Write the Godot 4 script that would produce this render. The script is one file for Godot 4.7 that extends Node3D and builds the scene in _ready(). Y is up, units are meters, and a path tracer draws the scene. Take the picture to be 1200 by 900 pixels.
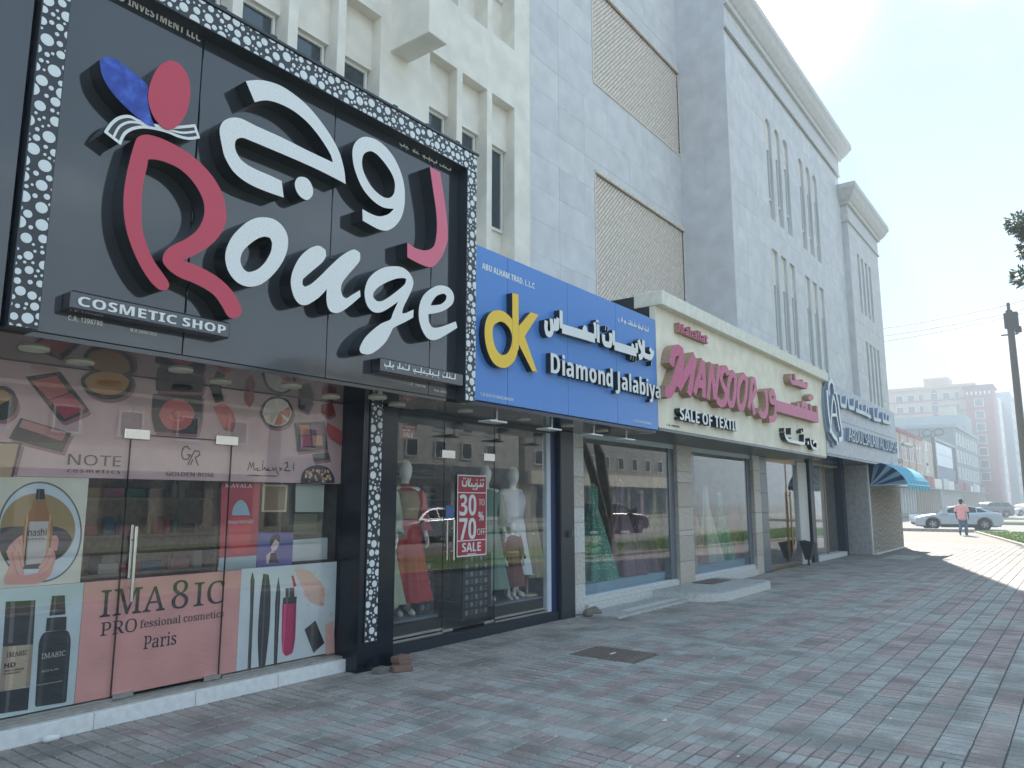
extends Node3D
# A street of shops seen from the pavement. s runs along the shop fronts (world -z), l across (world x, negative towards the shops), h is up.

var M := {}
var used := {}
var rng := RandomNumberGenerator.new()
var sans: Font
var sans_bold: Font
var serif: Font
var serif_bold: Font

func V(s: float, h: float, l: float) -> Vector3:
	return Vector3(l, h, -s)

# ---------------------------------------------------------------- nodes
func numbered(n: String) -> String:
	used[n] = used.get(n, 0) + 1
	return n if used[n] == 1 else "%s_%03d" % [n, used[n] - 1]

func tag(o: Node, label: String, category: String, group := "") -> void:
	o.set_meta("label", label)
	o.set_meta("category", category)
	if group:
		o.set_meta("group", group)

func thing(called: String, label: String, category: String, at := Vector3.ZERO, group := "") -> Node3D:
	var o := Node3D.new()
	o.name = numbered(called)
	add_child(o)
	o.position = at
	tag(o, label, category, group)
	return o

func part(parent: Node3D, called: String, mesh: Mesh, mat: Material = null, at := Vector3.ZERO) -> MeshInstance3D:
	var o := MeshInstance3D.new()
	o.mesh = mesh
	if mat:
		o.material_override = mat
	o.name = called
	parent.add_child(o, true)
	o.global_transform = Transform3D(Basis(), at)
	return o

func lpart(parent: Node3D, called: String, mesh: Mesh, mat: Material = null, tr := Transform3D()) -> MeshInstance3D:
	var o := MeshInstance3D.new()
	o.mesh = mesh
	if mat:
		o.material_override = mat
	o.name = called
	parent.add_child(o, true)
	o.transform = tr
	return o

func structure(called: String, mesh: Mesh, mat: Material = null, kind := "structure") -> MeshInstance3D:
	var o := MeshInstance3D.new()
	o.mesh = mesh
	if mat:
		o.material_override = mat
	o.name = numbered(called)
	add_child(o)
	o.set_meta("kind", kind)
	return o

# ---------------------------------------------------------------- materials
func noise_tex(f: float, oct := 4, lo := Color.BLACK, hi := Color.WHITE, seed_ := 1, kind := FastNoiseLite.TYPE_SIMPLEX, mid = null) -> NoiseTexture2D:
	var n := FastNoiseLite.new()
	n.noise_type = kind
	n.frequency = f
	n.fractal_octaves = oct
	n.seed = seed_
	var t := NoiseTexture2D.new()
	t.width = 512
	t.height = 512
	t.seamless = true
	t.noise = n
	var g := Gradient.new()
	g.set_color(0, lo)
	g.set_color(1, hi)
	if mid != null:
		g.add_point(0.5, mid)
	t.color_ramp = g
	return t

func flat(c: Color, rough := 0.6, metal := 0.0, spec := 0.5) -> StandardMaterial3D:
	var m := StandardMaterial3D.new()
	m.albedo_color = c
	m.roughness = rough
	m.metallic = metal
	m.metallic_specular = spec
	return m

var tex_cache := {}
func shared_noise(freq: float, amount: float, seed_: int, oct := 5) -> NoiseTexture2D:
	var key := "%.3f %.2f %d" % [freq, amount, seed_]
	if not tex_cache.has(key):
		var v := 1.0 - amount * 1.7
		tex_cache[key] = noise_tex(freq, oct, Color(v, v, v), Color.WHITE, seed_ * 13 + 1)
	return tex_cache[key]

func grainy(c: Color, rough := 0.7, amount := 0.12, scale := 0.5, freq := 0.02, bump := 0.0, seed_ := 1) -> StandardMaterial3D:
	var m := flat(c.lightened(amount * 0.6), rough)
	var f: float = [0.01, 0.02, 0.03, 0.05, 0.09][0 if freq < 0.014 else 1 if freq < 0.025 else 2 if freq < 0.035 else 3 if freq < 0.07 else 4]
	var q: float = 0.05 if amount < 0.075 else 0.1 if amount < 0.16 else 0.2 if amount < 0.28 else 0.35
	m.albedo_texture = shared_noise(f, q, seed_ % 3)
	m.uv1_triplanar = true
	m.uv1_world_triplanar = true
	m.uv1_scale = Vector3.ONE * scale
	m.uv1_offset = Vector3(seed_ * 0.137, seed_ * 0.311, seed_ * 0.71)
	if bump > 0.0:
		m.heightmap_enabled = true
		m.heightmap_texture = shared_noise(f * 4.0, 0.58, 0, 4)
		m.heightmap_scale = bump
	return m

func vcol(rough := 0.7, spec := 0.5) -> StandardMaterial3D:
	var m := flat(Color.WHITE, rough, 0.0, spec)
	m.vertex_color_use_as_albedo = true
	return m

func pane(alpha := 0.06, tint := Color(0.8, 0.9, 0.9), rough := 0.0) -> StandardMaterial3D:
	var m := StandardMaterial3D.new()
	m.transparency = BaseMaterial3D.TRANSPARENCY_ALPHA
	m.albedo_color = Color(tint, alpha)
	m.roughness = rough
	m.metallic_specular = 0.75
	return m

# ---------------------------------------------------------------- mesh tools
func tool() -> SurfaceTool:
	var t := SurfaceTool.new()
	t.begin(Mesh.PRIMITIVE_TRIANGLES)
	t.set_smooth_group(-1)
	t.set_color(Color.WHITE)
	return t

func done(t: SurfaceTool, onto: ArrayMesh = null) -> ArrayMesh:
	t.generate_normals()
	return t.commit(onto) if onto else t.commit()

# corners run counter-clockwise as seen from outside
func quad(t: SurfaceTool, a: Vector3, b: Vector3, c: Vector3, d: Vector3) -> void:
	for v in [a, c, b, a, d, c]:
		t.add_vertex(v)

func tri(t: SurfaceTool, a: Vector3, b: Vector3, c: Vector3) -> void:
	for v in [a, c, b]:
		t.add_vertex(v)

func box(t: SurfaceTool, lo: Vector3, hi: Vector3) -> void:
	var p := [Vector3(lo.x, lo.y, hi.z), Vector3(hi.x, lo.y, hi.z), Vector3(hi.x, hi.y, hi.z), Vector3(lo.x, hi.y, hi.z), Vector3(lo.x, lo.y, lo.z), Vector3(hi.x, lo.y, lo.z), Vector3(hi.x, hi.y, lo.z), Vector3(lo.x, hi.y, lo.z)]
	quad(t, p[0], p[1], p[2], p[3])
	quad(t, p[5], p[4], p[7], p[6])
	quad(t, p[1], p[5], p[6], p[2])
	quad(t, p[4], p[0], p[3], p[7])
	quad(t, p[3], p[2], p[6], p[7])
	quad(t, p[4], p[5], p[1], p[0])

func sb(t: SurfaceTool, s0: float, s1: float, h0: float, h1: float, l0: float, l1: float) -> void:
	box(t, Vector3(minf(l0, l1), minf(h0, h1), -maxf(s0, s1)), Vector3(maxf(l0, l1), maxf(h0, h1), -minf(s0, s1)))

func sbm(s0: float, s1: float, h0: float, h1: float, l0: float, l1: float) -> ArrayMesh:
	var t := tool()
	sb(t, s0, s1, h0, h1, l0, l1)
	return done(t)

# box with chamfered edges
func cbm(lo: Vector3, hi: Vector3, c: float) -> ArrayMesh:
	var t := tool()
	cb(t, lo, hi, c)
	return done(t)

func cb(t: SurfaceTool, lo: Vector3, hi: Vector3, c: float) -> void:
	var m := (lo + hi) / 2.0
	var e := (hi - lo) / 2.0
	c = minf(c, minf(e.x, minf(e.y, e.z)) * 0.9)
	var ax := [Vector3.RIGHT, Vector3.UP, Vector3.BACK]
	for i in 3:
		var n: Vector3 = ax[i]
		var u: Vector3 = ax[(i + 1) % 3]
		var w: Vector3 = ax[(i + 2) % 3]
		var eu: float = e[(i + 1) % 3] - c
		var ew: float = e[(i + 2) % 3] - c
		for sg in [1.0, -1.0]:
			var o: Vector3 = m + n * e[i] * sg
			if sg > 0:
				quad(t, o - u * eu - w * ew, o + u * eu - w * ew, o + u * eu + w * ew, o - u * eu + w * ew)
			else:
				quad(t, o - u * eu - w * ew, o - u * eu + w * ew, o + u * eu + w * ew, o + u * eu - w * ew)
		for a in [1.0, -1.0]:
			for b in [1.0, -1.0]:
				# edge along w between faces n*a and u*b
				var p0: Vector3 = m + n * e[i] * a + u * eu * b
				var p1: Vector3 = m + n * (e[i] - c) * a + u * e[(i + 1) % 3] * b
				if a * b > 0:
					quad(t, p0 - w * ew, p1 - w * ew, p1 + w * ew, p0 + w * ew)
				else:
					quad(t, p0 + w * ew, p1 + w * ew, p1 - w * ew, p0 - w * ew)
	for a in [1.0, -1.0]:
		for b in [1.0, -1.0]:
			for d in [1.0, -1.0]:
				var px := m + Vector3(e.x * a, (e.y - c) * b, (e.z - c) * d)
				var py := m + Vector3((e.x - c) * a, e.y * b, (e.z - c) * d)
				var pz := m + Vector3((e.x - c) * a, (e.y - c) * b, e.z * d)
				if a * b * d > 0:
					tri(t, px, py, pz)
				else:
					tri(t, px, pz, py)

func sc(s0: float, s1: float, h0: float, h1: float, l0: float, l1: float, c := 0.01) -> ArrayMesh:
	return cbm(Vector3(minf(l0, l1), minf(h0, h1), -maxf(s0, s1)), Vector3(maxf(l0, l1), maxf(h0, h1), -minf(s0, s1)), c)

# tube through points, radius per point
func tube(t: SurfaceTool, pts: Array, r: Array, n := 8, caps := true) -> void:
	var rings := []
	for i in pts.size():
		var d: Vector3 = (pts[mini(i + 1, pts.size() - 1)] - pts[maxi(i - 1, 0)]).normalized()
		var u := d.cross(Vector3.UP if absf(d.y) < 0.9 else Vector3.RIGHT).normalized()
		var w := d.cross(u).normalized()
		var ring := PackedVector3Array()
		for k in n:
			var a := TAU * k / n
			ring.append(pts[i] + (u * cos(a) + w * sin(a)) * r[mini(i, r.size() - 1)])
		rings.append(ring)
	loft(t, rings, caps)

func loft(t: SurfaceTool, rings: Array, caps := true) -> void:
	var n: int = rings[0].size()
	t.set_smooth_group(0)
	for i in rings.size() - 1:
		for k in n:
			var q := (k + 1) % n
			quad(t, rings[i][q], rings[i][k], rings[i + 1][k], rings[i + 1][q])
	t.set_smooth_group(-1)
	if caps:
		for e in [0, rings.size() - 1]:
			var mid := Vector3.ZERO
			for p in rings[e]:
				mid += p
			mid /= n
			for k in n:
				if e == 0:
					tri(t, mid, rings[e][k], rings[e][(k + 1) % n])
				else:
					tri(t, mid, rings[e][(k + 1) % n], rings[e][k])

func disc_ring(c: Vector3, u: Vector3, w: Vector3, ru: float, rw: float, n := 16) -> PackedVector3Array:
	var ring := PackedVector3Array()
	for k in n:
		var a := TAU * k / n
		ring.append(c + u * cos(a) * ru + w * sin(a) * rw)
	return ring

# ---- flat outlines in (s, h)
func pts(name_: String) -> PackedVector2Array:
	var a: Array = T[name_]
	var o := PackedVector2Array()
	for i in a.size() / 2:
		o.append(Vector2(a[2 * i], a[2 * i + 1]))
	return o

func smooth(p: PackedVector2Array, n := 4, closed := true) -> PackedVector2Array:
	var o := PackedVector2Array()
	var c := p.size()
	var tan_ := PackedVector2Array()
	for i in c:
		var a := p[(i - 1 + c) % c] if closed or i > 0 else p[i]
		var b := p[(i + 1) % c] if closed or i < c - 1 else p[i]
		var d0 := (p[i] - a)
		var d1 := (b - p[i])
		if d0.length() > 0 and d1.length() > 0 and absf(d0.angle_to(d1)) > 0.95:
			tan_.append(Vector2.ZERO)
		else:
			tan_.append((b - a).normalized() * minf(d0.length() if d0.length() > 0 else d1.length(), d1.length() if d1.length() > 0 else d0.length()))
	for i in (c if closed else c - 1):
		var j := (i + 1) % c
		for k in n:
			var x := float(k) / n
			var x2 := x * x
			var x3 := x2 * x
			o.append(p[i] * (2 * x3 - 3 * x2 + 1) + tan_[i] * (x3 - 2 * x2 + x) + p[j] * (3 * x2 - 2 * x3) + tan_[j] * (x3 - x2))
	if not closed:
		o.append(p[c - 1])
	return o

func keyhole(outer: PackedVector2Array, holes: Array) -> PackedVector2Array:
	if Geometry2D.is_polygon_clockwise(outer):
		outer.reverse()
	for hole: PackedVector2Array in holes:
		if not Geometry2D.is_polygon_clockwise(hole):
			hole.reverse()
		var best := [INF, 0, 0]
		for i in outer.size():
			for j in hole.size():
				var d := outer[i].distance_squared_to(hole[j])
				if d < best[0]:
					best = [d, i, j]
		var o := PackedVector2Array()
		for i in range(0, best[1] + 1):
			o.append(outer[i])
		for j in hole.size() + 1:
			o.append(hole[(best[2] + j) % hole.size()])
		for i in range(best[1], outer.size()):
			o.append(outer[i])
		outer = o
	return outer

func face(t: SurfaceTool, outer: PackedVector2Array, holes: Array, l: float) -> void:
	var p := keyhole(outer.duplicate(), holes)
	var ix := Geometry2D.triangulate_polygon(p)
	for k in ix.size() / 3:
		var a := p[ix[3 * k]]
		var b := p[ix[3 * k + 1]]
		var c := p[ix[3 * k + 2]]
		if (b - a).cross(c - a) < 0:
			var x := b
			b = c
			c = x
		tri(t, V(a.x, a.y, l), V(b.x, b.y, l), V(c.x, c.y, l))

func rim_(t: SurfaceTool, outline: PackedVector2Array, l0: float, l1: float, hole := false) -> void:
	var p := outline.duplicate()
	if Geometry2D.is_polygon_clockwise(p) != hole:
		p.reverse()
	for i in p.size():
		var a := p[i]
		var b := p[(i + 1) % p.size()]
		quad(t, V(a.x, a.y, l0), V(b.x, b.y, l0), V(b.x, b.y, l1), V(a.x, a.y, l1))

# solid letter: coloured face, edge of another material
func solid(outer: PackedVector2Array, holes: Array, l0: float, l1: float, mface: Material, mside: Material) -> ArrayMesh:
	var t := tool()
	face(t, outer, holes, l1)
	var m := done(t)
	m.surface_set_material(0, mface)
	var t2 := tool()
	rim_(t2, outer, l0, l1)
	for h in holes:
		rim_(t2, h, l0, l1, true)
	m = done(t2, m)
	m.surface_set_material(1, mside)
	return m

func stroke(p: PackedVector2Array, r: float) -> Array:
	return Geometry2D.offset_polyline(smooth(p, 4, false), r, Geometry2D.JOIN_ROUND, Geometry2D.END_ROUND)

func stroke_solid(names: Array, r, l0: float, l1: float, mface: Material, mside: Material) -> ArrayMesh:
	var tf := tool()
	var ts := tool()
	for i in names.size():
		var rr: float = r[i] if r is Array else r
		var res := stroke(pts(names[i]), rr)
		var outer := PackedVector2Array()
		var holes := []
		for q: PackedVector2Array in res:
			if Geometry2D.is_polygon_clockwise(q):
				holes.append(q)
			elif q.size() > outer.size():
				outer = q
		face(tf, outer, holes, l1 + 0.0007 * i)
		rim_(ts, outer, l0, l1 + 0.0007 * i)
		for q in holes:
			rim_(ts, q, l0, l1 + 0.0007 * i, true)
	var m := done(tf)
	m.surface_set_material(0, mface)
	m = done(ts, m)
	m.surface_set_material(1, mside)
	return m

# a print: layered flat shapes, each a hair above the one below, colours by vertex
func shape(t: SurfaceTool, p: PackedVector2Array, c: Color, l: float, sm := true, holes := []) -> void:
	t.set_color(c.srgb_to_linear())
	face(t, smooth(p, 3) if sm else p, holes, l)

func ellipse(c: Vector2, rx: float, ry: float, n := 20, a0 := 0.0, a1 := TAU) -> PackedVector2Array:
	var o := PackedVector2Array()
	for k in n:
		var a := a0 + (a1 - a0) * k / (n if is_equal_approx(a1 - a0, TAU) else n - 1)
		o.append(c + Vector2(cos(a) * rx, sin(a) * ry))
	return o

func rect(s0: float, s1: float, h0: float, h1: float) -> PackedVector2Array:
	return PackedVector2Array([Vector2(s0, h0), Vector2(s1, h0), Vector2(s1, h1), Vector2(s0, h1)])

# ---- lettering with a font
func text_mesh(words: String, font: Font, depth: float) -> TextMesh:
	var m := TextMesh.new()
	m.text = words
	m.font = font
	m.font_size = 48
	m.pixel_size = 0.01
	m.depth = depth
	m.curve_step = 1.0
	m.horizontal_alignment = HORIZONTAL_ALIGNMENT_LEFT
	return m

# words fitted into the box s0.., h0.. (width, height of the ink), standing on plane l
func words(parent: Node3D, called: String, say: String, s0: float, h0: float, w: float, h: float, l: float, depth: float, mat: Material, font: Font, lean := 0.0) -> MeshInstance3D:
	var m := text_mesh(say, font, depth)
	var b := m.get_aabb()
	var sx := w / b.size.x
	var sy := h / b.size.y
	var o := MeshInstance3D.new()
	o.mesh = m
	o.material_override = mat
	o.name = called
	parent.add_child(o, true)
	o.global_transform = Transform3D(Basis(Vector3(0, 0, -sx), Vector3(0, sy, -lean * sy), Vector3(1, 0, 0)), V(s0 - b.position.x * sx, h0 - b.position.y * sy, l - b.position.z))
	return o

# each letter its own part: a body with a thin face in front
func letters(parent: Node3D, say: String, s0: float, h0: float, w: float, h: float, l: float, depth: float, mface: Material, mside: Material, font: Font) -> void:
	var whole := text_mesh(say, font, depth)
	var b := whole.get_aabb()
	var sx := w / b.size.x
	var sy := h / b.size.y
	for i in say.length():
		if say[i] == " ":
			continue
		var x: float = font.get_string_size(say.substr(0, i), HORIZONTAL_ALIGNMENT_LEFT, -1, 48).x * 0.01
		var tr := Transform3D(Basis(Vector3(0, 0, -sx), Vector3(0, sy, 0), Vector3(1, 0, 0)), V(s0 + (x - b.position.x) * sx, h0 - b.position.y * sy, l + depth / 2.0))
		var o := MeshInstance3D.new()
		o.mesh = text_mesh(say[i], font, depth)
		o.material_override = mside
		o.name = "letter"
		parent.add_child(o, true)
		o.global_transform = tr
		var f := MeshInstance3D.new()
		f.mesh = text_mesh(say[i], font, 0.006)
		f.material_override = mface
		f.name = "face"
		o.add_child(f, true)
		tr.origin.x = l + depth + 0.002
		f.global_transform = tr

# ---- wall with rectangular openings, front at l1
func wall(t: SurfaceTool, s0: float, s1: float, h0: float, h1: float, l0: float, l1: float, holes: Array) -> void:
	for q in wall_boxes(s0, s1, h0, h1, holes):
		sb(t, q[0], q[1], q[2], q[3], l0, l1)

func wall_boxes(s0: float, s1: float, h0: float, h1: float, holes: Array) -> Array:
	var out := []
	var ss := [s0, s1]
	var hh := [h0, h1]
	for q in holes:
		if q[1] <= s0 or q[0] >= s1 or q[3] <= h0 or q[2] >= h1:
			continue
		for v in [q[0], q[1]]:
			if v > s0 and v < s1 and not v in ss:
				ss.append(v)
		for v in [q[2], q[3]]:
			if v > h0 and v < h1 and not v in hh:
				hh.append(v)
	ss.sort()
	hh.sort()
	for i in ss.size() - 1:
		var run := -1.0
		for j in hh.size() - 1:
			var cs: float = (ss[i] + ss[i + 1]) / 2.0
			var ch: float = (hh[j] + hh[j + 1]) / 2.0
			var open := false
			for q in holes:
				if cs > q[0] and cs < q[1] and ch > q[2] and ch < q[3]:
					open = true
			if not open and run < 0.0:
				run = hh[j]
			if run >= 0.0 and (open or j == hh.size() - 2):
				out.append([ss[i], ss[i + 1], run, hh[j] if open else hh[j + 1]])
				run = -1.0
	return out

# ---- soft bodies: tapered bones joined by a smooth minimum, meshed as surface nets
func body_mesh(t: SurfaceTool, bones: Array, cell: float, k := 0.03) -> void:
	var lo := Vector3.INF
	var hi := -Vector3.INF
	for b in bones:
		var r := maxf(b[2], b[3]) + cell * 3.0 + k
		for p in [b[0], b[1]]:
			lo = lo.min(p - Vector3.ONE * r)
			hi = hi.max(p + Vector3.ONE * r)
	var n := Vector3i(((hi - lo) / cell).ceil()) + Vector3i.ONE
	var f := PackedFloat32Array()
	f.resize(n.x * n.y * n.z)
	f.fill(1.0)
	for b in bones:
		var pa: Vector3 = b[0]
		var pb: Vector3 = b[1]
		var sq: Vector3 = b[4] if b.size() > 4 else Vector3.ONE
		var r := maxf(b[2], b[3]) * maxf(sq.x, maxf(sq.y, sq.z)) + cell * 3.0 + k
		var a := Vector3i(((pa.min(pb) - Vector3.ONE * r - lo) / cell).floor()).max(Vector3i.ZERO)
		var z := Vector3i(((pa.max(pb) + Vector3.ONE * r - lo) / cell).ceil()).min(n - Vector3i.ONE)
		var ab := pb - pa
		var len2 := maxf(ab.length_squared(), 1e-9)
		for x in range(a.x, z.x + 1):
			for y in range(a.y, z.y + 1):
				for w in range(a.z, z.z + 1):
					var p := lo + Vector3(x, y, w) * cell
					var u := clampf((p - pa).dot(ab) / len2, 0.0, 1.0)
					var d := ((p - pa - ab * u) / sq).length() - lerpf(b[2], b[3], u)
					var i := (x * n.y + y) * n.z + w
					var o := f[i]
					var e := maxf(k - absf(o - d), 0.0) / k
					f[i] = minf(o, d) - e * e * k * 0.25
	var at := {}
	var pos := PackedVector3Array()
	var sx := n.y * n.z
	var sy := n.z
	for x in n.x - 1:
		for y in n.y - 1:
			for w in n.z - 1:
				var i := x * sx + y * sy + w
				var c := [f[i], f[i + 1], f[i + sy], f[i + sy + 1], f[i + sx], f[i + sx + 1], f[i + sx + sy], f[i + sx + sy + 1]]
				var neg := 0
				for v in c:
					if v < 0.0:
						neg += 1
				if neg == 0 or neg == 8:
					continue
				var sum := Vector3.ZERO
				var m := 0
				for e in EDGES:
					var fa: float = c[e[0]]
					var fb: float = c[e[1]]
					if (fa < 0.0) != (fb < 0.0):
						var q := fa / (fa - fb)
						sum += Vector3(CORN[e[0]]).lerp(Vector3(CORN[e[1]]), q)
						m += 1
				at[i] = pos.size()
				pos.append(lo + (Vector3(x, y, w) + sum / m) * cell)
	t.set_smooth_group(0)
	for i in at.keys():
		var w: int = i % n.z
		var y: int = (i / n.z) % n.y
		var x: int = i / sx
		for ax in 3:
			var e: int = [sx, sy, 1][ax]
			var d1: int = [sy, 1, sx][ax]
			var d2: int = [1, sx, sy][ax]
			if [y, w, x][ax] == 0 or [w, x, y][ax] == 0:
				continue
			var inside := f[i] < 0.0
			if inside == (f[i + e] < 0.0):
				continue
			if not (at.has(i - d1) and at.has(i - d2) and at.has(i - d1 - d2)):
				continue
			var a0 := pos[at[i]]
			var b0 := pos[at[i - d1]]
			var c0 := pos[at[i - d1 - d2]]
			var e0 := pos[at[i - d2]]
			if inside:
				quad(t, a0, b0, c0, e0)
			else:
				quad(t, a0, e0, c0, b0)
	t.set_smooth_group(-1)

const CORN := [Vector3i(0, 0, 0), Vector3i(0, 0, 1), Vector3i(0, 1, 0), Vector3i(0, 1, 1), Vector3i(1, 0, 0), Vector3i(1, 0, 1), Vector3i(1, 1, 0), Vector3i(1, 1, 1)]
const EDGES := [[0, 1], [2, 3], [4, 5], [6, 7], [0, 2], [1, 3], [4, 6], [5, 7], [0, 4], [1, 5], [2, 6], [3, 7]]

# ---------------------------------------------------------------- scene
func _ready() -> void:
	rng.seed = 20240611
	setup_view()
	setup_materials()
	setup_fonts()
	build_ground()
	build_pavers()
	build_main_building()
	build_shop_shells()
	build_cosmetics_sign()
	build_cosmetics_front()
	build_posters()
	build_cosmetics_inside()
	build_dress_sign()
	build_dress_front()
	build_textile_sign()
	build_textile_front()
	build_stone_sign_shop()
	build_pavement_things()
	build_street()
	build_far_buildings()
	build_opposite_side()

func setup_view() -> void:
	var cam := Camera3D.new()
	cam.name = "camera"
	add_child(cam)
	cam.position = Vector3(0, 1.6, 0)
	cam.rotation_degrees = Vector3(8.9, 37.0, 0)
	cam.fov = 54.17
	cam.near = 0.05
	cam.far = 2000.0
	cam.current = true
	# sun: ahead and a little to the left of the street, behind the roof line
	var el := deg_to_rad(35.0)
	var az := deg_to_rad(17.0)
	var to_sun := V(cos(az) * cos(el), sin(el), -sin(az) * cos(el))
	var sun := DirectionalLight3D.new()
	sun.name = "sun"
	add_child(sun)
	sun.look_at_from_position(to_sun * 50.0, Vector3.ZERO)
	sun.light_energy = 1.4
	sun.light_angular_distance = 0.6
	sun.light_color = Color(1.0, 0.965, 0.91)
	sun.shadow_enabled = true
	var sky := ProceduralSkyMaterial.new()
	sky.sky_top_color = Color(0.505, 0.605, 0.685)
	sky.sky_horizon_color = Color(0.70, 0.72, 0.73)
	sky.sky_curve = 0.16
	sky.ground_bottom_color = Color(0.5, 0.49, 0.47)
	sky.ground_horizon_color = Color(0.80, 0.82, 0.83)
	sky.sun_angle_max = 30.0
	sky.sun_curve = 0.09
	sky.sky_cover = clouds()
	sky.sky_cover_modulate = Color(1, 1, 1, 0.32)
	var env := Environment.new()
	env.background_mode = Environment.BG_SKY
	env.sky = Sky.new()
	env.sky.sky_material = sky
	env.background_energy_multiplier = 1.0
	env.tonemap_mode = Environment.TONE_MAPPER_LINEAR
	env.tonemap_exposure = 3.15
	env.sdfgi_enabled = true
	env.ssao_enabled = true
	env.ssil_enabled = true
	env.fog_enabled = true
	env.fog_density = 0.0036
	env.fog_light_color = Color(0.86, 0.91, 0.95)
	var we := WorldEnvironment.new()
	we.name = "air"
	we.environment = env
	add_child(we)

func clouds() -> ImageTexture:
	var w := 1024
	var h := 512
	var im := Image.create(w, h, false, Image.FORMAT_RGBA8)
	var n := FastNoiseLite.new()
	n.seed = 5
	n.frequency = 1.0
	n.fractal_octaves = 5
	n.noise_type = FastNoiseLite.TYPE_SIMPLEX_SMOOTH
	for y in range(0, h / 2):
		var el := PI / 2.0 - PI * (y + 0.5) / h
		for x in w:
			var az := TAU * (x + 0.5) / w
			var d := Vector3(cos(az) * cos(el), sin(el), sin(az) * cos(el))
			var q := d / (d.y + 0.16)
			var v := n.get_noise_3d(q.x * 1.1, q.z * 1.1, 0.3 + d.y * 3.0) * 0.5 + 0.5
			var wide := n.get_noise_3d(q.x * 0.3, q.z * 0.3, 9.0) * 0.5 + 0.5
			var a := smoothstep(0.53, 0.80, v) * smoothstep(0.35, 0.65, wide)
			a *= smoothstep(0.0, 0.08, d.y)
			im.set_pixel(x, y, Color(1, 1, 1, clampf(a, 0, 1) * 0.75))
	return ImageTexture.create_from_image(im)

func setup_fonts() -> void:
	for f in [["Droid Sans", 400], ["Droid Sans", 700], ["Droid Serif", 400], ["Droid Serif", 700]]:
		var s := SystemFont.new()
		s.font_names = PackedStringArray([f[0]])
		s.font_weight = f[1]
		if f[0] == "Droid Sans":
			if f[1] == 400: sans = s
			else: sans_bold = s
		else:
			if f[1] == 400: serif = s
			else: serif_bold = s

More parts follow.
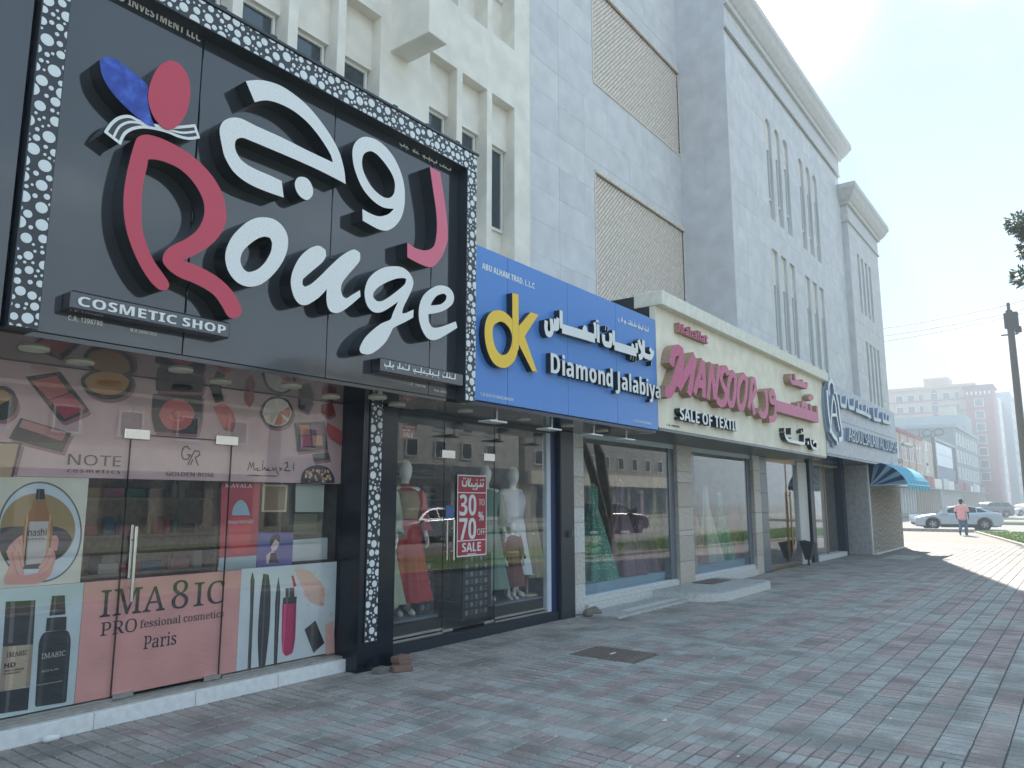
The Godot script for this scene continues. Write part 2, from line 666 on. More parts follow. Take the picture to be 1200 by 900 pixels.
func setup_materials() -> void:
	M.black = flat(Color(0.205, 0.215, 0.24), 0.07, 0.0, 0.70)
	M.black.heightmap_enabled = true
	M.black.heightmap_texture = noise_tex(0.006, 2, Color.BLACK, Color.WHITE, 61)
	M.black.heightmap_scale = 0.06
	M.black.uv1_triplanar = true
	M.black.uv1_world_triplanar = true
	M.black.uv1_scale = Vector3.ONE * 0.6
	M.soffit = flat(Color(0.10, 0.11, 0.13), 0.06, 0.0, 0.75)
	M.frame_grey = flat(Color(0.20, 0.21, 0.235), 0.3)
	M.joint = flat(Color(0.10, 0.11, 0.13), 0.6)
	M.dot = flat(Color(0.86, 0.88, 0.89), 0.35)
	M.letter_white = grainy(Color(0.92, 0.925, 0.925), 0.3, 0.035, 3.0, 0.03, 0.0, 3)
	M.letter_edge = flat(Color(0.15, 0.165, 0.18), 0.22)
	M.letter_red = flat(Color(0.76, 0.24, 0.33), 0.22)
	M.letter_pinkish = flat(Color(0.84, 0.40, 0.50), 0.25)
	M.letter_blue = flat(Color.WHITE, 0.2)
	M.letter_blue.albedo_texture = noise_tex(0.012, 3, Color(0.10, 0.20, 0.56), Color(0.30, 0.42, 0.80), 12, FastNoiseLite.TYPE_SIMPLEX_SMOOTH, Color(0.16, 0.28, 0.66))
	M.letter_blue.uv1_triplanar = true
	M.letter_blue.uv1_world_triplanar = true
	M.letter_blue.uv1_scale = Vector3.ONE * 1.4
	M.blue_panel = flat(Color(0.33, 0.53, 0.81), 0.3)
	M.blue_edge = flat(Color(0.10, 0.17, 0.34), 0.4)
	M.letter_yellow = flat(Color(0.93, 0.77, 0.25), 0.3)
	M.cream = grainy(Color(0.94, 0.91, 0.84), 0.55, 0.06, 0.35, 0.012, 0.0, 4)
	M.cream_cap = grainy(Color(0.92, 0.905, 0.86), 0.6, 0.05, 0.5, 0.02, 0.0, 5)
	M.letter_pink = grainy(Color(0.82, 0.33, 0.52), 0.4, 0.10, 1.0, 0.03, 0.0, 6)
	M.pink_edge = grainy(Color(0.74, 0.60, 0.48), 0.6, 0.2, 2.0, 0.03, 0.0, 7)
	M.stone_sign = grainy(Color(0.68, 0.71, 0.76), 0.35, 0.10, 0.4, 0.02, 0.0, 8)
	M.stone_letter = flat(Color(0.74, 0.78, 0.82), 0.35)
	M.wall = grainy(Color(0.82, 0.82, 0.83), 0.7, 0.05, 0.2, 0.01, 0.0, 9)
	M.cladding = []
	for i in 4:
		M.cladding.append(grainy([Color(0.83, 0.83, 0.84), Color(0.81, 0.81, 0.825), Color(0.845, 0.845, 0.85), Color(0.825, 0.82, 0.825)][i], 0.62, 0.05, 0.14, 0.015, 0.0, 20 + i))
	M.plaster = grainy(Color(0.94, 0.92, 0.88), 0.75, 0.05, 0.3, 0.01, 0.0, 10)
	M.moulding = grainy(Color(0.81, 0.81, 0.815), 0.65, 0.05, 0.4, 0.02, 0.0, 11)
	M.win_frame = flat(Color(0.88, 0.88, 0.86), 0.35)
	M.win_glass = flat(Color(0.19, 0.24, 0.28), 0.06, 0.0, 0.8)
	M.pale_glass = flat(Color(0.60, 0.605, 0.60), 0.12, 0.0, 0.6)
	M.slot_back = grainy(Color(0.90, 0.875, 0.83), 0.7, 0.06, 0.5, 0.02, 0.0, 13)
	M.lattice = grainy(Color(0.91, 0.86, 0.81), 0.7, 0.08, 0.6, 0.02, 0.0, 14)
	M.glass = pane(0.012, Color(0.35, 0.45, 0.45))
	M.film = vcol(0.45)
	M.inside_wall = grainy(Color(0.60, 0.585, 0.56), 0.8, 0.08, 0.4)
	M.inside_floor = grainy(Color(0.42, 0.42, 0.42), 0.35, 0.10, 0.6, 0.02, 0.0, 15)
	M.inside_ceiling = flat(Color(0.74, 0.75, 0.74), 0.7)
	M.plinth = grainy(Color(0.90, 0.905, 0.91), 0.35, 0.05, 1.0, 0.02, 0.0, 16)
	M.chrome = flat(Color(0.88, 0.88, 0.87), 0.22, 1.0)
	M.brass = flat(Color(0.68, 0.56, 0.40), 0.3, 1.0)
	M.dark_frame = flat(Color(0.14, 0.16, 0.20), 0.35)
	M.dark_gloss = flat(Color(0.08, 0.10, 0.14), 0.15)
	M.marble = []
	for i in 3:
		M.marble.append(grainy([Color(0.78, 0.74, 0.70), Color(0.74, 0.70, 0.66), Color(0.80, 0.77, 0.74)][i], 0.4, 0.08, 1.2, 0.02, 0.0, 30 + i))
	M.marble_white = grainy(Color(0.84, 0.84, 0.83), 0.45, 0.09, 1.4, 0.02, 0.03, 34)
	M.grey_tile = grainy(Color(0.40, 0.43, 0.46), 0.3, 0.06, 1.0, 0.02, 0.0, 35)
	M.grey_wall = grainy(Color(0.72, 0.715, 0.71), 0.8, 0.10, 0.5, 0.02, 0.06, 36)
	M.pebble = grainy(Color(0.80, 0.745, 0.67), 0.9, 0.35, 0.35, 0.05, 2.0, 37)
	M.awning_blue = grainy(Color(0.30, 0.62, 0.74), 0.7, 0.06, 1.0)
	M.awning_dark = flat(Color(0.16, 0.26, 0.38), 0.8)
	M.awning_pale = flat(Color(0.50, 0.60, 0.67), 0.8)
	M.pole = grainy(Color(0.30, 0.27, 0.25), 0.85, 0.25, 2.0, 0.05, 0.1, 38)
	M.wire = flat(Color(0.15, 0.15, 0.16), 0.6)
	M.tyre = flat(Color(0.05, 0.05, 0.052), 0.8)
	M.rim = flat(Color(0.62, 0.63, 0.65), 0.3, 0.9)
	M.silver = flat(Color(0.66, 0.70, 0.75), 0.28, 0.45)
	M.silver.clearcoat_enabled = true
	M.silver.clearcoat = 0.8
	M.silver.clearcoat_roughness = 0.05
	M.car_grey = flat(Color(0.42, 0.47, 0.51), 0.3, 0.4)
	M.car_white = flat(Color(0.84, 0.85, 0.86), 0.3)
	M.car_dark = flat(Color(0.16, 0.12, 0.13), 0.3, 0.2)
	M.car_glass = flat(Color(0.05, 0.055, 0.065), 0.06, 0.0, 0.5)
	M.black_trim = flat(Color(0.06, 0.06, 0.065), 0.6)
	M.tail = flat(Color(0.60, 0.08, 0.10), 0.2)
	M.lamp_clear = flat(Color(0.85, 0.87, 0.88), 0.12)
	M.skin = flat(Color(0.36, 0.24, 0.18), 0.6)
	M.hair = flat(Color(0.05, 0.045, 0.045), 0.6)
	M.shirt = grainy(Color(0.86, 0.63, 0.65), 0.85, 0.05, 3.0)
	M.jeans = grainy(Color(0.25, 0.37, 0.50), 0.85, 0.10, 3.0)
	M.mannequin = flat(Color(0.86, 0.86, 0.84), 0.3)
	M.bark = grainy(Color(0.46, 0.40, 0.34), 0.9, 0.3, 1.5, 0.04, 0.6, 40)
	M.leaf = vcol(0.5)
	M.leaf.backlight_enabled = true
	M.leaf.backlight = Color(0.18, 0.25, 0.08)
	M.lawn = grainy(Color(0.34, 0.46, 0.16), 0.95, 0.22, 0.5, 0.03, 0.5, 41)
	M.grass = vcol(0.8)
	M.asphalt = grainy(Color(0.48, 0.475, 0.465), 0.9, 0.10, 0.25, 0.02, 0.1, 42)
	M.street_asphalt = grainy(Color(0.56, 0.55, 0.535), 0.9, 0.12, 0.3, 0.02, 0.1, 43)
	M.kerb = grainy(Color(0.62, 0.60, 0.57), 0.85, 0.12, 0.7, 0.02, 0.05, 44)
	M.sand = grainy(Color(0.36, 0.345, 0.34), 0.95, 0.15, 1.0, 0.03, 0.0, 45)
	M.far_pave = grainy(Color(0.50, 0.475, 0.455), 0.9, 0.10, 0.4, 0.03, 0.0, 46)
	M.paver = vcol(0.72)
	M.paver.albedo_texture = noise_tex(0.03, 5, Color(0.86, 0.86, 0.86), Color(1, 1, 1), 47)
	M.paver.uv1_triplanar = true
	M.paver.uv1_world_triplanar = true
	M.paver.uv1_scale = Vector3.ONE * 1.3
	M.paver.detail_enabled = true
	M.paver.detail_blend_mode = BaseMaterial3D.BLEND_MODE_MUL
	M.paver.detail_albedo = noise_tex(0.012, 5, Color(0.83, 0.825, 0.82), Color(1, 1, 1), 48, FastNoiseLite.TYPE_SIMPLEX_SMOOTH)
	M.paver.detail_albedo.color_ramp.set_offset(0, 0.18)
	M.paver.detail_albedo.color_ramp.set_offset(1, 0.56)
	M.paver.detail_uv_layer = BaseMaterial3D.DETAIL_UV_2
	M.paver.uv2_triplanar = true
	M.paver.uv2_world_triplanar = true
	M.paver.uv2_scale = Vector3.ONE * 0.22
	M.paver.heightmap_enabled = true
	M.paver.heightmap_texture = noise_tex(0.12, 3, Color.BLACK, Color.WHITE, 49)
	M.paver.heightmap_scale = 0.08
	M.iron = grainy(Color(0.44, 0.37, 0.33), 0.7, 0.25, 3.0, 0.04, 0.1, 50)
	M.brick = grainy(Color(0.50, 0.37, 0.32), 0.9, 0.15, 3.0, 0.03, 0.1, 51)
	M.rubble = grainy(Color(0.50, 0.48, 0.45), 0.95, 0.2, 4.0, 0.03, 0.2, 52)
	M.paper = flat(Color(0.85, 0.86, 0.86), 0.8)
	M.shelf = grainy(Color(0.76, 0.69, 0.60), 0.5, 0.08, 1.0)

# ---------------------------------------------------------------- ground
func sheet(p: PackedVector2Array, h: float) -> ArrayMesh:
	# p in (s, l)
	var t := tool()
	var ix := Geometry2D.triangulate_polygon(p)
	for k in ix.size() / 3:
		var a := p[ix[3 * k]]
		var b := p[ix[3 * k + 1]]
		var c := p[ix[3 * k + 2]]
		if (b - a).cross(c - a) > 0:
			var x := b
			b = c
			c = x
		# counter-clockwise seen from above
		tri(t, V(a.x, h, a.y), V(c.x, h, c.y), V(b.x, h, b.y))
	return done(t)

const EDGE := [Vector2(-14, 1.6), Vector2(8, 0.6), Vector2(15, -0.35), Vector2(22, -1.02), Vector2(27, -1.32), Vector2(30, -1.55), Vector2(33.5, -1.98), Vector2(46.6, -4.75)]

func build_ground() -> void:
	structure("ground", sheet(PackedVector2Array([Vector2(-200, -300), Vector2(900, -300), Vector2(900, 300), Vector2(-200, 300)]), -0.13), M.asphalt)
	# pavement slab with a bed for the pavers
	var p := PackedVector2Array([Vector2(-14, -9.6)])
	p.append(Vector2(31, -9.6))
	p.append(Vector2(46.6, -9.6))
	for i in range(EDGE.size() - 1, -1, -1):
		p.append(EDGE[i])
	var base := structure("pavement", sheet(p, -0.012), M.sand)
	base.set_meta("label", "red and grey block paving in front of the shops")
	# far paving where single blocks can no longer be told apart
	var fp := PackedVector2Array([Vector2(34.0, -9.6), Vector2(46.6, -9.6), EDGE[7], EDGE[6], Vector2(34.0, -2.15)])
	part(base, "far_paving", sheet(fp, -0.003), M.far_pave)
	# raised kerb across the end of the pavement
	var t := tool()
	for i in 8:
		cb(t, V(47.0, -0.13, -9.6 + 0.6 * i + 0.003) , V(46.65, 0.16, -9.6 + 0.6 * (i + 1) - 0.003), 0.02)
	var kerb := structure("kerb", done(t), M.kerb)
	kerb.set_meta("label", "low kerb across the far end of the pavement")
	# edging stones along the lawn
	t = tool()
	for i in EDGE.size() - 1:
		var a: Vector2 = EDGE[i]
		var b: Vector2 = EDGE[i + 1]
		var n := int(ceil(a.distance_to(b) / 1.0))
		for k in n:
			var q0 := a.lerp(b, (k + 0.006) / n)
			var q1 := a.lerp(b, (k + 0.994) / n)
			var w := (b - a).normalized().orthogonal() * 0.14
			if w.y < 0: w = -w
			var r0 := V(q0.x, -0.1, q0.y)
			var r1 := V(q1.x, -0.1, q1.y)
			var ww := V(w.x, 0, w.y)
			var up := Vector3(0, 0.17, 0)
			quad(t, r0, r1, r1 + up, r0 + up)
			quad(t, r1 + ww, r0 + ww, r0 + ww + up, r1 + ww + up)
			quad(t, r0 + up, r1 + up, r1 + up + ww, r0 + up + ww)
			quad(t, r1, r1 + ww, r1 + ww + up, r1 + up)
			quad(t, r0 + ww, r0, r0 + up, r0 + up + ww)
	structure("kerb", done(t), M.kerb).set_meta("label", "pale kerb stones between the paving and the lawn")
	# lawn between pavement and street
	var lp := PackedVector2Array()
	for e in EDGE:
		lp.append(e + Vector2(0.02, 0.13))
	lp.append(Vector2(46.6, 3.4))
	lp.append(Vector2(-14, 3.4))
	structure("lawn", sheet(lp, 0.06), M.lawn)
	# tufts on the visible piece of lawn
	var g := tool()
	for i in 9000:
		var s := rng.randf_range(22, 46.3)
		var l := rng.randf_range(-4.6, 2.0)
		if not Geometry2D.is_point_in_polygon(Vector2(s, l), lp):
			continue
		var c := Color(0.16, 0.25, 0.05).lerp(Color(0.28, 0.34, 0.09), rng.randf())
		g.set_color(c)
		var o := V(s, 0.06, l)
		for k in 3:
			var a := rng.randf() * TAU
			var d := Vector3(cos(a), 0, sin(a)) * 0.02
			var lean := Vector3(rng.randf_range(-0.04, 0.04), rng.randf_range(0.04, 0.09), rng.randf_range(-0.04, 0.04))
			tri(g, o - d, o + d, o + lean)
	var go := structure("grass", done(g), M.grass, "stuff")
	tag(go, "short sunlit grass on the lawn beside the pavement", "grass")
	# street beside the lawn and the strip beyond it
	structure("pavement", sheet(PackedVector2Array([Vector2(-60, 3.45), Vector2(46.8, 3.45), Vector2(46.8, 6.5), Vector2(-60, 6.5)]), 0.01), M.far_pave).set_meta("label", "paved walk between the lawn and the street")
	structure("road", sheet(PackedVector2Array([Vector2(-60, 6.6), Vector2(47.2, 6.6), Vector2(47.2, 13.6), Vector2(-60, 13.6)]), -0.12), M.street_asphalt)
	structure("lawn", sheet(PackedVector2Array([Vector2(-60, 13.8), Vector2(47, 13.8), Vector2(47, 15.4), Vector2(-60, 15.4)]), 0.02), M.lawn)
	structure("road", sheet(PackedVector2Array([Vector2(-60, 15.6), Vector2(400, 15.6), Vector2(400, 24.0), Vector2(-60, 24.0)]), -0.118), M.street_asphalt)
	# median of the cross street, with a strip of grass
	t = tool()
	sb(t, 68.0, 71.5, -0.13, 0.05, -9.0, 12.0)
	structure("kerb", done(t), M.kerb).set_meta("label", "kerbed island in the cross street")
	structure("lawn", sheet(PackedVector2Array([Vector2(68.2, -5.2), Vector2(71.3, -5.2), Vector2(71.3, 11.8), Vector2(68.2, 11.8)]), 0.07), M.lawn)
	# low kerbs on the far side
	structure("kerb", sbm(88.0, 88.3, -0.13, 0.02, -40.0, -3.0), M.kerb).set_meta("label", "far kerb before the shops across the street")
	structure("pavement", sheet(PackedVector2Array([Vector2(88.3, -60), Vector2(300, -60), Vector2(300, -14.0), Vector2(88.3, -14.0)]), -0.03), M.far_pave).set_meta("label", "pale pavement along the far shops")

func paver_mesh(a: float, b: float, h: float) -> ArrayMesh:
	var t := tool()
	var c := 0.005
	var p := [Vector3(-a, -h, b), Vector3(a, -h, b), Vector3(a, -h, -b), Vector3(-a, -h, -b)]
	var m := [Vector3(-a, -c, b), Vector3(a, -c, b), Vector3(a, -c, -b), Vector3(-a, -c, -b)]
	var q := [Vector3(-a + c, 0, b - c), Vector3(a - c, 0, b - c), Vector3(a - c, 0, -b + c), Vector3(-a + c, 0, -b + c)]
	for i in 4:
		var j := (i + 1) % 4
		quad(t, p[i], p[j], m[j], m[i])
		quad(t, m[i], m[j], q[j], q[i])
	quad(t, q[0], q[1], q[2], q[3])
	return done(t)

func build_pavers() -> void:
	var base: Node3D = get_node("pavement")
	var red := Color(0.43, 0.35, 0.335)
	var grey := Color(0.425, 0.415, 0.395)
	var dull := Color(0.41, 0.37, 0.345)
	# [from, to, kind]: A long side across the street, B long side along it, Q small squares
	var zones := [[-3.0, 4.4, "A", 1], [4.4, 5.6, "B", 1], [5.6, 8.0, "A", 1], [8.0, 8.8, "Q", 1], [8.8, 12.0, "A", 2], [12.0, 12.6, "Q", 1], [12.6, 16.8, "A", 2], [16.8, 17.2, "Q", 1], [17.2, 22.4, "A", 1], [22.4, 22.8, "Q", 1], [22.8, 34.0, "A", 2]]
	var list := []
	var edge := PackedVector2Array()
	for e in EDGE:
		edge.append(e)
	edge.append(Vector2(60, -9))
	edge.append(Vector2(60, -30))
	edge.append(Vector2(-14, -30))
	for z in zones:
		var ls: float = 0.1
		var ll: float = 0.2
		if z[2] == "B":
			ls = 0.2
			ll = 0.1
		elif z[2] == "Q":
			ls = 0.2
			ll = 0.2
		var ns := int(round((z[1] - z[0]) / ls))
		var nl := int(7.2 / ll)
		for i in ns:
			for j in nl:
				var s: float = z[0] + (i + 0.5) * ls
				var l: float = -5.95 + (j + 0.5) * ll
				if z[0] >= 17.2 and l > -0.4 or not Geometry2D.is_point_in_polygon(Vector2(s + 0.1, l + 0.12), edge):
					continue
				var strip: int = (i if z[2] == "B" else j) / z[3]
				var c: Color = red if strip % 2 == 0 else grey
				if z[2] == "Q":
					c = grey if (i + j) % 3 else dull.lerp(grey, 0.5)
				if l < -4.75 + 0.35 * sin(s * 1.3):
					c = dull
				elif z[2] == "A" and fposmod(s, 1.7) < 0.3 and int(s / 1.7) % 3 == 1:
					c = grey
				c = c * (1.0 + rng.randf_range(-0.13, 0.13))
				if s > 17.0:  # fades to the far paving tone, darkened to offset the sunlight there
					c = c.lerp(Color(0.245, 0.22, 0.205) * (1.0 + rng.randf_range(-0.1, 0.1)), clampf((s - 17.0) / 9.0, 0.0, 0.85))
				c.a = 1.0
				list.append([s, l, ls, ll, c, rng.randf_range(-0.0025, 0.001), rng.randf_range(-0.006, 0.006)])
	# the manhole cover lies where pavers would be
	var near := []
	var rest := []
	for p in list:
		if p[0] > 6.98 and p[0] < 7.62 and p[1] > -4.5 and p[1] < -3.8:
			continue
		var fw: float = p[0] * 0.7986 - p[1] * 0.6018
		var rt: float = p[0] * 0.6018 + p[1] * 0.7986
		if fw > 0.5 and absf(rt / fw) < 0.66 and 1.6 / fw < 0.30 and p[1] > -5.75 or rest.is_empty() and near.is_empty():
			near.append([fw * fw, p])
		else:
			rest.append(p)
	near.sort_custom(func(a, b): return a[0] < b[0])
	for i in range(300, near.size()):
		rest.append(near[i][1])
	near.resize(300)
	var meshes := {}
	var colours := {}
	for q in near:
		var p: Array = q[1]
		var key := "%.1f" % p[2]
		if not meshes.has(key):
			meshes[key] = paver_mesh(p[3] / 2 - 0.0035, p[2] / 2 - 0.0035, 0.05)
		var red_ : bool = p[4].r > p[4].g + 0.025
		var ck := "%s%d" % ["r" if red_ else "g", int(p[4].get_luminance() * 50.0)]
		if not colours.has(ck):
			var m: StandardMaterial3D = M.paver.duplicate()
			m.vertex_color_use_as_albedo = false
			m.albedo_color = p[4].linear_to_srgb()
			colours[ck] = m
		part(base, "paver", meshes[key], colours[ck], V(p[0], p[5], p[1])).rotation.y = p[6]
	# all others joined
	var vs := PackedVector3Array()
	var ns_ := PackedVector3Array()
	var cs := PackedColorArray()
	for p in rest:
		var a: float = p[3] / 2 - 0.0035
		var b: float = p[2] / 2 - 0.0035
		var o := V(p[0], p[5], p[1])
		var c := 0.005
		var m := [Vector3(-a, -0.03, b), Vector3(a, -0.03, b), Vector3(a, -0.03, -b), Vector3(-a, -0.03, -b)]
		var q := [Vector3(-a + c, 0, b - c), Vector3(a - c, 0, b - c), Vector3(a - c, 0, -b + c), Vector3(-a + c, 0, -b + c)]
		var nn := [Vector3(0, 0.3, 1), Vector3(1, 0.3, 0), Vector3(0, 0.3, -1), Vector3(-1, 0.3, 0)]
		for i in 4:
			var j := (i + 1) % 4
			for v in [m[i], q[j], m[j], m[i], q[i], q[j]]:
				vs.append(o + v)
				ns_.append(nn[i].normalized())
				cs.append(p[4])
		for v in [q[0], q[2], q[1], q[0], q[3], q[2]]:
			vs.append(o + v)
			ns_.append(Vector3.UP)
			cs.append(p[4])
	var arr := []
	arr.resize(Mesh.ARRAY_MAX)
	arr[Mesh.ARRAY_VERTEX] = vs
	arr[Mesh.ARRAY_NORMAL] = ns_
	arr[Mesh.ARRAY_COLOR] = cs
	var am := ArrayMesh.new()
	am.add_surface_from_arrays(Mesh.PRIMITIVE_TRIANGLES, arr)
	part(base, "pavers", am, M.paver).set_meta("kind", "stuff")

# ---------------------------------------------------------------- the tall building
func cornice(t: SurfaceTool, s0: float, s1: float, h0: float, l: float, ends: Array) -> void:
	# profile (out from the wall, up); swept along the front with mitred returns
	var prof := [Vector2(0, -0.62), Vector2(0.06, -0.62), Vector2(0.06, -0.56), Vector2(0.02, -0.56), Vector2(0.02, 0.0), Vector2(0.10, 0.0), Vector2(0.12, 0.06), Vector2(0.12, 0.10), Vector2(0.17, 0.13), Vector2(0.22, 0.19), Vector2(0.30, 0.30), Vector2(0.36, 0.42), Vector2(0.42, 0.50), Vector2(0.42, 0.66), Vector2(0.0, 0.70)]
	for i in prof.size() - 1:
		var a: Vector2 = prof[i]
		var b: Vector2 = prof[i + 1]
		var e0: float = ends[0]
		var e1: float = ends[1]
		quad(t, V(s0 - a.x * e0, h0 + a.y, l + a.x), V(s1 + a.x * e1, h0 + a.y, l + a.x), V(s1 + b.x * e1, h0 + b.y, l + b.x), V(s0 - b.x * e0, h0 + b.y, l + b.x))
		if e0 > 0:
			quad(t, V(s0 - a.x, h0 + a.y, l - 3.0), V(s0 - a.x, h0 + a.y, l + a.x), V(s0 - b.x, h0 + b.y, l + b.x), V(s0 - b.x, h0 + b.y, l - 3.0))
		if e1 > 0:
			quad(t, V(s1 + a.x, h0 + a.y, l + a.x), V(s1 + a.x, h0 + a.y, l - 3.0), V(s1 + b.x, h0 + b.y, l - 3.0), V(s1 + b.x, h0 + b.y, l + b.x))

func cornice_end(t: SurfaceTool, s: float, h0: float, l: float) -> void:
	# flat end of the same profile, cut flush with the return wall
	var p := PackedVector2Array()
	for v in [Vector2(0, -0.62), Vector2(0.06, -0.62), Vector2(0.06, -0.56), Vector2(0.02, -0.56), Vector2(0.02, 0.0), Vector2(0.10, 0.0), Vector2(0.12, 0.06), Vector2(0.12, 0.10), Vector2(0.17, 0.13), Vector2(0.22, 0.19), Vector2(0.30, 0.30), Vector2(0.36, 0.42), Vector2(0.42, 0.50), Vector2(0.42, 0.66), Vector2(0.0, 0.70)]:
		p.append(v)
	var ix := Geometry2D.triangulate_polygon(p)
	for k in ix.size() / 3:
		var q := []
		for m in 3:
			var v := p[ix[3 * k + m]]
			q.append(V(s, h0 + v.y, l + v.x))
		if (q[1] - q[0]).cross(q[2] - q[0]).z < 0:
			q = [q[0], q[2], q[1]]
		tri(t, q[0], q[1], q[2])

func slot_window(b: Node3D, s0: float, s1: float, h0: float, h1: float, hw0: float, hw1: float, l: float, deep: float, back: Material) -> void:
	# a tall slot in the wall: plain back panel, window in the middle part
	var w := part(b, "window", sbm(s0, s1, h0, h1, l - deep - 0.04, l - deep), back)
	part(w, "lintel", sbm(s0, s1, hw1, h1, l - deep, l - deep * 0.62), back)
	var f := tool()
	sb(f, s0 + 0.02, s0 + 0.06, hw0, hw1, l - deep, l - deep + 0.05)
	sb(f, s1 - 0.06, s1 - 0.02, hw0, hw1, l - deep, l - deep + 0.05)
	sb(f, s0 + 0.06, s1 - 0.06, hw1 - 0.045, hw1, l - deep, l - deep + 0.05)
	sb(f, s0 + 0.06, s1 - 0.06, hw0, hw0 + 0.045, l - deep, l - deep + 0.05)
	part(w, "frame", done(f), M.win_frame)
	part(w, "pane", sbm(s0 + 0.06, s1 - 0.06, hw0 + 0.045, hw1 - 0.045, l - deep, l - deep + 0.02), M.win_glass if back == M.plaster else M.pale_glass)

func spandrel(t: SurfaceTool, s0: float, s1: float, top: float, l0: float, l1: float) -> void:
	var r := (s1 - s0) / 2.0
	for sg in [-1.0, 1.0]:
		var p := PackedVector2Array([Vector2((s0 + s1) / 2.0 + sg * r, top)])
		for k in 7:
			var a := PI / 2.0 * k / 6.0
			p.append(Vector2((s0 + s1) / 2.0 + sg * r * cos(a), top - r + r * sin(a)))
		face(t, p, [], l1)
		rim_(t, p, l0, l1)

func clad(b: Node3D, s0: float, s1: float, h0: float, h1: float, l: float, holes: Array, count: Array) -> void:
	# stone panels, trimmed round the openings
	var pw := 0.91
	var ph := 0.61
	var ns := maxi(1, int(round((s1 - s0) / pw)))
	var nh := maxi(1, int(round((h1 - h0) / ph)))
	var dw := (s1 - s0) / ns
	var dh := (h1 - h0) / nh
	var unit := sbm(-dw / 2 + 0.0016, dw / 2 - 0.0016, -dh / 2 + 0.0016, dh / 2 - 0.0016, -0.02, 0.0)
	for j in nh:
		for i in ns:
			var a := [s0 + i * dw, s0 + (i + 1) * dw, h0 + j * dh, h0 + (j + 1) * dh]
			var cut := false
			for q in holes:
				if a[1] > q[0] + 0.001 and a[0] < q[1] - 0.001 and a[3] > q[2] + 0.001 and a[2] < q[3] - 0.001:
					cut = true
			var mesh: ArrayMesh = unit
			var at := V((a[0] + a[1]) / 2, (a[2] + a[3]) / 2, l + rng.randf_range(0.0, 0.003))
			if cut:
				for q in wall_boxes(a[0] + 0.002, a[1] - 0.002, a[2] + 0.002, a[3] - 0.002, holes):
					part(b, "cladding_panel", sbm(q[0], q[1], q[2], q[3], l - 0.02, l), M.cladding[0])
				continue
			part(b, "cladding_panel", mesh, M.cladding[rng.randi() % 4 if rng.randf() < 0.6 else 0], at)
			count[0] += 1

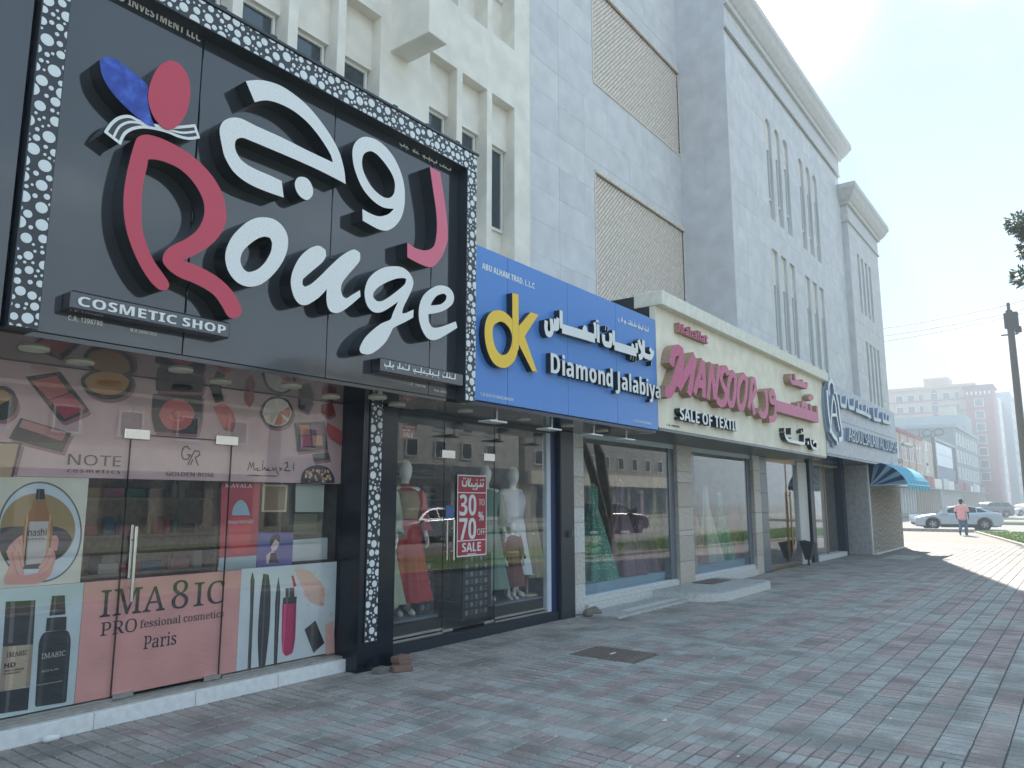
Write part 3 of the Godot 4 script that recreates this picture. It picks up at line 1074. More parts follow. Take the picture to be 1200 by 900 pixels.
func build_main_building() -> void:
	var b := thing("main_building", "tall pale stone-clad building with slit windows above the shops", "building", V(16, 0, -7))
	var count := [0]
	# --- recessed part: window slots on the left, latticed screens on the right
	var L := -7.24
	var slots := []
	for s in [1.44, 2.19, 2.94, 3.69, 4.44, 5.20, 5.95, 7.56, 8.31, 9.06]:
		slots.append([s, s + 0.62, 5.1, 8.32])
	for s in [1.44, 2.19, 2.94, 3.69, 4.44, 5.20, 5.95, 7.56, 8.31, 9.06]:
		slots.append([s, s + 0.62, 9.4, 12.6])
	var t := tool()
	wall(t, -8.0, 10.14, 3.2, 18.6, L - 0.35, L, slots)
	part(b, "plaster_wall", done(t), M.plaster)
	for q in slots:
		slot_window(b, q[0], q[1], q[2], q[3], q[2] + 1.0, q[3] - 0.76, L, 0.29, M.plaster)
	# pier between the two groups of slots with a boxed downpipe
	part(b, "boxed_duct", sc(6.75, 7.12, 7.88, 14.6, L - 0.05, -6.49, 0.01), M.plaster)
	var lat := [[12.38, 16.55, 5.3, 8.12], [12.38, 16.55, 10.12, 12.3]]
	t = tool()
	wall(t, 10.14, 16.64, 3.2, 18.6, L - 0.35, L - 0.02, lat)
	part(b, "backing_wall", done(t), M.wall)
	clad(b, 10.14, 16.62, 4.0, 14.6, L, lat, count)
	for q in lat:
		lattice(b, q[0], q[1], q[2], q[3], L)
	# --- main block, standing forward
	var F := -6.0
	var slits := []
	var groups := [[19.42, 3], [22.42, 3]]
	for g in groups:
		for k in g[1]:
			slits.append([g[0] + 0.76 * k, g[0] + 0.76 * k + 0.46, 9.1, 12.0])
			slits.append([g[0] + 0.76 * k, g[0] + 0.76 * k + 0.46, 4.9, 8.25])
	t = tool()
	wall(t, 16.6, 27.5, 3.2, 14.4, F - 0.4, F - 0.02, slits)
	sb(t, 16.62, 16.95, 3.2, 14.4, -9.0, F - 0.4)
	part(b, "backing_wall", done(t), M.wall)
	clad(b, 16.6, 27.5, 4.0, 12.95, F, slits, count)
	for q in slits:
		if q[3] > 11.0:
			t = tool()
			spandrel(t, q[0], q[1], q[3], F - 0.3, F - 0.004)
			part(b, "arch_head", done(t), M.wall).set_meta("kind", "stuff")
			slot_window(b, q[0], q[1], q[2], q[3], q[2] + 0.6, q[3] - 0.8, F, 0.12, M.slot_back)
		else:
			slot_window(b, q[0], q[1], q[2], q[3], q[2] + 0.7, q[3] - 0.9, F, 0.12, M.slot_back)
	# return wall facing the camera
	var tr := tool()
	for j in 18:
		for i in 2:
			sb(tr, 16.58, 16.6, 4.0 + j * 0.61 + 0.001, 4.0 + (j + 1) * 0.61 - 0.001, L + 0.62 * i + 0.001, L + 0.62 * (i + 1) - 0.001)
	part(b, "return_wall", done(tr), M.cladding[1])
	t = tool()
	cornice(t, 16.59, 27.5, 13.74, F, [0.0, 1.0])
	cornice_end(t, 16.59, 13.74, F)
	part(b, "cornice", done(t), M.moulding)
	# --- second block
	var G := -5.8
	var slits2 := []
	for k in 4:
		slits2.append([28.6 + 0.62 * k, 28.6 + 0.62 * k + 0.36, 8.35, 10.55])
		slits2.append([29.0 + 0.62 * k, 29.0 + 0.62 * k + 0.36, 4.6, 7.35])
	t = tool()
	wall(t, 27.5, 32.4, 3.0, 12.6, G - 0.4, G - 0.015, slits2)
	sb(t, 27.502, 27.9, 3.0, 12.6, -9.0, G - 0.4)
	sb(t, 32.0, 32.4, 2.0, 12.6, -16.0, G - 0.4)
	part(b, "backing_wall", done(t), M.wall)
	t = tool()
	var nn := 0
	for j in 12:
		for i in 5:
			wall(t, 27.5 + 0.98 * i + 0.004, 27.5 + 0.98 * (i + 1) - 0.004, 4.2 + 0.62 * j + 0.004, 4.2 + 0.62 * (j + 1) - 0.004, G - 0.015, G, slits2)
	var cl := part(b, "far_cladding", done(t), M.cladding[3])
	cl.set_meta("kind", "stuff")
	for q in slits2:
		slot_window(b, q[0], q[1], q[2], q[3], q[2] + 0.5, q[3] - 0.3, G, 0.11, M.slot_back)
	t = tool()
	cornice(t, 27.5, 32.4, 12.05, G, [1.0, 1.0])
	part(b, "cornice", done(t), M.moulding)
	# roof and rear so that the sky does not show through
	t = tool()
	sb(t, -8.0, 16.6, 18.4, 18.6, -20.0, L - 0.35)
	sb(t, 16.6, 27.5, 14.3, 14.42, -20.0, F - 0.4)
	sb(t, 27.5, 32.4, 12.5, 12.62, -20.0, G - 0.4)
	sb(t, 16.5, 16.62, 14.4, 18.4, -20.0, L - 0.35)
	sb(t, -8.0, 32.4, 3.2, 14.4, -20.3, -20.0)
	part(b, "roof", done(t), M.wall)

func lattice(b: Node3D, s0: float, s1: float, h0: float, h1: float, L: float) -> void:
	var sc_ := part(b, "lattice_screen", sbm(s0, s1, h0, h1, L - 0.2, L - 0.15), M.slot_back)
	var t := tool()
	var p := 0.105
	var w := 0.027
	var n := int(((s1 - s0) + (h1 - h0)) / p)
	for dir in [1.0, -1.0]:
		for i in range(1, n):
			var c := i * p
			# line s - s0 + dir*h ...
			var a := Vector2(maxf(0.0, c - (h1 - h0)), minf(c, h1 - h0))
			var e := Vector2(minf(c, s1 - s0), maxf(0.0, c - (s1 - s0)))
			if a.distance_to(e) < 0.05:
				continue
			if dir < 0:
				a.y = (h1 - h0) - a.y
				e.y = (h1 - h0) - e.y
			var d := (e - a).normalized().orthogonal() * w
			var z0 := L - 0.06 + (0.0 if dir > 0 else 0.022)
			var q := [a - d, e - d, e + d, a + d]
			var lo := []
			var hi := []
			for v in q:
				lo.append(V(s0 + v.x, h0 + v.y, z0))
				hi.append(V(s0 + v.x, h0 + v.y, z0 + 0.02))
			if (e - a).cross(d) < 0:
				lo.reverse()
				hi.reverse()
			quad(t, hi[0], hi[1], hi[2], hi[3])
			for k in 4:
				quad(t, lo[k], lo[(k + 1) % 4], hi[(k + 1) % 4], hi[k])
	part(sc_, "lattice", done(t), M.lattice).set_meta("kind", "stuff")
	t = tool()
	sb(t, s0 - 0.02, s1 + 0.02, h1, h1 + 0.07, L - 0.06, L + 0.05)
	sb(t, s0 - 0.02, s1 + 0.02, h0 - 0.05, h0, L - 0.06, L + 0.02)
	sb(t, s0 - 0.04, s0, h0, h1, L - 0.06, L + 0.015)
	sb(t, s1, s1 + 0.04, h0, h1, L - 0.06, L + 0.015)
	for k in [0.333, 0.667]:
		sb(t, lerpf(s0, s1, k) - 0.012, lerpf(s0, s1, k) + 0.012, h0, h1, L - 0.09, L - 0.062)
	part(sc_, "screen_frame", done(t), M.lattice)

# ---------------------------------------------------------------- shells of the shops
func build_shop_shells() -> void:
	var b: Node3D = get_node("main_building")
	var t := tool()
	# floor slab inside, rear wall, ceiling, walls between the shops
	var fl := tool()
	sb(fl, -3.0, 32.0, -0.1, 0.10, -10.2, -5.99)
	part(b, "shop_floor", done(fl), M.inside_floor)
	sb(t, -3.0, 32.0, 0.1, 3.2, -10.4, -10.2)
	for s in [0.9, 5.2, 8.95, 13.75, 17.6, 21.12, 25.5, 31.8]:
		sb(t, s, s + 0.14, 0.1, 2.62, -10.2, -6.02)
	part(b, "shop_walls", done(t), M.inside_wall)
	var ce := tool()
	sb(ce, -3.0, 32.0, 2.62, 2.9, -10.2, -6.0)
	sb(ce, -3.0, 16.6, 2.9, 3.25, -10.2, -7.0)
	part(b, "shop_ceiling", done(ce), M.inside_ceiling)
	# flat roof of the ground floor, behind the signs
	var rf := tool()
	sb(rf, -3.0, 32.0, 3.05, 3.2, -7.6, -5.4)
	part(b, "low_roof", done(rf), M.grey_wall)
# ---------------------------------------------------------------- cosmetics shop: sign
func dots(t: SurfaceTool, s0: float, s1: float, h0: float, h1: float, l: float) -> void:
	var placed := []
	var r_ := [0.036, 0.027, 0.020, 0.014, 0.009]
	for level in r_.size():
		var tries: int = int((s1 - s0) * (h1 - h0) * [110, 260, 420, 700, 1500][level])
		for i in tries:
			var r: float = r_[level] * rng.randf_range(0.85, 1.1)
			var c := Vector2(rng.randf_range(s0 - r * 0.4, s1 + r * 0.4), rng.randf_range(h0 - r * 0.4, h1 + r * 0.4))
			var ok := true
			for q in placed:
				if c.distance_to(q[0]) < r + q[1] + 0.010:
					ok = false
					break
			if ok:
				placed.append([c, r])
				var res := Geometry2D.intersect_polygons(ellipse(c, r, r, 16), rect(s0 + 0.006, s1 - 0.006, h0 + 0.006, h1 - 0.006))
				for p in res:
					face(t, p, [], l)
					rim_(t, p, l - 0.004, l)

func downlight(parent: Node3D, s: float, l: float, h: float) -> void:
	var t := tool()
	var up := Vector3.RIGHT
	loft(t, [disc_ring(V(s, h - 0.012, l), Vector3.RIGHT, Vector3.BACK, 0.055, 0.055), disc_ring(V(s, h - 0.018, l), Vector3.RIGHT, Vector3.BACK, 0.085, 0.085), disc_ring(V(s, h, l), Vector3.RIGHT, Vector3.BACK, 0.09, 0.09)], false)
	loft(t, [disc_ring(V(s, h - 0.002, l), Vector3.RIGHT, Vector3.BACK, 0.05, 0.05), disc_ring(V(s, h - 0.012, l), Vector3.RIGHT, Vector3.BACK, 0.055, 0.055)], true)
	part(parent, "downlight", done(t), flat_once("lamp_ring", Color(0.82, 0.80, 0.72), 0.4))

func flat_once(key: String, c: Color, rough := 0.6) -> StandardMaterial3D:
	if not M.has(key):
		M[key] = flat(c, rough)
	return M[key]

func build_cosmetics_sign() -> void:
	var g := thing("shop_sign", "large glossy black cosmetics shop sign with white script letters and dotted frame", "sign", V(3.7, 2.62, -4.98))
	var L := -4.98
	# board of four panels with narrow joints
	part(g, "backing", sbm(1.6, 5.82, 2.63, 5.24, -5.4, L - 0.03), M.joint)
	var cuts := [1.70, 2.75, 4.015, 5.27, 5.70]
	for i in 4:
		part(g, "panel", sc(cuts[i] + 0.004, cuts[i + 1] - 0.004, 2.62, 5.12, L - 0.03, L, 0.004), M.black)
	# frame: dotted front, dark returns
	var rails := [[1.62, 1.78, 2.60, 5.25], [5.66, 5.815, 2.60, 5.05], [1.78, 5.815, 5.05, 5.25]]
	for i in 3:
		var q: Array = rails[i]
		var f := part(g, "frame_rail", sc(q[0], q[1], q[2], q[3], L - 0.03, -4.85, 0.004), M.frame_grey)
		var t := tool()
		dots(t, q[0], q[1], q[2], q[3], -4.846)
		part(f, "dots", done(t), M.dot)
	var cap := tool()
	sb(cap, 1.6, 5.835, 5.253, 5.275, -5.4, -4.835)
	for k in 9:
		var s := 1.9 + 0.45 * k
		sb(cap, s, s + 0.05, 5.275, 5.31, -4.95, -4.86)
		tube(cap, [V(s + 0.16, 5.27, -4.9), V(s + 0.20, 5.30, -4.88)], [0.006], 5)
	part(g, "top_cap", done(cap), M.frame_grey)
	part(g, "side_panel", sc(0.4, 1.60, 2.60, 5.4, L - 0.05, -4.9, 0.006), M.black)
	# emblem and letters
	var l1 := -4.83
	var W: Material = M.letter_white
	var E: Material = M.letter_edge
	part(g, "emblem_wing", solid(smooth(pts("wing_blue")), [], L, l1 - 0.006, M.letter_blue, E)).set_meta("label", "blue marbled leaf of the emblem")
	part(g, "emblem_head", solid(smooth(pts("head_red")), [], L, l1, M.letter_red, E)).set_meta("label", "red oval of the emblem")
	var co := part(g, "emblem_collar", solid(smooth(pts("collar")), [], L, l1 - 0.012, M.frame_grey, E))
	var t3 := tool()
	var ring := smooth(pts("collar"))
	for q: PackedVector2Array in Geometry2D.offset_polyline(ring + PackedVector2Array([ring[0]]), 0.010, Geometry2D.JOIN_ROUND, Geometry2D.END_ROUND):
		if not Geometry2D.is_polygon_clockwise(q):
			var hs := []
			for w: PackedVector2Array in Geometry2D.offset_polygon(ring, -0.010):
				hs.append(w)
			face(t3, Geometry2D.offset_polygon(ring, 0.010)[0], hs, l1 - 0.009)
			break
	for q in stroke(pts("collar_line"), 0.008):
		face(t3, q, [], l1 - 0.010)
	part(co, "white_lines", done(t3), W)
	part(g, "letter", solid(smooth(pts("R")), [], L, l1 + 0.004, M.letter_red, E)).set_meta("label", "red figure-like letter R")
	part(g, "letter", solid(smooth(pts("o")), [smooth(pts("o_h"))], L, l1, W, E))
	part(g, "letter", solid(smooth(pts("u")), [], L, l1, W, E))
	part(g, "letter", solid(smooth(pts("g")), [smooth(pts("g_h"))], L, l1, W, E))
	part(g, "letter", solid(smooth(pts("e")), [smooth(pts("e_h"))], L, l1, W, E))
	part(g, "letter", solid(smooth(pts("jeem")), [], L, l1, W, E))
	part(g, "letter_dot", solid(smooth(pts("dot")), [], L, l1, W, E))
	part(g, "letter", solid(smooth(pts("waw")), [smooth(pts("waw_h"))], L, l1, W, E))
	part(g, "letter", solid(smooth(pts("reh")), [], L, l1, M.letter_pinkish if M.has("letter_pinkish") else M.letter_red, E)).set_meta("label", "red hooked Arabic letter")
	# plaques
	var p1 := part(g, "plaque", sc(1.945, 3.037, 2.77, 2.892, L, -4.86, 0.012), M.black)
	words(p1, "lettering", "COSMETIC SHOP", 1.985, 2.797, 1.01, 0.062, -4.859, 0.006, W, sans_bold)
	var p2 := part(g, "plaque", sc(4.52, 5.64, 2.738, 2.862, L, -4.86, 0.008), M.black)
	arabic_line(p2, 4.56, 5.56, 2.795, 0.055, -4.856, [3, 4, 9, 5], 0.0055, W)
	words(g, "lettering", "AND INVESTMENT LLC", 2.02, 5.005, 0.70, 0.06, L, 0.004, W, sans_bold)
	words(g, "lettering", "C.R: 1398780", 1.985, 2.722, 0.21, 0.033, L, 0.004, W, sans_bold)
	words(g, "lettering", "M.M:24603/2022", 2.375, 2.722, 0.18, 0.022, L, 0.004, W, sans_bold)
	arabic_line(g, 4.80, 5.58, 5.02, 0.05, L + 0.003, [4, 3, 6, 5], 0.006, W)
	words(g, "lettering", "C.R: 1398780", 4.98, 2.685, 0.24, 0.022, L, 0.004, W, sans)
	words(g, "lettering", "M.M: 24603", 5.34, 2.665, 0.18, 0.022, L, 0.004, W, sans)
	# canopy underside
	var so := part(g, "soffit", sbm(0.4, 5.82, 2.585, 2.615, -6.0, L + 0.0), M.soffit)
	for q in [[1.95, -5.35], [2.35, -5.62], [2.95, -5.35], [3.45, -5.62], [3.95, -5.35], [4.6, -5.62], [4.9, -5.3], [5.4, -5.55], [1.5, -5.6]]:
		downlight(so, q[0], q[1], 2.585)

# small flowing line of Arabic-like strokes: words of a few joined teeth, tails and dots
func arabic_line(parent: Node3D, s0: float, s1: float, base: float, size: float, l: float, parts_: Array, r: float, mat: Material) -> void:
	var t := tool()
	var total := 0
	for n in parts_:
		total += n + 1
	var step := (s1 - s0) / total
	var s := s0
	var k := 0
	var lift := 0.0
	for n in parts_:
		var line := PackedVector2Array()
		var x := s
		line.append(Vector2(x, base + size * 0.35))
		line.append(Vector2(x + step * 0.15, base - size * 0.1))
		for i in n:
			line.append(Vector2(x + step * (0.5 + i), base))
			if (i + k) % 3 == 1:
				line.append(Vector2(x + step * (0.7 + i), base + size * 0.9))
				line.append(Vector2(x + step * (0.78 + i), base))
			elif (i + k) % 3 == 2:
				line.append(Vector2(x + step * (0.7 + i), base + size * 0.4))
				line.append(Vector2(x + step * (0.85 + i), base))
		for q: PackedVector2Array in Geometry2D.offset_polyline(line, r, Geometry2D.JOIN_ROUND, Geometry2D.END_ROUND):
			if not Geometry2D.is_polygon_clockwise(q):
				face(t, q, [], l + lift)
				lift += 0.0004
		for i in range(0, n, 2):
			var c := Vector2(x + step * (0.6 + i), base + (size * 0.75 if (i + k) % 2 else -size * 0.35))
			face(t, ellipse(c, r * 1.1, r * 1.1, 8), [], l + lift)
			lift += 0.0002
		s += step * (n + 1)
		k += 1
	part(parent, "lettering", done(t), mat).set_meta("kind", "stuff")

# ---------------------------------------------------------------- cosmetics shop: glass front
func glass_pane(parent: Node3D, s0: float, s1: float, h0: float, h1: float, l: float, called := "glass_pane") -> MeshInstance3D:
	return part(parent, called, sbm(s0, s1, h0, h1, l - 0.005, l + 0.005), M.glass)

func patch(parent: Node3D, s0: float, s1: float, h0: float, h1: float, l: float) -> void:
	part(parent, "patch_fitting", sc(s0, s1, h0, h1, l - 0.03, l + 0.012, 0.003), M.chrome)

func bar_handle(parent: Node3D, s: float, h0: float, h1: float, l: float, mat: Material, r := 0.014) -> void:
	var t := tool()
	tube(t, [V(s, h0, l + 0.055), V(s, h1, l + 0.055)], [r], 10)
	for h in [h0 + 0.1, h1 - 0.1]:
		tube(t, [V(s, h, l), V(s, h, l + 0.055)], [r * 0.6], 8)
	part(parent, "handle", done(t), mat)

func build_cosmetics_front() -> void:
	var f := thing("glass_shopfront", "glass front of the cosmetics shop covered with printed film", "shopfront", V(3.4, 0, -5.9))
	var L := -5.915
	for i in 6:
		part(f, "plinth_stone", sc(0.4 + 0.775 * i + 0.002, 0.4 + 0.775 * (i + 1) - 0.002, -0.01, 0.112, -6.0, -5.78, 0.004), M.plinth)
	part(f, "sill", sbm(0.4, 5.05, 0.112, 0.135, -5.99, -5.83), M.kerb)
	var rail := tool()
	sb(rail, 1.0, 2.90, 0.135, 0.158, -5.93, -5.90)
	sb(rail, 3.80, 5.02, 0.135, 0.158, -5.93, -5.90)
	part(f, "floor_rail", done(rail), M.chrome)
	glass_pane(f, 0.95, 2.892, 0.158, 2.585, L)
	glass_pane(f, 3.778, 5.02, 0.158, 2.585, L)
	glass_pane(f, 2.898, 3.772, 2.125, 2.585, L)
	var d := glass_pane(f, 2.898, 3.772, 0.17, 2.119, L, "door")
	bar_handle(d, 2.965, 0.85, 1.41, L, M.chrome)
	bar_handle(d, 2.965, 1.02, 1.42, L - 0.07, M.chrome)
	patch(d, 2.84, 3.04, 2.085, 2.165, L)
	patch(d, 3.62, 3.83, 2.085, 2.165, L)
	patch(d, 2.905, 3.06, 0.14, 0.18, L)
	patch(d, 3.64, 3.79, 0.14, 0.18, L)
	var jt := tool()
	for q in [[2.8925, 0.158, 2.12], [3.7725, 0.158, 2.12]]:
		sb(jt, q[0], q[0] + 0.005, q[1], q[2], L - 0.012, L + 0.004)
	sb(jt, 2.8975, 3.7725, 2.1195, 2.1245, L - 0.012, L + 0.004)
	part(f, "glass_joint", done(jt), M.black_trim)
	# dark column with the dotted strip
	var c := thing("dotted_column", "dark blue column with a strip of white dots beside the glass", "column", V(5.2, 0, -5.7))
	part(c, "shaft", sc(5.03, 5.50, -0.01, 2.585, -6.0, -5.62, 0.006), M.dark_gloss)
	var st := part(c, "dotted_strip", sc(5.10, 5.26, 0.26, 2.585, -5.62, -5.605, 0.003), M.frame_grey)
	var t := tool()
	dots(t, 5.10, 5.26, 0.27, 2.58, -5.600)
	part(st, "dots", done(t), M.dot)

# ---------------------------------------------------------------- printed films on the glass
func centre(p: PackedVector2Array) -> Vector2:
	var c := Vector2.ZERO
	for v in p:
		c += v
	return c / p.size()

# a printed sheen: narrow slice of an outline between two fractions of its width
func sheen(t: SurfaceTool, name_: String, f0: float, f1: float, c: Color, l: float) -> void:
	var p := smooth(pts(name_), 2)
	var lo := INF
	var hi := -INF
	for v in p:
		lo = minf(lo, v.x)
		hi = maxf(hi, v.x)
	for w: PackedVector2Array in Geometry2D.intersect_polygons(p, rect(lerpf(lo, hi, f0), lerpf(lo, hi, f1), -1.0, 9.0)):
		shape(t, w, c, l, false)

func film(called: String, label: String, s0: float, s1: float, h0: float, h1: float, back: Color, l := -5.932) -> Array:
	var n := thing(called, label, "poster", V((s0 + s1) / 2, h0, l))
	var b := part(n, "backing_film", sbm(s0, s1, h0, h1, l - 0.004, l - 0.002), flat_film(back))
	return [n, tool(), l - 0.0015]

var film_seed := 70
func flat_film(c: Color) -> StandardMaterial3D:
	film_seed += 1
	return grainy(c, 0.5, 0.07, 0.4, 0.012, 0.0, film_seed)

func C(r: int, g: int, b: int) -> Color:
	return Color8(r, g, b)

func build_posters() -> void:
	var ink := flat_once("ink", Color(0.14, 0.12, 0.15), 0.5)
	# --- upper band: make-up laid out on pink
	var a := film("window_film", "upper window film of blushers and palettes on dusty pink", 0.95, 5.02, 1.775, 2.578, C(202, 170, 172))
	var t: SurfaceTool = a[1]
	var l: float = a[2]
	var dark := C(38, 36, 42)
	# the printed objects throw printed shadows on the pink
	for q in ["f_compact", "f_duo", "f_pal", "f_box", "f_lid", "f_open", "f_powder", "f_pie", "f_quad", "f_blk", "f_blk2", "f_bronz", "f_petal", "f_petal2"]:
		var moved := PackedVector2Array()
		for v in smooth(pts(q), 2):
			moved.append(v + Vector2(0.018, -0.026))
		for w: PackedVector2Array in Geometry2D.intersect_polygons(moved, rect(0.96, 5.015, 1.78, 2.575)):
			shape(t, w, C(150, 100, 110), l, false)
		l += 0.0001
	for q in [["f_compact", dark], ["f_compact_in", C(168, 118, 62)], ["f_duo", dark], ["f_duo_a", C(180, 96, 92)], ["f_duo_b", C(168, 48, 76)], ["f_pal", dark], ["f_pal_a", C(176, 120, 122)], ["f_box", C(52, 46, 48)], ["f_box_a", C(178, 150, 124)], ["f_lid", dark], ["f_lid_a", C(120, 52, 58)], ["f_open", dark], ["f_powder", C(196, 96, 96)], ["f_brush", dark], ["f_pie", C(54, 48, 52)], ["f_quad", C(54, 44, 56)], ["f_blk", C(78, 72, 80)], ["f_blk2", C(60, 54, 62)], ["f_petal", C(186, 84, 88)], ["f_petal2", C(150, 52, 58)], ["f_petal3", C(150, 60, 70)], ["f_pearl", C(52, 46, 52)]]:
		shape(t, pts(q[0]), q[1], l, q[0] in ["f_compact", "f_compact_in", "f_bronz", "f_pie", "f_pearl", "f_petal", "f_petal2", "f_petal3", "f_powder", "f_open", "f_lid", "f_lid_a"])
		l += 0.0002
	shape(t, pts("f_bronz"), dark, l)
	shape(t, pts("f_bronz_a"), C(176, 130, 84), l + 0.0002)
	shape(t, pts("f_open_a"), C(196, 92, 92), l + 0.0002)
	var pin := smooth(pts("f_pie_in"), 3)
	var pc := pts("f_pie_c")[0]
	var cols := [C(214, 204, 198), C(190, 84, 72), C(196, 120, 96), C(206, 186, 170), C(210, 196, 190)]
	shape(t, pin, C(222, 214, 208), l + 0.0002, false)
	for k in 5:
		var wedge := PackedVector2Array([pc])
		var n := pin.size()
		for i in range(int(n * k / 5.0), int(n * (k + 1) / 5.0)):
			wedge.append(pc.lerp(pin[i % n], 0.93))
		shape(t, wedge, cols[k], l + 0.0004, false)
	for k in 4:
		shape(t, pts("f_quad%d" % k), [C(190, 116, 86), C(130, 62, 110), C(176, 72, 112), C(196, 132, 108)][k], l + 0.0004, false)
	for k in 46:
		var c0 := Vector2(4.74 + rng.randf_range(-0.15, 0.15), 1.79 + rng.randf_range(0.0, 0.11))
		shape(t, ellipse(c0, 0.013, 0.013, 8), [C(200, 160, 120), C(160, 100, 80), C(214, 190, 160)][k % 3], l + 0.0004 + 0.00002 * k, false)
	for k in 3:
		var arc := PackedVector2Array()
		for i in 8:
			var a0 := -0.4 + i * 0.4 + k * 1.9
			arc.append(centre(pts("f_open_a")) + Vector2(cos(a0) * (0.025 + 0.018 * k), sin(a0) * (0.02 + 0.016 * k)))
		for w in stroke(arc, 0.007):
			shape(t, w, [C(212, 120, 100), C(176, 60, 76), C(220, 130, 116)][k], l + 0.0005 + 0.0001 * k, false)
	for q in [["f_bronz", C(96, 84, 80)], ["f_duo", C(92, 84, 86)], ["f_open", C(84, 80, 86)], ["f_lid", C(78, 72, 78)], ["f_pal", C(88, 80, 84)], ["f_quad", C(96, 84, 98)]]:
		var o := smooth(pts(q[0]), 2)
		var line := PackedVector2Array()
		for i in int(o.size() * 0.4):
			line.append(o[i].lerp(centre(o), 0.05))
		for w in stroke(line, 0.003):
			shape(t, w, q[1], l + 0.0007, false)
			l += 0.00005
	part(a[0], "print", done(t), M.film)
	var lt := -5.931
	words(a[0], "lettering", "NOTE", 2.455, 1.868, 0.385, 0.078, lt, 0.002, ink, sans)
	words(a[0], "lettering", "c o s m e t i c s", 2.458, 1.812, 0.38, 0.03, lt, 0.002, ink, sans)
	words(a[0], "lettering", "GOLDEN ROSE", 3.208, 1.808, 0.425, 0.034, lt, 0.002, ink, sans)
	var gm := tool()
	var lines := [PackedVector2Array([Vector2(3.40, 2.03), Vector2(3.37, 2.055), Vector2(3.34, 2.04), Vector2(3.328, 1.99), Vector2(3.345, 1.95), Vector2(3.38, 1.945), Vector2(3.41, 1.985), Vector2(3.375, 1.985)]), PackedVector2Array([Vector2(3.385, 1.90), Vector2(3.44, 2.02), Vector2(3.48, 2.02), Vector2(3.49, 1.99), Vector2(3.45, 1.965), Vector2(3.48, 1.90)]), PackedVector2Array([Vector2(3.41, 1.90), Vector2(3.43, 1.95)])]
	var dl := 0.0
	for q in lines:
		for w in stroke(q, 0.006):
			face(gm, w, [], lt + 0.0012 + dl)
			dl += 0.0003
	lines = [PackedVector2Array([Vector2(3.955, 1.87), Vector2(3.975, 1.95), Vector2(3.99, 1.90), Vector2(4.01, 1.95), Vector2(4.02, 1.88), Vector2(4.06, 1.90), Vector2(4.05, 1.875), Vector2(4.09, 1.88)]), PackedVector2Array([Vector2(4.11, 1.97), Vector2(4.105, 1.88), Vector2(4.14, 1.91), Vector2(4.12, 1.90), Vector2(4.155, 1.88), Vector2(4.17, 1.905), Vector2(4.155, 1.885), Vector2(4.20, 1.88)]), PackedVector2Array([Vector2(4.21, 1.91), Vector2(4.225, 1.88), Vector2(4.25, 1.91), Vector2(4.26, 1.88), Vector2(4.285, 1.84)]), PackedVector2Array([Vector2(4.285, 1.91), Vector2(4.315, 1.90), Vector2(4.29, 1.88)]), PackedVector2Array([Vector2(4.34, 1.95), Vector2(4.37, 1.965), Vector2(4.38, 1.93), Vector2(4.34, 1.885), Vector2(4.41, 1.885)]), PackedVector2Array([Vector2(4.445, 1.96), Vector2(4.445, 1.885)])]
	for q in lines:
		for w in stroke(q, 0.0045):
			face(gm, w, [], lt + 0.0012 + dl)
			dl += 0.0003
	part(a[0], "monogram", done(gm), ink)
	words(a[0], "lettering", "FLORMAR COLLECTION", 3.96, 1.825, 0.30, 0.015, lt, 0.002, ink, sans)
	# --- photograph of a bottle in a hand, lower left
	a = film("window_poster", "printed photo of a hand holding an amber bottle before a round mirror", 1.75, 2.615, 1.015, 1.772, C(214, 210, 192))
	t = a[1]
	l = a[2]
	var clip := rect(1.75, 2.60, 1.03, 1.765)
	var lay := [["r_out", C(96, 98, 98)], ["r_out", C(190, 202, 208)], ["r_in", C(152, 128, 88)], ["r_dark", C(62, 58, 66)], ["hand_r", C(196, 138, 128)], ["bottle", C(150, 104, 66)], ["bottle_dark", C(44, 36, 44)], ["bottle_label", C(186, 178, 172)], ["bottle_cap", C(34, 38, 44)], ["hand_l", C(206, 150, 138)]]
	for i in lay.size():
		var q := smooth(pts(lay[i][0]), 2) if not lay[i][0] in ["bottle_label", "bottle_cap"] else pts(lay[i][0])
		if i == 1:
			q = Geometry2D.offset_polygon(q, -0.012)[0]
		for w: PackedVector2Array in Geometry2D.intersect_polygons(q, clip):
			shape(t, w, lay[i][1], l, false)
		l += 0.0003
	for q in [["bottle", 0.06, 0.12, C(196, 150, 104)], ["bottle", 0.84, 0.92, C(190, 146, 100)], ["bottle_cap", 0.2, 0.4, C(74, 80, 88)], ["bottle_label", 0.0, 0.08, C(164, 156, 150)], ["r_dark", 0.72, 0.76, C(108, 104, 108)], ["r_dark", 0.82, 0.85, C(96, 92, 98)]]:
		if q[0] != "r_dark":
			sheen(t, q[0], q[1], q[2], q[3], l)
		l += 0.0001
	# fingers round the bottle
	for q in [[Vector2(2.165, 1.33), Vector2(2.20, 1.25), Vector2(2.215, 1.15)], [Vector2(2.40, 1.27), Vector2(2.375, 1.19), Vector2(2.34, 1.13)], [Vector2(2.41, 1.21), Vector2(2.385, 1.14), Vector2(2.34, 1.10)], [Vector2(2.17, 1.26), Vector2(2.19, 1.18), Vector2(2.22, 1.10)]]:
		for w in stroke(PackedVector2Array(q), 0.021):
			shape(t, w, C(170, 112, 102), l, false)
			l += 0.0002
		for w in stroke(PackedVector2Array(q), 0.0175):
			shape(t, w, C(208, 154, 142), l, false)
			l += 0.0002
	part(a[0], "print", done(t), M.film)
	words(a[0], "lettering", "nashi", 2.238, 1.362, 0.118, 0.05, lt + 0.003, 0.002, ink, sans)
	words(a[0], "lettering", "A R G A N", 2.24, 1.335, 0.105, 0.012, lt + 0.003, 0.002, ink, sans)
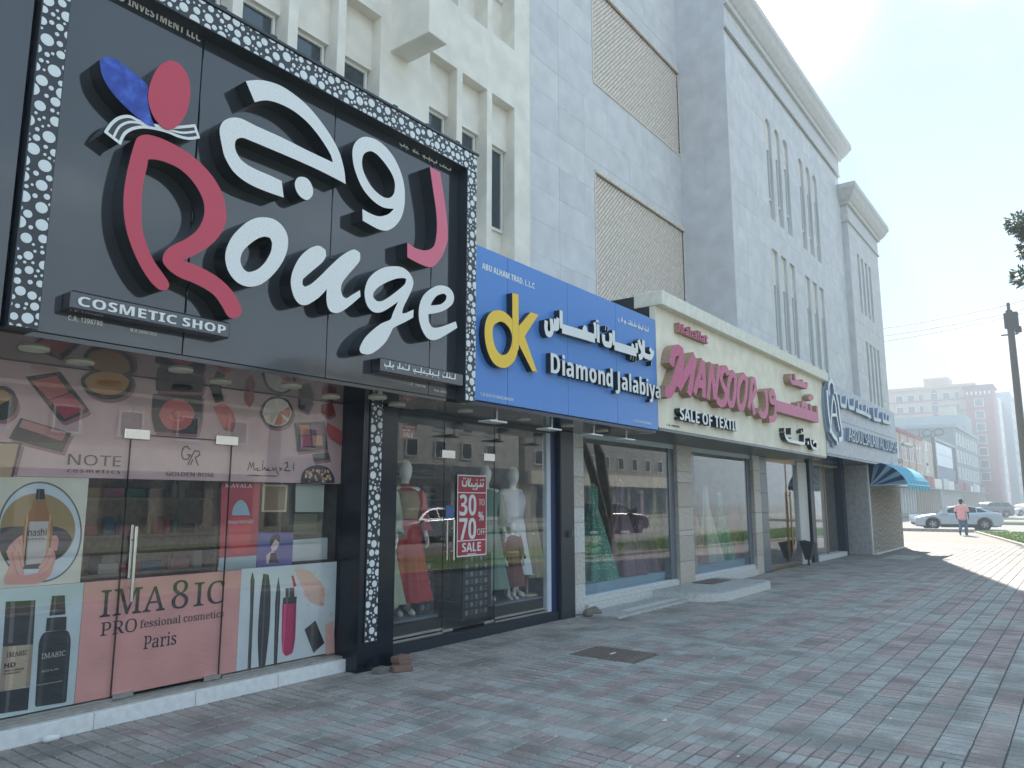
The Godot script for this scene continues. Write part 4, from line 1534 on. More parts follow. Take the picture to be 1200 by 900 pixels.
	# --- two bottles on pale grey
	a = film("window_poster", "printed film of two dark bottles on pale grey at the left end", 1.75, 2.645, 0.165, 1.012, C(190, 205, 208))
	t = a[1]
	l = a[2]
	for q in [["b_tube", C(34, 34, 42)], ["b_shine", C(96, 92, 98)], ["b_lab", C(176, 158, 136)], ["b_bot", C(38, 38, 46)], ["c_noz", C(40, 38, 44)], ["c_neck", C(34, 34, 40)], ["c_body", C(26, 30, 38)]]:
		shape(t, pts(q[0]), q[1], l, q[0] == "c_body")
		l += 0.0002
	for q in [["c_body", 0.12, 0.22, C(58, 62, 70)], ["c_body", 0.22, 0.28, C(40, 44, 52)], ["c_body", 0.86, 0.93, C(50, 54, 62)], ["c_neck", 0.2, 0.35, C(82, 80, 86)], ["c_noz", 0.2, 0.34, C(92, 86, 88)], ["b_tube", 0.80, 0.90, C(98, 94, 100)], ["b_bot", 0.25, 0.36, C(88, 88, 94)], ["b_lab", 0.0, 0.18, C(150, 134, 116)], ["b_lab", 0.30, 0.42, C(194, 176, 152)], ["b_lab", 0.86, 1.0, C(146, 130, 112)]]:
		sheen(t, q[0], q[1], q[2], q[3], l)
		l += 0.0002
	part(a[0], "print", done(t), M.film)
	var pale := flat_once("pale_ink", Color(0.72, 0.72, 0.70), 0.5)
	words(a[0], "lettering", "IMA8IC", 2.40, 0.512, 0.155, 0.035, lt, 0.002, pale, serif)
	words(a[0], "lettering", "MIST & FIX", 2.41, 0.42, 0.11, 0.012, lt, 0.002, pale, sans)
	words(a[0], "lettering", "PRO MAKE UP SETTING", 2.39, 0.335, 0.16, 0.008, lt, 0.002, pale, sans)
	words(a[0], "lettering", "IMA8IC", 2.18, 0.555, 0.13, 0.034, lt, 0.002, ink, serif)
	words(a[0], "lettering", "HD", 2.172, 0.487, 0.068, 0.032, lt, 0.002, ink, sans_bold)
	words(a[0], "lettering", "HIGH DEFINITION", 2.175, 0.462, 0.12, 0.011, lt, 0.002, ink, sans)
	words(a[0], "lettering", "FOUNDATION", 2.175, 0.443, 0.10, 0.011, lt, 0.002, ink, sans)
	# --- pink film with the maker's name
	a = film("window_film", "lower rose pink film with dark lettering across the door", 2.648, 3.95, 0.165, 1.012, C(214, 150, 144))
	var lt2 := -5.9315
	words(a[0], "lettering", "IMA", 2.775, 0.748, 0.50, 0.195, lt2, 0.002, ink, serif)
	words(a[0], "lettering", "8", 3.33, 0.745, 0.14, 0.225, lt2, 0.002, ink, serif)
	words(a[0], "lettering", "IC", 3.52, 0.748, 0.275, 0.19, lt2, 0.002, ink, serif)
	words(a[0], "lettering", "PRO", 2.79, 0.612, 0.27, 0.10, lt2, 0.002, ink, serif)
	words(a[0], "lettering", "fessional cosmetics", 3.085, 0.632, 0.715, 0.062, lt2, 0.002, ink, serif)
	words(a[0], "lettering", "Paris", 3.125, 0.468, 0.265, 0.105, lt2, 0.002, ink, serif)
	# --- pencils and lip gloss on white and peach
	a = film("window_film", "pale film with a pencil, mascara and pink lip gloss", 3.952, 5.01, 0.165, 1.018, C(206, 214, 217))
	t = a[1]
	l = a[2]
	for q in [["p_peach1", C(216, 176, 162)], ["p_peach2", C(214, 168, 158)], ["t_pencil", C(50, 50, 54)], ["t_masc", C(48, 46, 50)], ["t_liner", C(40, 40, 44)], ["t_gloss", C(178, 26, 88)], ["t_glosscap", C(40, 38, 42)], ["t_neck", C(56, 54, 58)], ["t_wand", C(206, 208, 208)], ["t_tip", C(190, 26, 66)], ["t_wcap", C(44, 42, 46)]]:
		shape(t, pts(q[0]), q[1], l, q[0] in ["p_peach1", "t_masc", "t_gloss", "t_tip"])
		l += 0.0002
	for q in [["t_masc", 0.35, 0.5, C(84, 82, 86)], ["t_pencil", 0.4, 0.55, C(96, 96, 98)], ["t_liner", 0.4, 0.55, C(92, 92, 94)], ["t_gloss", 0.12, 0.26, C(206, 74, 122)], ["t_gloss", 0.8, 0.92, C(140, 16, 66)], ["t_glosscap", 0.2, 0.35, C(90, 88, 90)], ["t_wcap", 0.3, 0.45, C(80, 78, 80)], ["t_neck", 0.3, 0.5, C(120, 118, 120)]]:
		sheen(t, q[0], q[1], q[2], q[3], l)
		l += 0.0002
	for k in 22:
		var c0 := Vector2(rng.randf_range(4.62, 4.96), rng.randf_range(0.62, 0.98))
		if k > 14:
			c0 = Vector2(rng.randf_range(4.93, 4.99), rng.randf_range(0.22, 0.55))
		shape(t, ellipse(c0, rng.randf_range(0.006, 0.016), rng.randf_range(0.006, 0.014), 9), [C(204, 164, 148), C(190, 140, 126), C(212, 180, 168)][k % 3], l - 0.0035 + 0.00002 * k, false)
	part(a[0], "print", done(t), M.film)

# ---------------------------------------------------------------- cosmetics shop: inside
func shelf_unit(label: String, s0: float, s1: float, l: float, group: String) -> void:
	var u := thing("shelf_unit", label, "shelves", V((s0 + s1) / 2, 0.1, l))
	var t := tool()
	part(u, "back_board", sbm(s0, s1, 0.1, 2.2, l - 0.03, l), M.shelf)
	for s in [s0, s1 - 0.03]:
		part(u, "side_board", sbm(s, s + 0.03, 0.1, 2.2, l, l + 0.3), M.shelf)
	for k in 6:
		part(u, "shelf", sbm(s0 + 0.03, s1 - 0.03, 0.25 + 0.34 * k, 0.275 + 0.34 * k, l, l + 0.29), M.shelf)

const ORD := ["", "first", "second", "third", "fourth", "fifth", "sixth", "seventh", "eighth", "ninth", "tenth", "eleventh", "twelfth", "thirteenth", "fourteenth", "fifteenth", "sixteenth"]
var goods := {}
func good(kind: int, c: Color) -> ArrayMesh:
	var key := "%d%s" % [kind, c.to_html()]
	if goods.has(key):
		return goods[key]
	var t := tool()
	if kind == 0:
		cb(t, Vector3(-0.03, 0, -0.045), Vector3(0.03, 0.16, 0.045), 0.004)
	elif kind == 1:
		loft(t, [disc_ring(Vector3.ZERO, Vector3.BACK, Vector3.RIGHT, 0.03, 0.03, 10), disc_ring(Vector3(0, 0.12, 0), Vector3.BACK, Vector3.RIGHT, 0.03, 0.03, 10), disc_ring(Vector3(0, 0.14, 0), Vector3.BACK, Vector3.RIGHT, 0.012, 0.012, 10), disc_ring(Vector3(0, 0.18, 0), Vector3.BACK, Vector3.RIGHT, 0.012, 0.012, 10)])
	else:
		cb(t, Vector3(-0.05, 0, -0.09), Vector3(0.05, 0.09, 0.09), 0.004)
	var m := done(t)
	m.surface_set_material(0, flat_once("good_" + c.to_html(), c, 0.4))
	goods[key] = m
	return m

func build_cosmetics_inside() -> void:
	shelf_unit("wooden shelf unit seen through the door glass", 3.0, 4.4, -7.35, "")
	shelf_unit("narrow shelf unit right of the one behind the door", 4.45, 5.12, -7.3, "")
	var tints := [C(170, 60, 72), C(60, 96, 130), C(200, 194, 184), C(40, 40, 48), C(70, 140, 124), C(206, 132, 146), C(150, 120, 60)]
	var tint_names := ["red", "blue", "white", "black", "green", "pink", "ochre"]
	for k in [2, 3, 4, 5]:
		var s := 3.08
		var nth := 0
		while s < 4.3:
			var kind := rng.randi() % 3
			var g := MeshInstance3D.new()
			var tc := rng.randi() % tints.size()
			nth += 1
			g.mesh = good(kind, tints[tc])
			g.name = numbered(["carton", "bottle", "gift_box"][kind])
			add_child(g)
			g.position = V(s, 0.2755 + 0.34 * k, -7.18)
			tag(g, "%s %s, item %s from the left on the %s shelf behind the door" % [tint_names[tc], ["carton", "bottle", "flat box"][kind], ORD[nth], ["", "", "lower", "middle", "upper", "top"][k]], ["carton", "bottle", "box"][kind], ["cartons on the cosmetics shelves", "bottles on the cosmetics shelves", "boxes on the cosmetics shelves"][kind])
			s += [0.10, 0.085, 0.20][kind]
	# posters standing just behind the glass on the right
	var defs := [
		["standing_poster", "red nail care poster with a big fingernail", "i_red", C(176, 50, 66), [["i_red_tip", C(150, 176, 190)], ["i_nail", C(196, 64, 76)], ["i_redfoot", C(150, 166, 172)]]],
		["standing_poster", "small brown framed notice beside the red poster", "i_brown", C(176, 166, 142), [["i_brown_in", C(112, 92, 64)]]],
		["standing_poster", "pale blue leaflet near the dotted column", "i_blue", C(176, 184, 172), []],
		["standing_poster", "violet poster of a woman with dark hair", "i_lady", C(92, 84, 148), [["i_lady_body", C(196, 172, 178)], ["i_lady_dress", C(60, 30, 48)], ["i_lady_face", C(206, 180, 180)], ["i_lady_hair", C(46, 34, 44)]]],
		["standing_poster", "white product card in the lower right of the window", "i_white", C(190, 196, 196), []],
		["standing_poster", "small framed landscape picture in the window", "i_pic", C(84, 88, 62), []]]
	for d in defs:
		var p := pts(d[2])
		var n := thing(d[0], d[1], "poster", V(p[2].x, p[2].y, -6.02))
		var b := tool()
		face(b, p, [], -6.02)
		rim_(b, p, -6.03, -6.02)
		part(n, "board", done(b), flat_film(d[3]))
		if d[4].size():
			var t := tool()
			var l := -6.0195
			for q in d[4]:
				shape(t, pts(q[0]), q[1], l, q[0] in ["i_nail", "i_red_tip", "i_lady_hair", "i_lady_face", "i_lady_body"])
				l += 0.0004
			part(n, "print", done(t), M.film)
		if d[2] == "i_red":
			words(n, "lettering", "MAVALA", 3.80, 1.725, 0.27, 0.032, -6.019, 0.002, M.paper, serif_bold)
			words(n, "lettering", "Damaged hard nails?", 3.84, 1.40, 0.26, 0.04, -6.017, 0.002, M.paper, serif)
	# a slim chrome card holder
# ---------------------------------------------------------------- dress shop: sign
func build_dress_sign() -> void:
	var g := thing("shop_sign", "blue shop sign with a yellow monogram and white letters", "sign", V(8.1, 2.65, -4.95))
	var L := -4.95
	part(g, "backing", sbm(5.84, 10.17, 2.66, 4.31, -5.10, L - 0.03), M.blue_edge)
	var cuts := [5.84, 6.49, 7.72, 8.95, 10.175]
	for i in 4:
		part(g, "panel", sc(cuts[i] + 0.003, cuts[i + 1] - 0.003, 2.645, 4.325, L - 0.03, L, 0.004), M.blue_panel)
	var E: Material = M.letter_edge
	var Y: Material = M.letter_yellow
	var m := solid(smooth(pts("d_ring"), 3), [smooth(pts("d_hole"), 3)], L, -4.87, Y, E)
	part(g, "letter", m)
	part(g, "letter", solid(pts("d_stem"), [], L, -4.868, Y, E))
	part(g, "letter", solid(pts("k_up"), [], L, -4.872, Y, E))
	letters(g, "Diamond Jalabiya", 7.235, 3.02, 2.90, 0.335, L, 0.07, M.letter_white, E, sans_bold)
	var W: Material = M.letter_white
	for grp in [[["q0", "q1", "q2"], 0.034], [["q3"], 0.034], [["q4"], 0.058], [["q5"], 0.030], [["q6"], 0.032], [["q7"], 0.032], [["q8"], 0.035], [["p0"], 0.040], [["p1"], 0.034], [["p2"], 0.034], [["p3"], 0.034], [["p4"], 0.060], [["p5"], 0.034], [["p6"], 0.034], [["p7"], 0.034], [["p8"], 0.034], [["p9"], 0.034], [["p10"], 0.042], [["p11"], 0.042], [["p12"], 0.036], [["p13"], 0.040]]:
		part(g, "arabic_letter", stroke_solid(grp[0], grp[1], L, -4.87 + 0.0004 * (hash(grp[0][0]) % 11), W, E))
	words(g, "lettering", "ABU ALHAM TRAD. L.L.C", 6.03, 4.075, 0.98, 0.072, L, 0.004, W, sans_bold)
	words(g, "lettering", "C.R.1235167 M.M.(3484)/09", 6.02, 2.69, 0.57, 0.04, L, 0.004, W, sans)
	words(g, "lettering", "C.R.1235167 M.M.(3484)/09", 9.40, 2.70, 0.55, 0.04, L, 0.004, W, sans)
	arabic_line(g, 9.02, 9.98, 4.10, 0.065, L + 0.003, [1, 1, 2, 6, 4, 3], 0.010, W)
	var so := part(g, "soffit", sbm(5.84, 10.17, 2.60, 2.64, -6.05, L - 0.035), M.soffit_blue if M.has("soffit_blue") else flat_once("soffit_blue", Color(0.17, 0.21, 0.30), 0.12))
	for q in [[6.3, -5.4], [7.4, -5.4], [8.4, -5.4], [9.3, -5.4]]:
		downlight(so, q[0], q[1], 2.60)
		var t := tool()
		tube(t, [V(q[0] + 0.25, 2.60, -5.15), V(q[0] + 0.25, 2.5, -5.15), V(q[0] + 0.12, 2.48, -5.1)], [0.012], 6)
		cb(t, V(q[0] + 0.28, 2.455, -5.2), V(q[0] - 0.02, 2.475, -5.02), 0.005)
		part(so, "floodlight", done(t), M.win_frame)

# ---------------------------------------------------------------- mannequins
var figure: ArrayMesh

func hand_bones(wrist: Vector3, dir: Vector3, side: Vector3, front: Vector3) -> Array:
	# palm, four fingers of different length with a bend, thumb from the side of the palm
	var b := []
	var palm := wrist + dir * 0.085
	b.append([wrist, wrist + dir * 0.03, 0.022, 0.026])
	for k in 4:
		var off: Vector3 = side * (-0.027 + 0.018 * k)
		b.append([wrist + dir * 0.03 + off * 0.6, palm + off, 0.015, 0.011])
		var ln: float = [0.030, 0.036, 0.039, 0.034][k]
		var p1 := palm + off + dir * ln + front * 0.006
		var p2 := p1 + dir * ln * 0.75 + front * 0.016
		b.append([palm + off, p1, 0.0095, 0.0085])
		b.append([p1, p2, 0.0085, 0.007])
	var th := wrist + dir * 0.03 + side * 0.022
	b.append([th, th + dir * 0.03 + side * 0.028 + front * 0.01, 0.014, 0.010])
	b.append([th + dir * 0.03 + side * 0.028 + front * 0.01, th + dir * 0.06 + side * 0.034 + front * 0.02, 0.010, 0.008])
	return b

func build_figure() -> void:
	var b := []
	b.append([Vector3(0, 1.63, 0.005), Vector3(0, 1.63, 0.005), 0.095, 0.095, Vector3(0.80, 1.20, 1.0)])
	b.append([Vector3(0, 1.55, 0.035), Vector3(0, 1.555, 0.05), 0.045, 0.040])
	b.append([Vector3(0, 1.42, -0.015), Vector3(0, 1.54, 0.005), 0.05, 0.045])
	b.append([Vector3(-0.14, 1.385, -0.01), Vector3(0.14, 1.385, -0.01), 0.055, 0.055])
	b.append([Vector3(0, 1.32, 0), Vector3(0, 1.18, 0.005), 0.115, 0.10, Vector3(1.25, 1, 0.85)])
	b.append([Vector3(-0.07, 1.24, 0.07), Vector3(-0.07, 1.24, 0.07), 0.06, 0.06])
	b.append([Vector3(0.07, 1.24, 0.07), Vector3(0.07, 1.24, 0.07), 0.06, 0.06])
	b.append([Vector3(0, 1.14, 0), Vector3(0, 0.95, 0), 0.095, 0.125, Vector3(1.25, 1, 0.9)])
	for sg in [-1.0, 1.0]:
		var sh := Vector3(0.18 * sg, 1.375, -0.01)
		var el := Vector3(0.245 * sg, 1.11, 0.0)
		var wr := Vector3(0.235 * sg, 0.88, 0.10)
		b.append([sh, el, 0.047, 0.036])
		b.append([el, wr, 0.036, 0.023])
		var hip := Vector3(0.085 * sg, 0.92, 0)
		var kn := Vector3(0.085 * sg, 0.50, 0.015)
		var an := Vector3(0.075 * sg, 0.12, -0.03)
		b.append([hip, kn, 0.085, 0.055])
		b.append([kn, Vector3(0.082 * sg, 0.36, -0.015), 0.052, 0.054])
		b.append([Vector3(0.082 * sg, 0.36, -0.015), an, 0.054, 0.032])
		b.append([an, Vector3(0.075 * sg, 0.075, -0.05), 0.032, 0.028])
		b.append([Vector3(0.075 * sg, 0.07, -0.03), Vector3(0.075 * sg, 0.028, 0.09), 0.03, 0.03])
		b.append([Vector3(0.075 * sg, 0.028, 0.08), Vector3(0.075 * sg, 0.02, 0.14), 0.03, 0.018])
		b.append([Vector3(0.075 * sg, 0.07, -0.055), Vector3(0.075 * sg, 0.005, -0.06), 0.014, 0.009])
	var t := tool()
	body_mesh(t, b, 0.016, 0.035)
	for sg in [-1.0, 1.0]:
		var wr := Vector3(0.235 * sg, 0.885, 0.098)
		var dir := Vector3(0, -0.92, 0.39).normalized()
		body_mesh(t, hand_bones(wr, dir, Vector3(0, 0.39, 0.92).normalized(), Vector3(-sg, 0, 0)), 0.006, 0.006)
	figure = done(t)

func gown(t: SurfaceTool, rows: Array, folds: int, ph: float) -> void:
	var rings := []
	for r in rows:
		var ring := PackedVector3Array()
		for k in 72:
			var a := TAU * k / 72.0
			var w: float = 1.0 + r[3] * (1.5 * cos(folds * a + ph) + 0.9 * cos((folds * 2 + 1) * a + ph * 2.0))
			ring.append(Vector3(cos(a) * r[1] * w, r[0], sin(a) * r[2] * w + (r[4] if r.size() > 4 else 0.0)))
		rings.append(ring)
	loft(t, rings, false)

func mannequin(label: String, s: float, l: float, h: float, turn: float, cloth: Material, trim: Material, kind: int, size := 1.0) -> Node3D:
	if figure == null:
		build_figure()
	var n := thing("mannequin", label, "mannequin", V(s, h, l), "mannequins in the dress shop window")
	n.rotation.y = turn
	n.scale = Vector3.ONE * size
	lpart(n, "body", figure, M.mannequin)
	var t := tool()
	var hem := 0.16 if kind != 2 else 0.30
	gown(t, [[1.425, 0.085, 0.07, 0.0, -0.01], [1.40, 0.15, 0.085, 0.0, -0.005], [1.36, 0.20, 0.105, 0.0], [1.26, 0.185, 0.145, 0.0, 0.02], [1.16, 0.165, 0.135, 0.005, 0.01], [1.05, 0.155, 0.12, 0.008], [0.95, 0.185, 0.15, 0.015], [0.75, 0.22, 0.19, 0.035], [0.5, 0.255, 0.23, 0.06], [0.3, 0.285, 0.26, 0.075], [hem, 0.31, 0.285, 0.085]], 7 + kind, 0.7 * kind)
	lpart(n, "dress", done(t), cloth)
	for sg in [-1.0, 1.0]:
		t = tool()
		var pts_ := [Vector3(0.16 * sg, 1.39, -0.01), Vector3(0.20 * sg, 1.32, -0.01), Vector3(0.235 * sg, 1.18, -0.005), Vector3(0.25 * sg, 1.06, 0.01), Vector3(0.245 * sg, 0.96, 0.055), Vector3(0.24 * sg, 0.905, 0.085)]
		tube(t, pts_, [0.07, 0.072, 0.066, 0.066, 0.075, 0.085], 14, false)
		lpart(n, "sleeve", done(t), cloth)
	if kind == 1:
		t = tool()
		gown(t, [[1.385, 0.13, 0.108, 0.0, 0.002], [1.36, 0.165, 0.122, 0.0, 0.006], [1.26, 0.178, 0.155, 0.0, 0.024], [1.16, 0.168, 0.142, 0.0, 0.012], [1.07, 0.162, 0.13, 0.0, 0.0]], 3, 0.0)
		lpart(n, "bodice", done(t), trim)
		t = tool()
		loft(t, [disc_ring(Vector3(0, 1.47, -0.01), Vector3.RIGHT, Vector3.FORWARD, 0.062, 0.066), disc_ring(Vector3(0, 1.435, -0.01), Vector3.RIGHT, Vector3.FORWARD, 0.075, 0.082)], false)
		lpart(n, "collar", done(t), cloth)
	else:
		t = tool()
		gown(t, [[1.07, 0.168, 0.134, 0.006], [1.03, 0.172, 0.138, 0.008]], 7, 0.0)
		lpart(n, "sash", done(t), trim)
	return n

func motif_panel(label: String, s0: float, s1: float, h0: float, h1: float, l: float) -> void:
	var n := thing("cut_panel", label, "panel", V((s0 + s1) / 2, h0, l), "laser cut panels in the dress shop")
	part(n, "board", sbm(s0, s1, h0, h1, l - 0.02, l), M.black_trim)
	var t := tool()
	var c := 0.09
	var ns := int((s1 - s0 - 0.03) / c)
	var nh := int((h1 - h0 - 0.03) / c)
	for i in ns:
		for j in nh:
			var o := Vector2(s0 + 0.03 + (i + 0.5) * c, h0 + 0.03 + (j + 0.5) * c)
			var m := (i + j) % 2
			if m == 0:
				var star := PackedVector2Array()
				for k in 16:
					var r := 0.036 if k % 2 == 0 else 0.027
					star.append(o + Vector2(cos(TAU * k / 16.0), sin(TAU * k / 16.0)) * r)
				face(t, star, [], l + 0.002)
			else:
				for k in 4:
					var a := TAU * k / 4.0 + PI / 4
					face(t, ellipse(o + Vector2(cos(a), sin(a)) * 0.022, 0.012, 0.012, 4), [], l + 0.002)
	part(n, "motif", done(t), M.grey_tile)

func dress_cloth(c: Color, amount: float, seed_: int, scale := 4.0) -> StandardMaterial3D:
	var m := grainy(c, 0.75, amount, scale, 0.05, 0.0, seed_)
	m.uv1_world_triplanar = false
	m.rim_enabled = true
	m.rim = 0.25
	return m

func spotted(c: Color, d: Color) -> StandardMaterial3D:
	var n := FastNoiseLite.new()
	n.noise_type = FastNoiseLite.TYPE_CELLULAR
	n.frequency = 0.03
	n.fractal_type = FastNoiseLite.FRACTAL_NONE
	n.cellular_jitter = 0.7
	var t := NoiseTexture2D.new()
	t.width = 512
	t.height = 512
	t.seamless = true
	t.noise = n
	var g := Gradient.new()
	g.set_color(0, d)
	g.set_color(1, c)
	g.set_offset(0, 0.12)
	g.set_offset(1, 0.22)
	t.color_ramp = g
	var m := flat(Color.WHITE, 0.7)
	m.albedo_texture = t
	m.uv1_triplanar = true
	m.uv1_scale = Vector3.ONE * 1.0
	return m

func build_dress_front() -> void:
	var L := -5.95
	var f := thing("glass_shopfront", "glass front of the dress shop with double glass doors", "shopfront", V(7.1, 0, L))
	part(f, "plinth", sc(5.50, 9.0, -0.01, 0.11, -6.05, -5.90, 0.006), M.dark_frame)
	part(f, "threshold", sbm(5.5, 9.0, 0.11, 0.125, -6.05, -5.905), M.black_trim)
	for q in [[5.55, 6.575], [7.53, 8.66]]:
		var t := tool()
		sb(t, q[0], q[1], 0.125, 0.150, L - 0.02, L + 0.02)
		sb(t, q[0], q[1], 0.165, 0.190, L - 0.02, L + 0.015)
		part(f, "chrome_rail", done(t), M.chrome)
	glass_pane(f, 5.55, 6.575, 0.19, 2.55, L)
	glass_pane(f, 7.53, 8.66, 0.19, 2.55, L)
	glass_pane(f, 6.58, 7.525, 2.17, 2.55, L)
	var d := glass_pane(f, 6.58, 7.525, 0.15, 2.165, L, "door")
	bar_handle(d, 6.70, 0.93, 1.39, L, M.chrome)
	bar_handle(d, 6.66, 0.93, 1.39, L - 0.07, M.chrome)
	patch(d, 6.535, 6.76, 2.105, 2.20, L)
	patch(d, 7.31, 7.52, 2.105, 2.20, L)
	patch(d, 6.585, 6.75, 0.13, 0.165, L)
	patch(d, 7.33, 7.52, 0.13, 0.165, L)
	var j := tool()
	for s in [6.5755, 7.5255]:
		sb(j, s, s + 0.004, 0.15, 2.55, L - 0.012, L + 0.003)
	part(f, "glass_joint", done(j), M.black_trim)
	part(f, "head_frame", sbm(5.50, 9.0, 2.55, 2.60, -6.05, -5.93), M.frame_grey)
	part(f, "jamb", sc(8.665, 8.76, 0.11, 2.55, -6.0, -5.925, 0.004), M.stone_letter)
	part(f, "jamb", sc(8.765, 8.90, -0.01, 2.55, -6.0, -5.93, 0.004), M.blue_edge).set_meta("label", "blue door jamb strip")
	var col := thing("grey_column", "dark grey column between the blue jamb and marble pillar", "column", V(9.1, 0, -5.9))
	part(col, "shaft", sc(8.92, 9.27, -0.01, 2.6, -6.05, -5.86, 0.01), M.frame_grey)
	var pl := tool()
	cb(pl, V(9.10, 1.12, -5.86), V(9.14, 1.18, -5.82), 0.004)
	part(col, "switch_box", done(pl), M.grey_tile)
	# display platforms
	for q in [[5.55, 6.56, "left display platform with black front under the red gown"], [7.55, 8.66, "right display platform with black front under the pale gowns"]]:
		var p := thing("display_platform", q[2], "platform", V(q[0], 0.1, -6.4))
		part(p, "front", sbm(q[0], q[1], 0.1, 0.31, -6.9, -6.0), M.black_trim)
		part(p, "top", sc(q[0], q[1], 0.31, 0.335, -6.92, -5.985, 0.004), M.grey_tile)
	# figures
	var gold := dress_cloth(Color(0.78, 0.66, 0.44), 0.35, 90, 8.0)
	mannequin("mannequin in a pale green dress half hidden by the dotted column", 5.78, -6.25, 0.335, 0.9, dress_cloth(Color(0.60, 0.64, 0.55), 0.1, 91), dress_cloth(Color(0.45, 0.5, 0.45), 0.2, 92), 0)
	mannequin("mannequin in a long red gown with a gold bodice", 6.27, -6.28, 0.335, 1.25, dress_cloth(Color(0.62, 0.13, 0.14), 0.15, 93), gold, 1)
	mannequin("mannequin in a green and white gown behind the door", 7.80, -6.32, 0.335, 1.1, dress_cloth(Color(0.42, 0.60, 0.52), 0.4, 94, 3.0), dress_cloth(Color(0.7, 0.75, 0.7), 0.1, 95), 0)
	mannequin("mannequin in a plain white gown in the right window", 8.38, -6.30, 0.335, 1.3, dress_cloth(Color(0.80, 0.82, 0.85), 0.06, 96), dress_cloth(Color(0.7, 0.72, 0.75), 0.1, 97), 2)
	mannequin("small mannequin in a maroon child's dress", 8.12, -6.12, 0.335, 1.2, dress_cloth(Color(0.42, 0.18, 0.15), 0.2, 98), gold, 2, 0.58)
	# dress on a stand
	var st := thing("dress_stand", "beige patterned dress on a wooden stand at the right edge", "dress stand", V(8.60, 0.335, -6.22))
	var t := tool()
	tube(t, [V(8.60, 0.335, -6.22), V(8.60, 1.50, -6.22)], [0.015], 8)
	loft(t, [disc_ring(V(8.60, 0.336, -6.22), Vector3.RIGHT, Vector3.FORWARD, 0.15, 0.15), disc_ring(V(8.60, 0.36, -6.22), Vector3.RIGHT, Vector3.FORWARD, 0.13, 0.13)])
	tube(t, [V(8.60, 1.50, -6.22), V(8.60, 1.56, -6.22)], [0.035, 0.03], 10)
	part(st, "stand", done(t), M.shelf)
	t = tool()
	gown(t, [[1.50, 0.05, 0.05, 0.0], [1.46, 0.16, 0.08, 0.0], [1.30, 0.15, 0.11, 0.0], [1.10, 0.13, 0.10, 0.01], [0.8, 0.18, 0.15, 0.05], [0.25, 0.26, 0.22, 0.08]], 6, 0.3)
	var dr := lpart(st, "dress", done(t), dress_cloth(Color(0.66, 0.60, 0.48), 0.3, 99, 6.0))
	# panels, posters, small cards
	motif_panel("tall black cut panel beside the red gown", 6.36, 6.62, 0.335, 0.92, -6.12)
	motif_panel("low black cut panel in the middle of the doorway", 6.72, 7.02, 0.28, 0.62, -6.5)
	motif_panel("wide black cut panel behind the red sale poster", 7.06, 7.60, 0.20, 0.96, -6.06)
	var a := film("sale_poster", "red sale poster with white numbers on the dress shop door", 6.79, 7.345, 0.955, 1.918, C(166, 40, 56), -5.928)
	var p: Node3D = a[0]
	var fr := tool()
	var l := -5.9285
	for q in [[6.79, 7.345, 0.955, 0.970], [6.79, 7.345, 1.903, 1.918], [6.79, 6.805, 0.97, 1.903], [7.33, 7.345, 0.97, 1.903], [6.805, 7.33, 1.70, 1.712], [6.805, 7.33, 1.135, 1.147], [6.98, 7.15, 0.975, 0.985]]:
		face(fr, rect(q[0], q[1], q[2], q[3]), [], l)
	part(p, "white_lines", done(fr), M.paper)
	words(p, "lettering", "30", 6.83, 1.435, 0.31, 0.25, l, 0.003, M.paper, sans_bold)
	words(p, "lettering", "70", 6.83, 1.155, 0.31, 0.25, l, 0.003, M.paper, sans_bold)
	words(p, "lettering", "TO", 7.19, 1.555, 0.11, 0.075, l, 0.003, M.paper, sans)
	words(p, "lettering", "%", 7.185, 1.37, 0.10, 0.11, l, 0.003, M.paper, sans_bold)
	words(p, "lettering", "OFF", 7.165, 1.20, 0.15, 0.075, l, 0.003, M.paper, sans)
	words(p, "lettering", "SALE", 6.885, 1.01, 0.35, 0.105, l, 0.003, M.paper, sans_bold)
	var at := tool()
	var k := 0
	for q in [[Vector2(6.88, 1.85), Vector2(6.885, 1.79), Vector2(6.95, 1.785), Vector2(6.96, 1.85)], [Vector2(6.985, 1.88), Vector2(6.99, 1.79), Vector2(7.05, 1.785), Vector2(7.06, 1.82)], [Vector2(7.03, 1.88), Vector2(7.00, 1.80)], [Vector2(7.06, 1.785), Vector2(7.12, 1.785), Vector2(7.125, 1.82)], [Vector2(7.15, 1.83), Vector2(7.16, 1.77), Vector2(7.13, 1.74)], [Vector2(7.16, 1.785), Vector2(7.27, 1.79), Vector2(7.275, 1.83)], [Vector2(7.22, 1.785), Vector2(7.222, 1.83)]]:
		for w in stroke(PackedVector2Array(q), 0.011):
			face(at, w, [], l + 0.0003 * k)
			k += 1
	for c in [[6.905, 1.875], [6.935, 1.875], [7.08, 1.75], [7.105, 1.75], [7.155, 1.86], [7.225, 1.86], [7.265, 1.865], [7.285, 1.865]]:
		face(at, ellipse(Vector2(c[0], c[1]), 0.011, 0.011, 8), [], l + 0.0003)
	part(p, "arabic_lettering", done(at), M.paper)
	a = film("hanging_notice", "small red sale notice hanging high in the left pane", 5.98, 6.21, 2.30, 2.46, C(150, 36, 50), -6.08)
	words(a[0], "lettering", "SALE", 6.02, 2.325, 0.16, 0.05, -6.0805, 0.003, M.paper, sans_bold)
	arabic_line(a[0], 6.02, 6.18, 2.405, 0.03, -6.079, [4], 0.005, M.paper)
	a = film("door_sticker", "small blue sticker above the door handles", 6.60, 6.745, 1.405, 1.555, C(70, 96, 150), -5.935)
	var ct := thing("white_tag_card", "white price card on the pale green dress", "card", V(5.62, 1.55, -6.0))
	part(ct, "card", sbm(5.60, 5.68, 1.53, 1.63, -6.01, -6.005), M.paper)
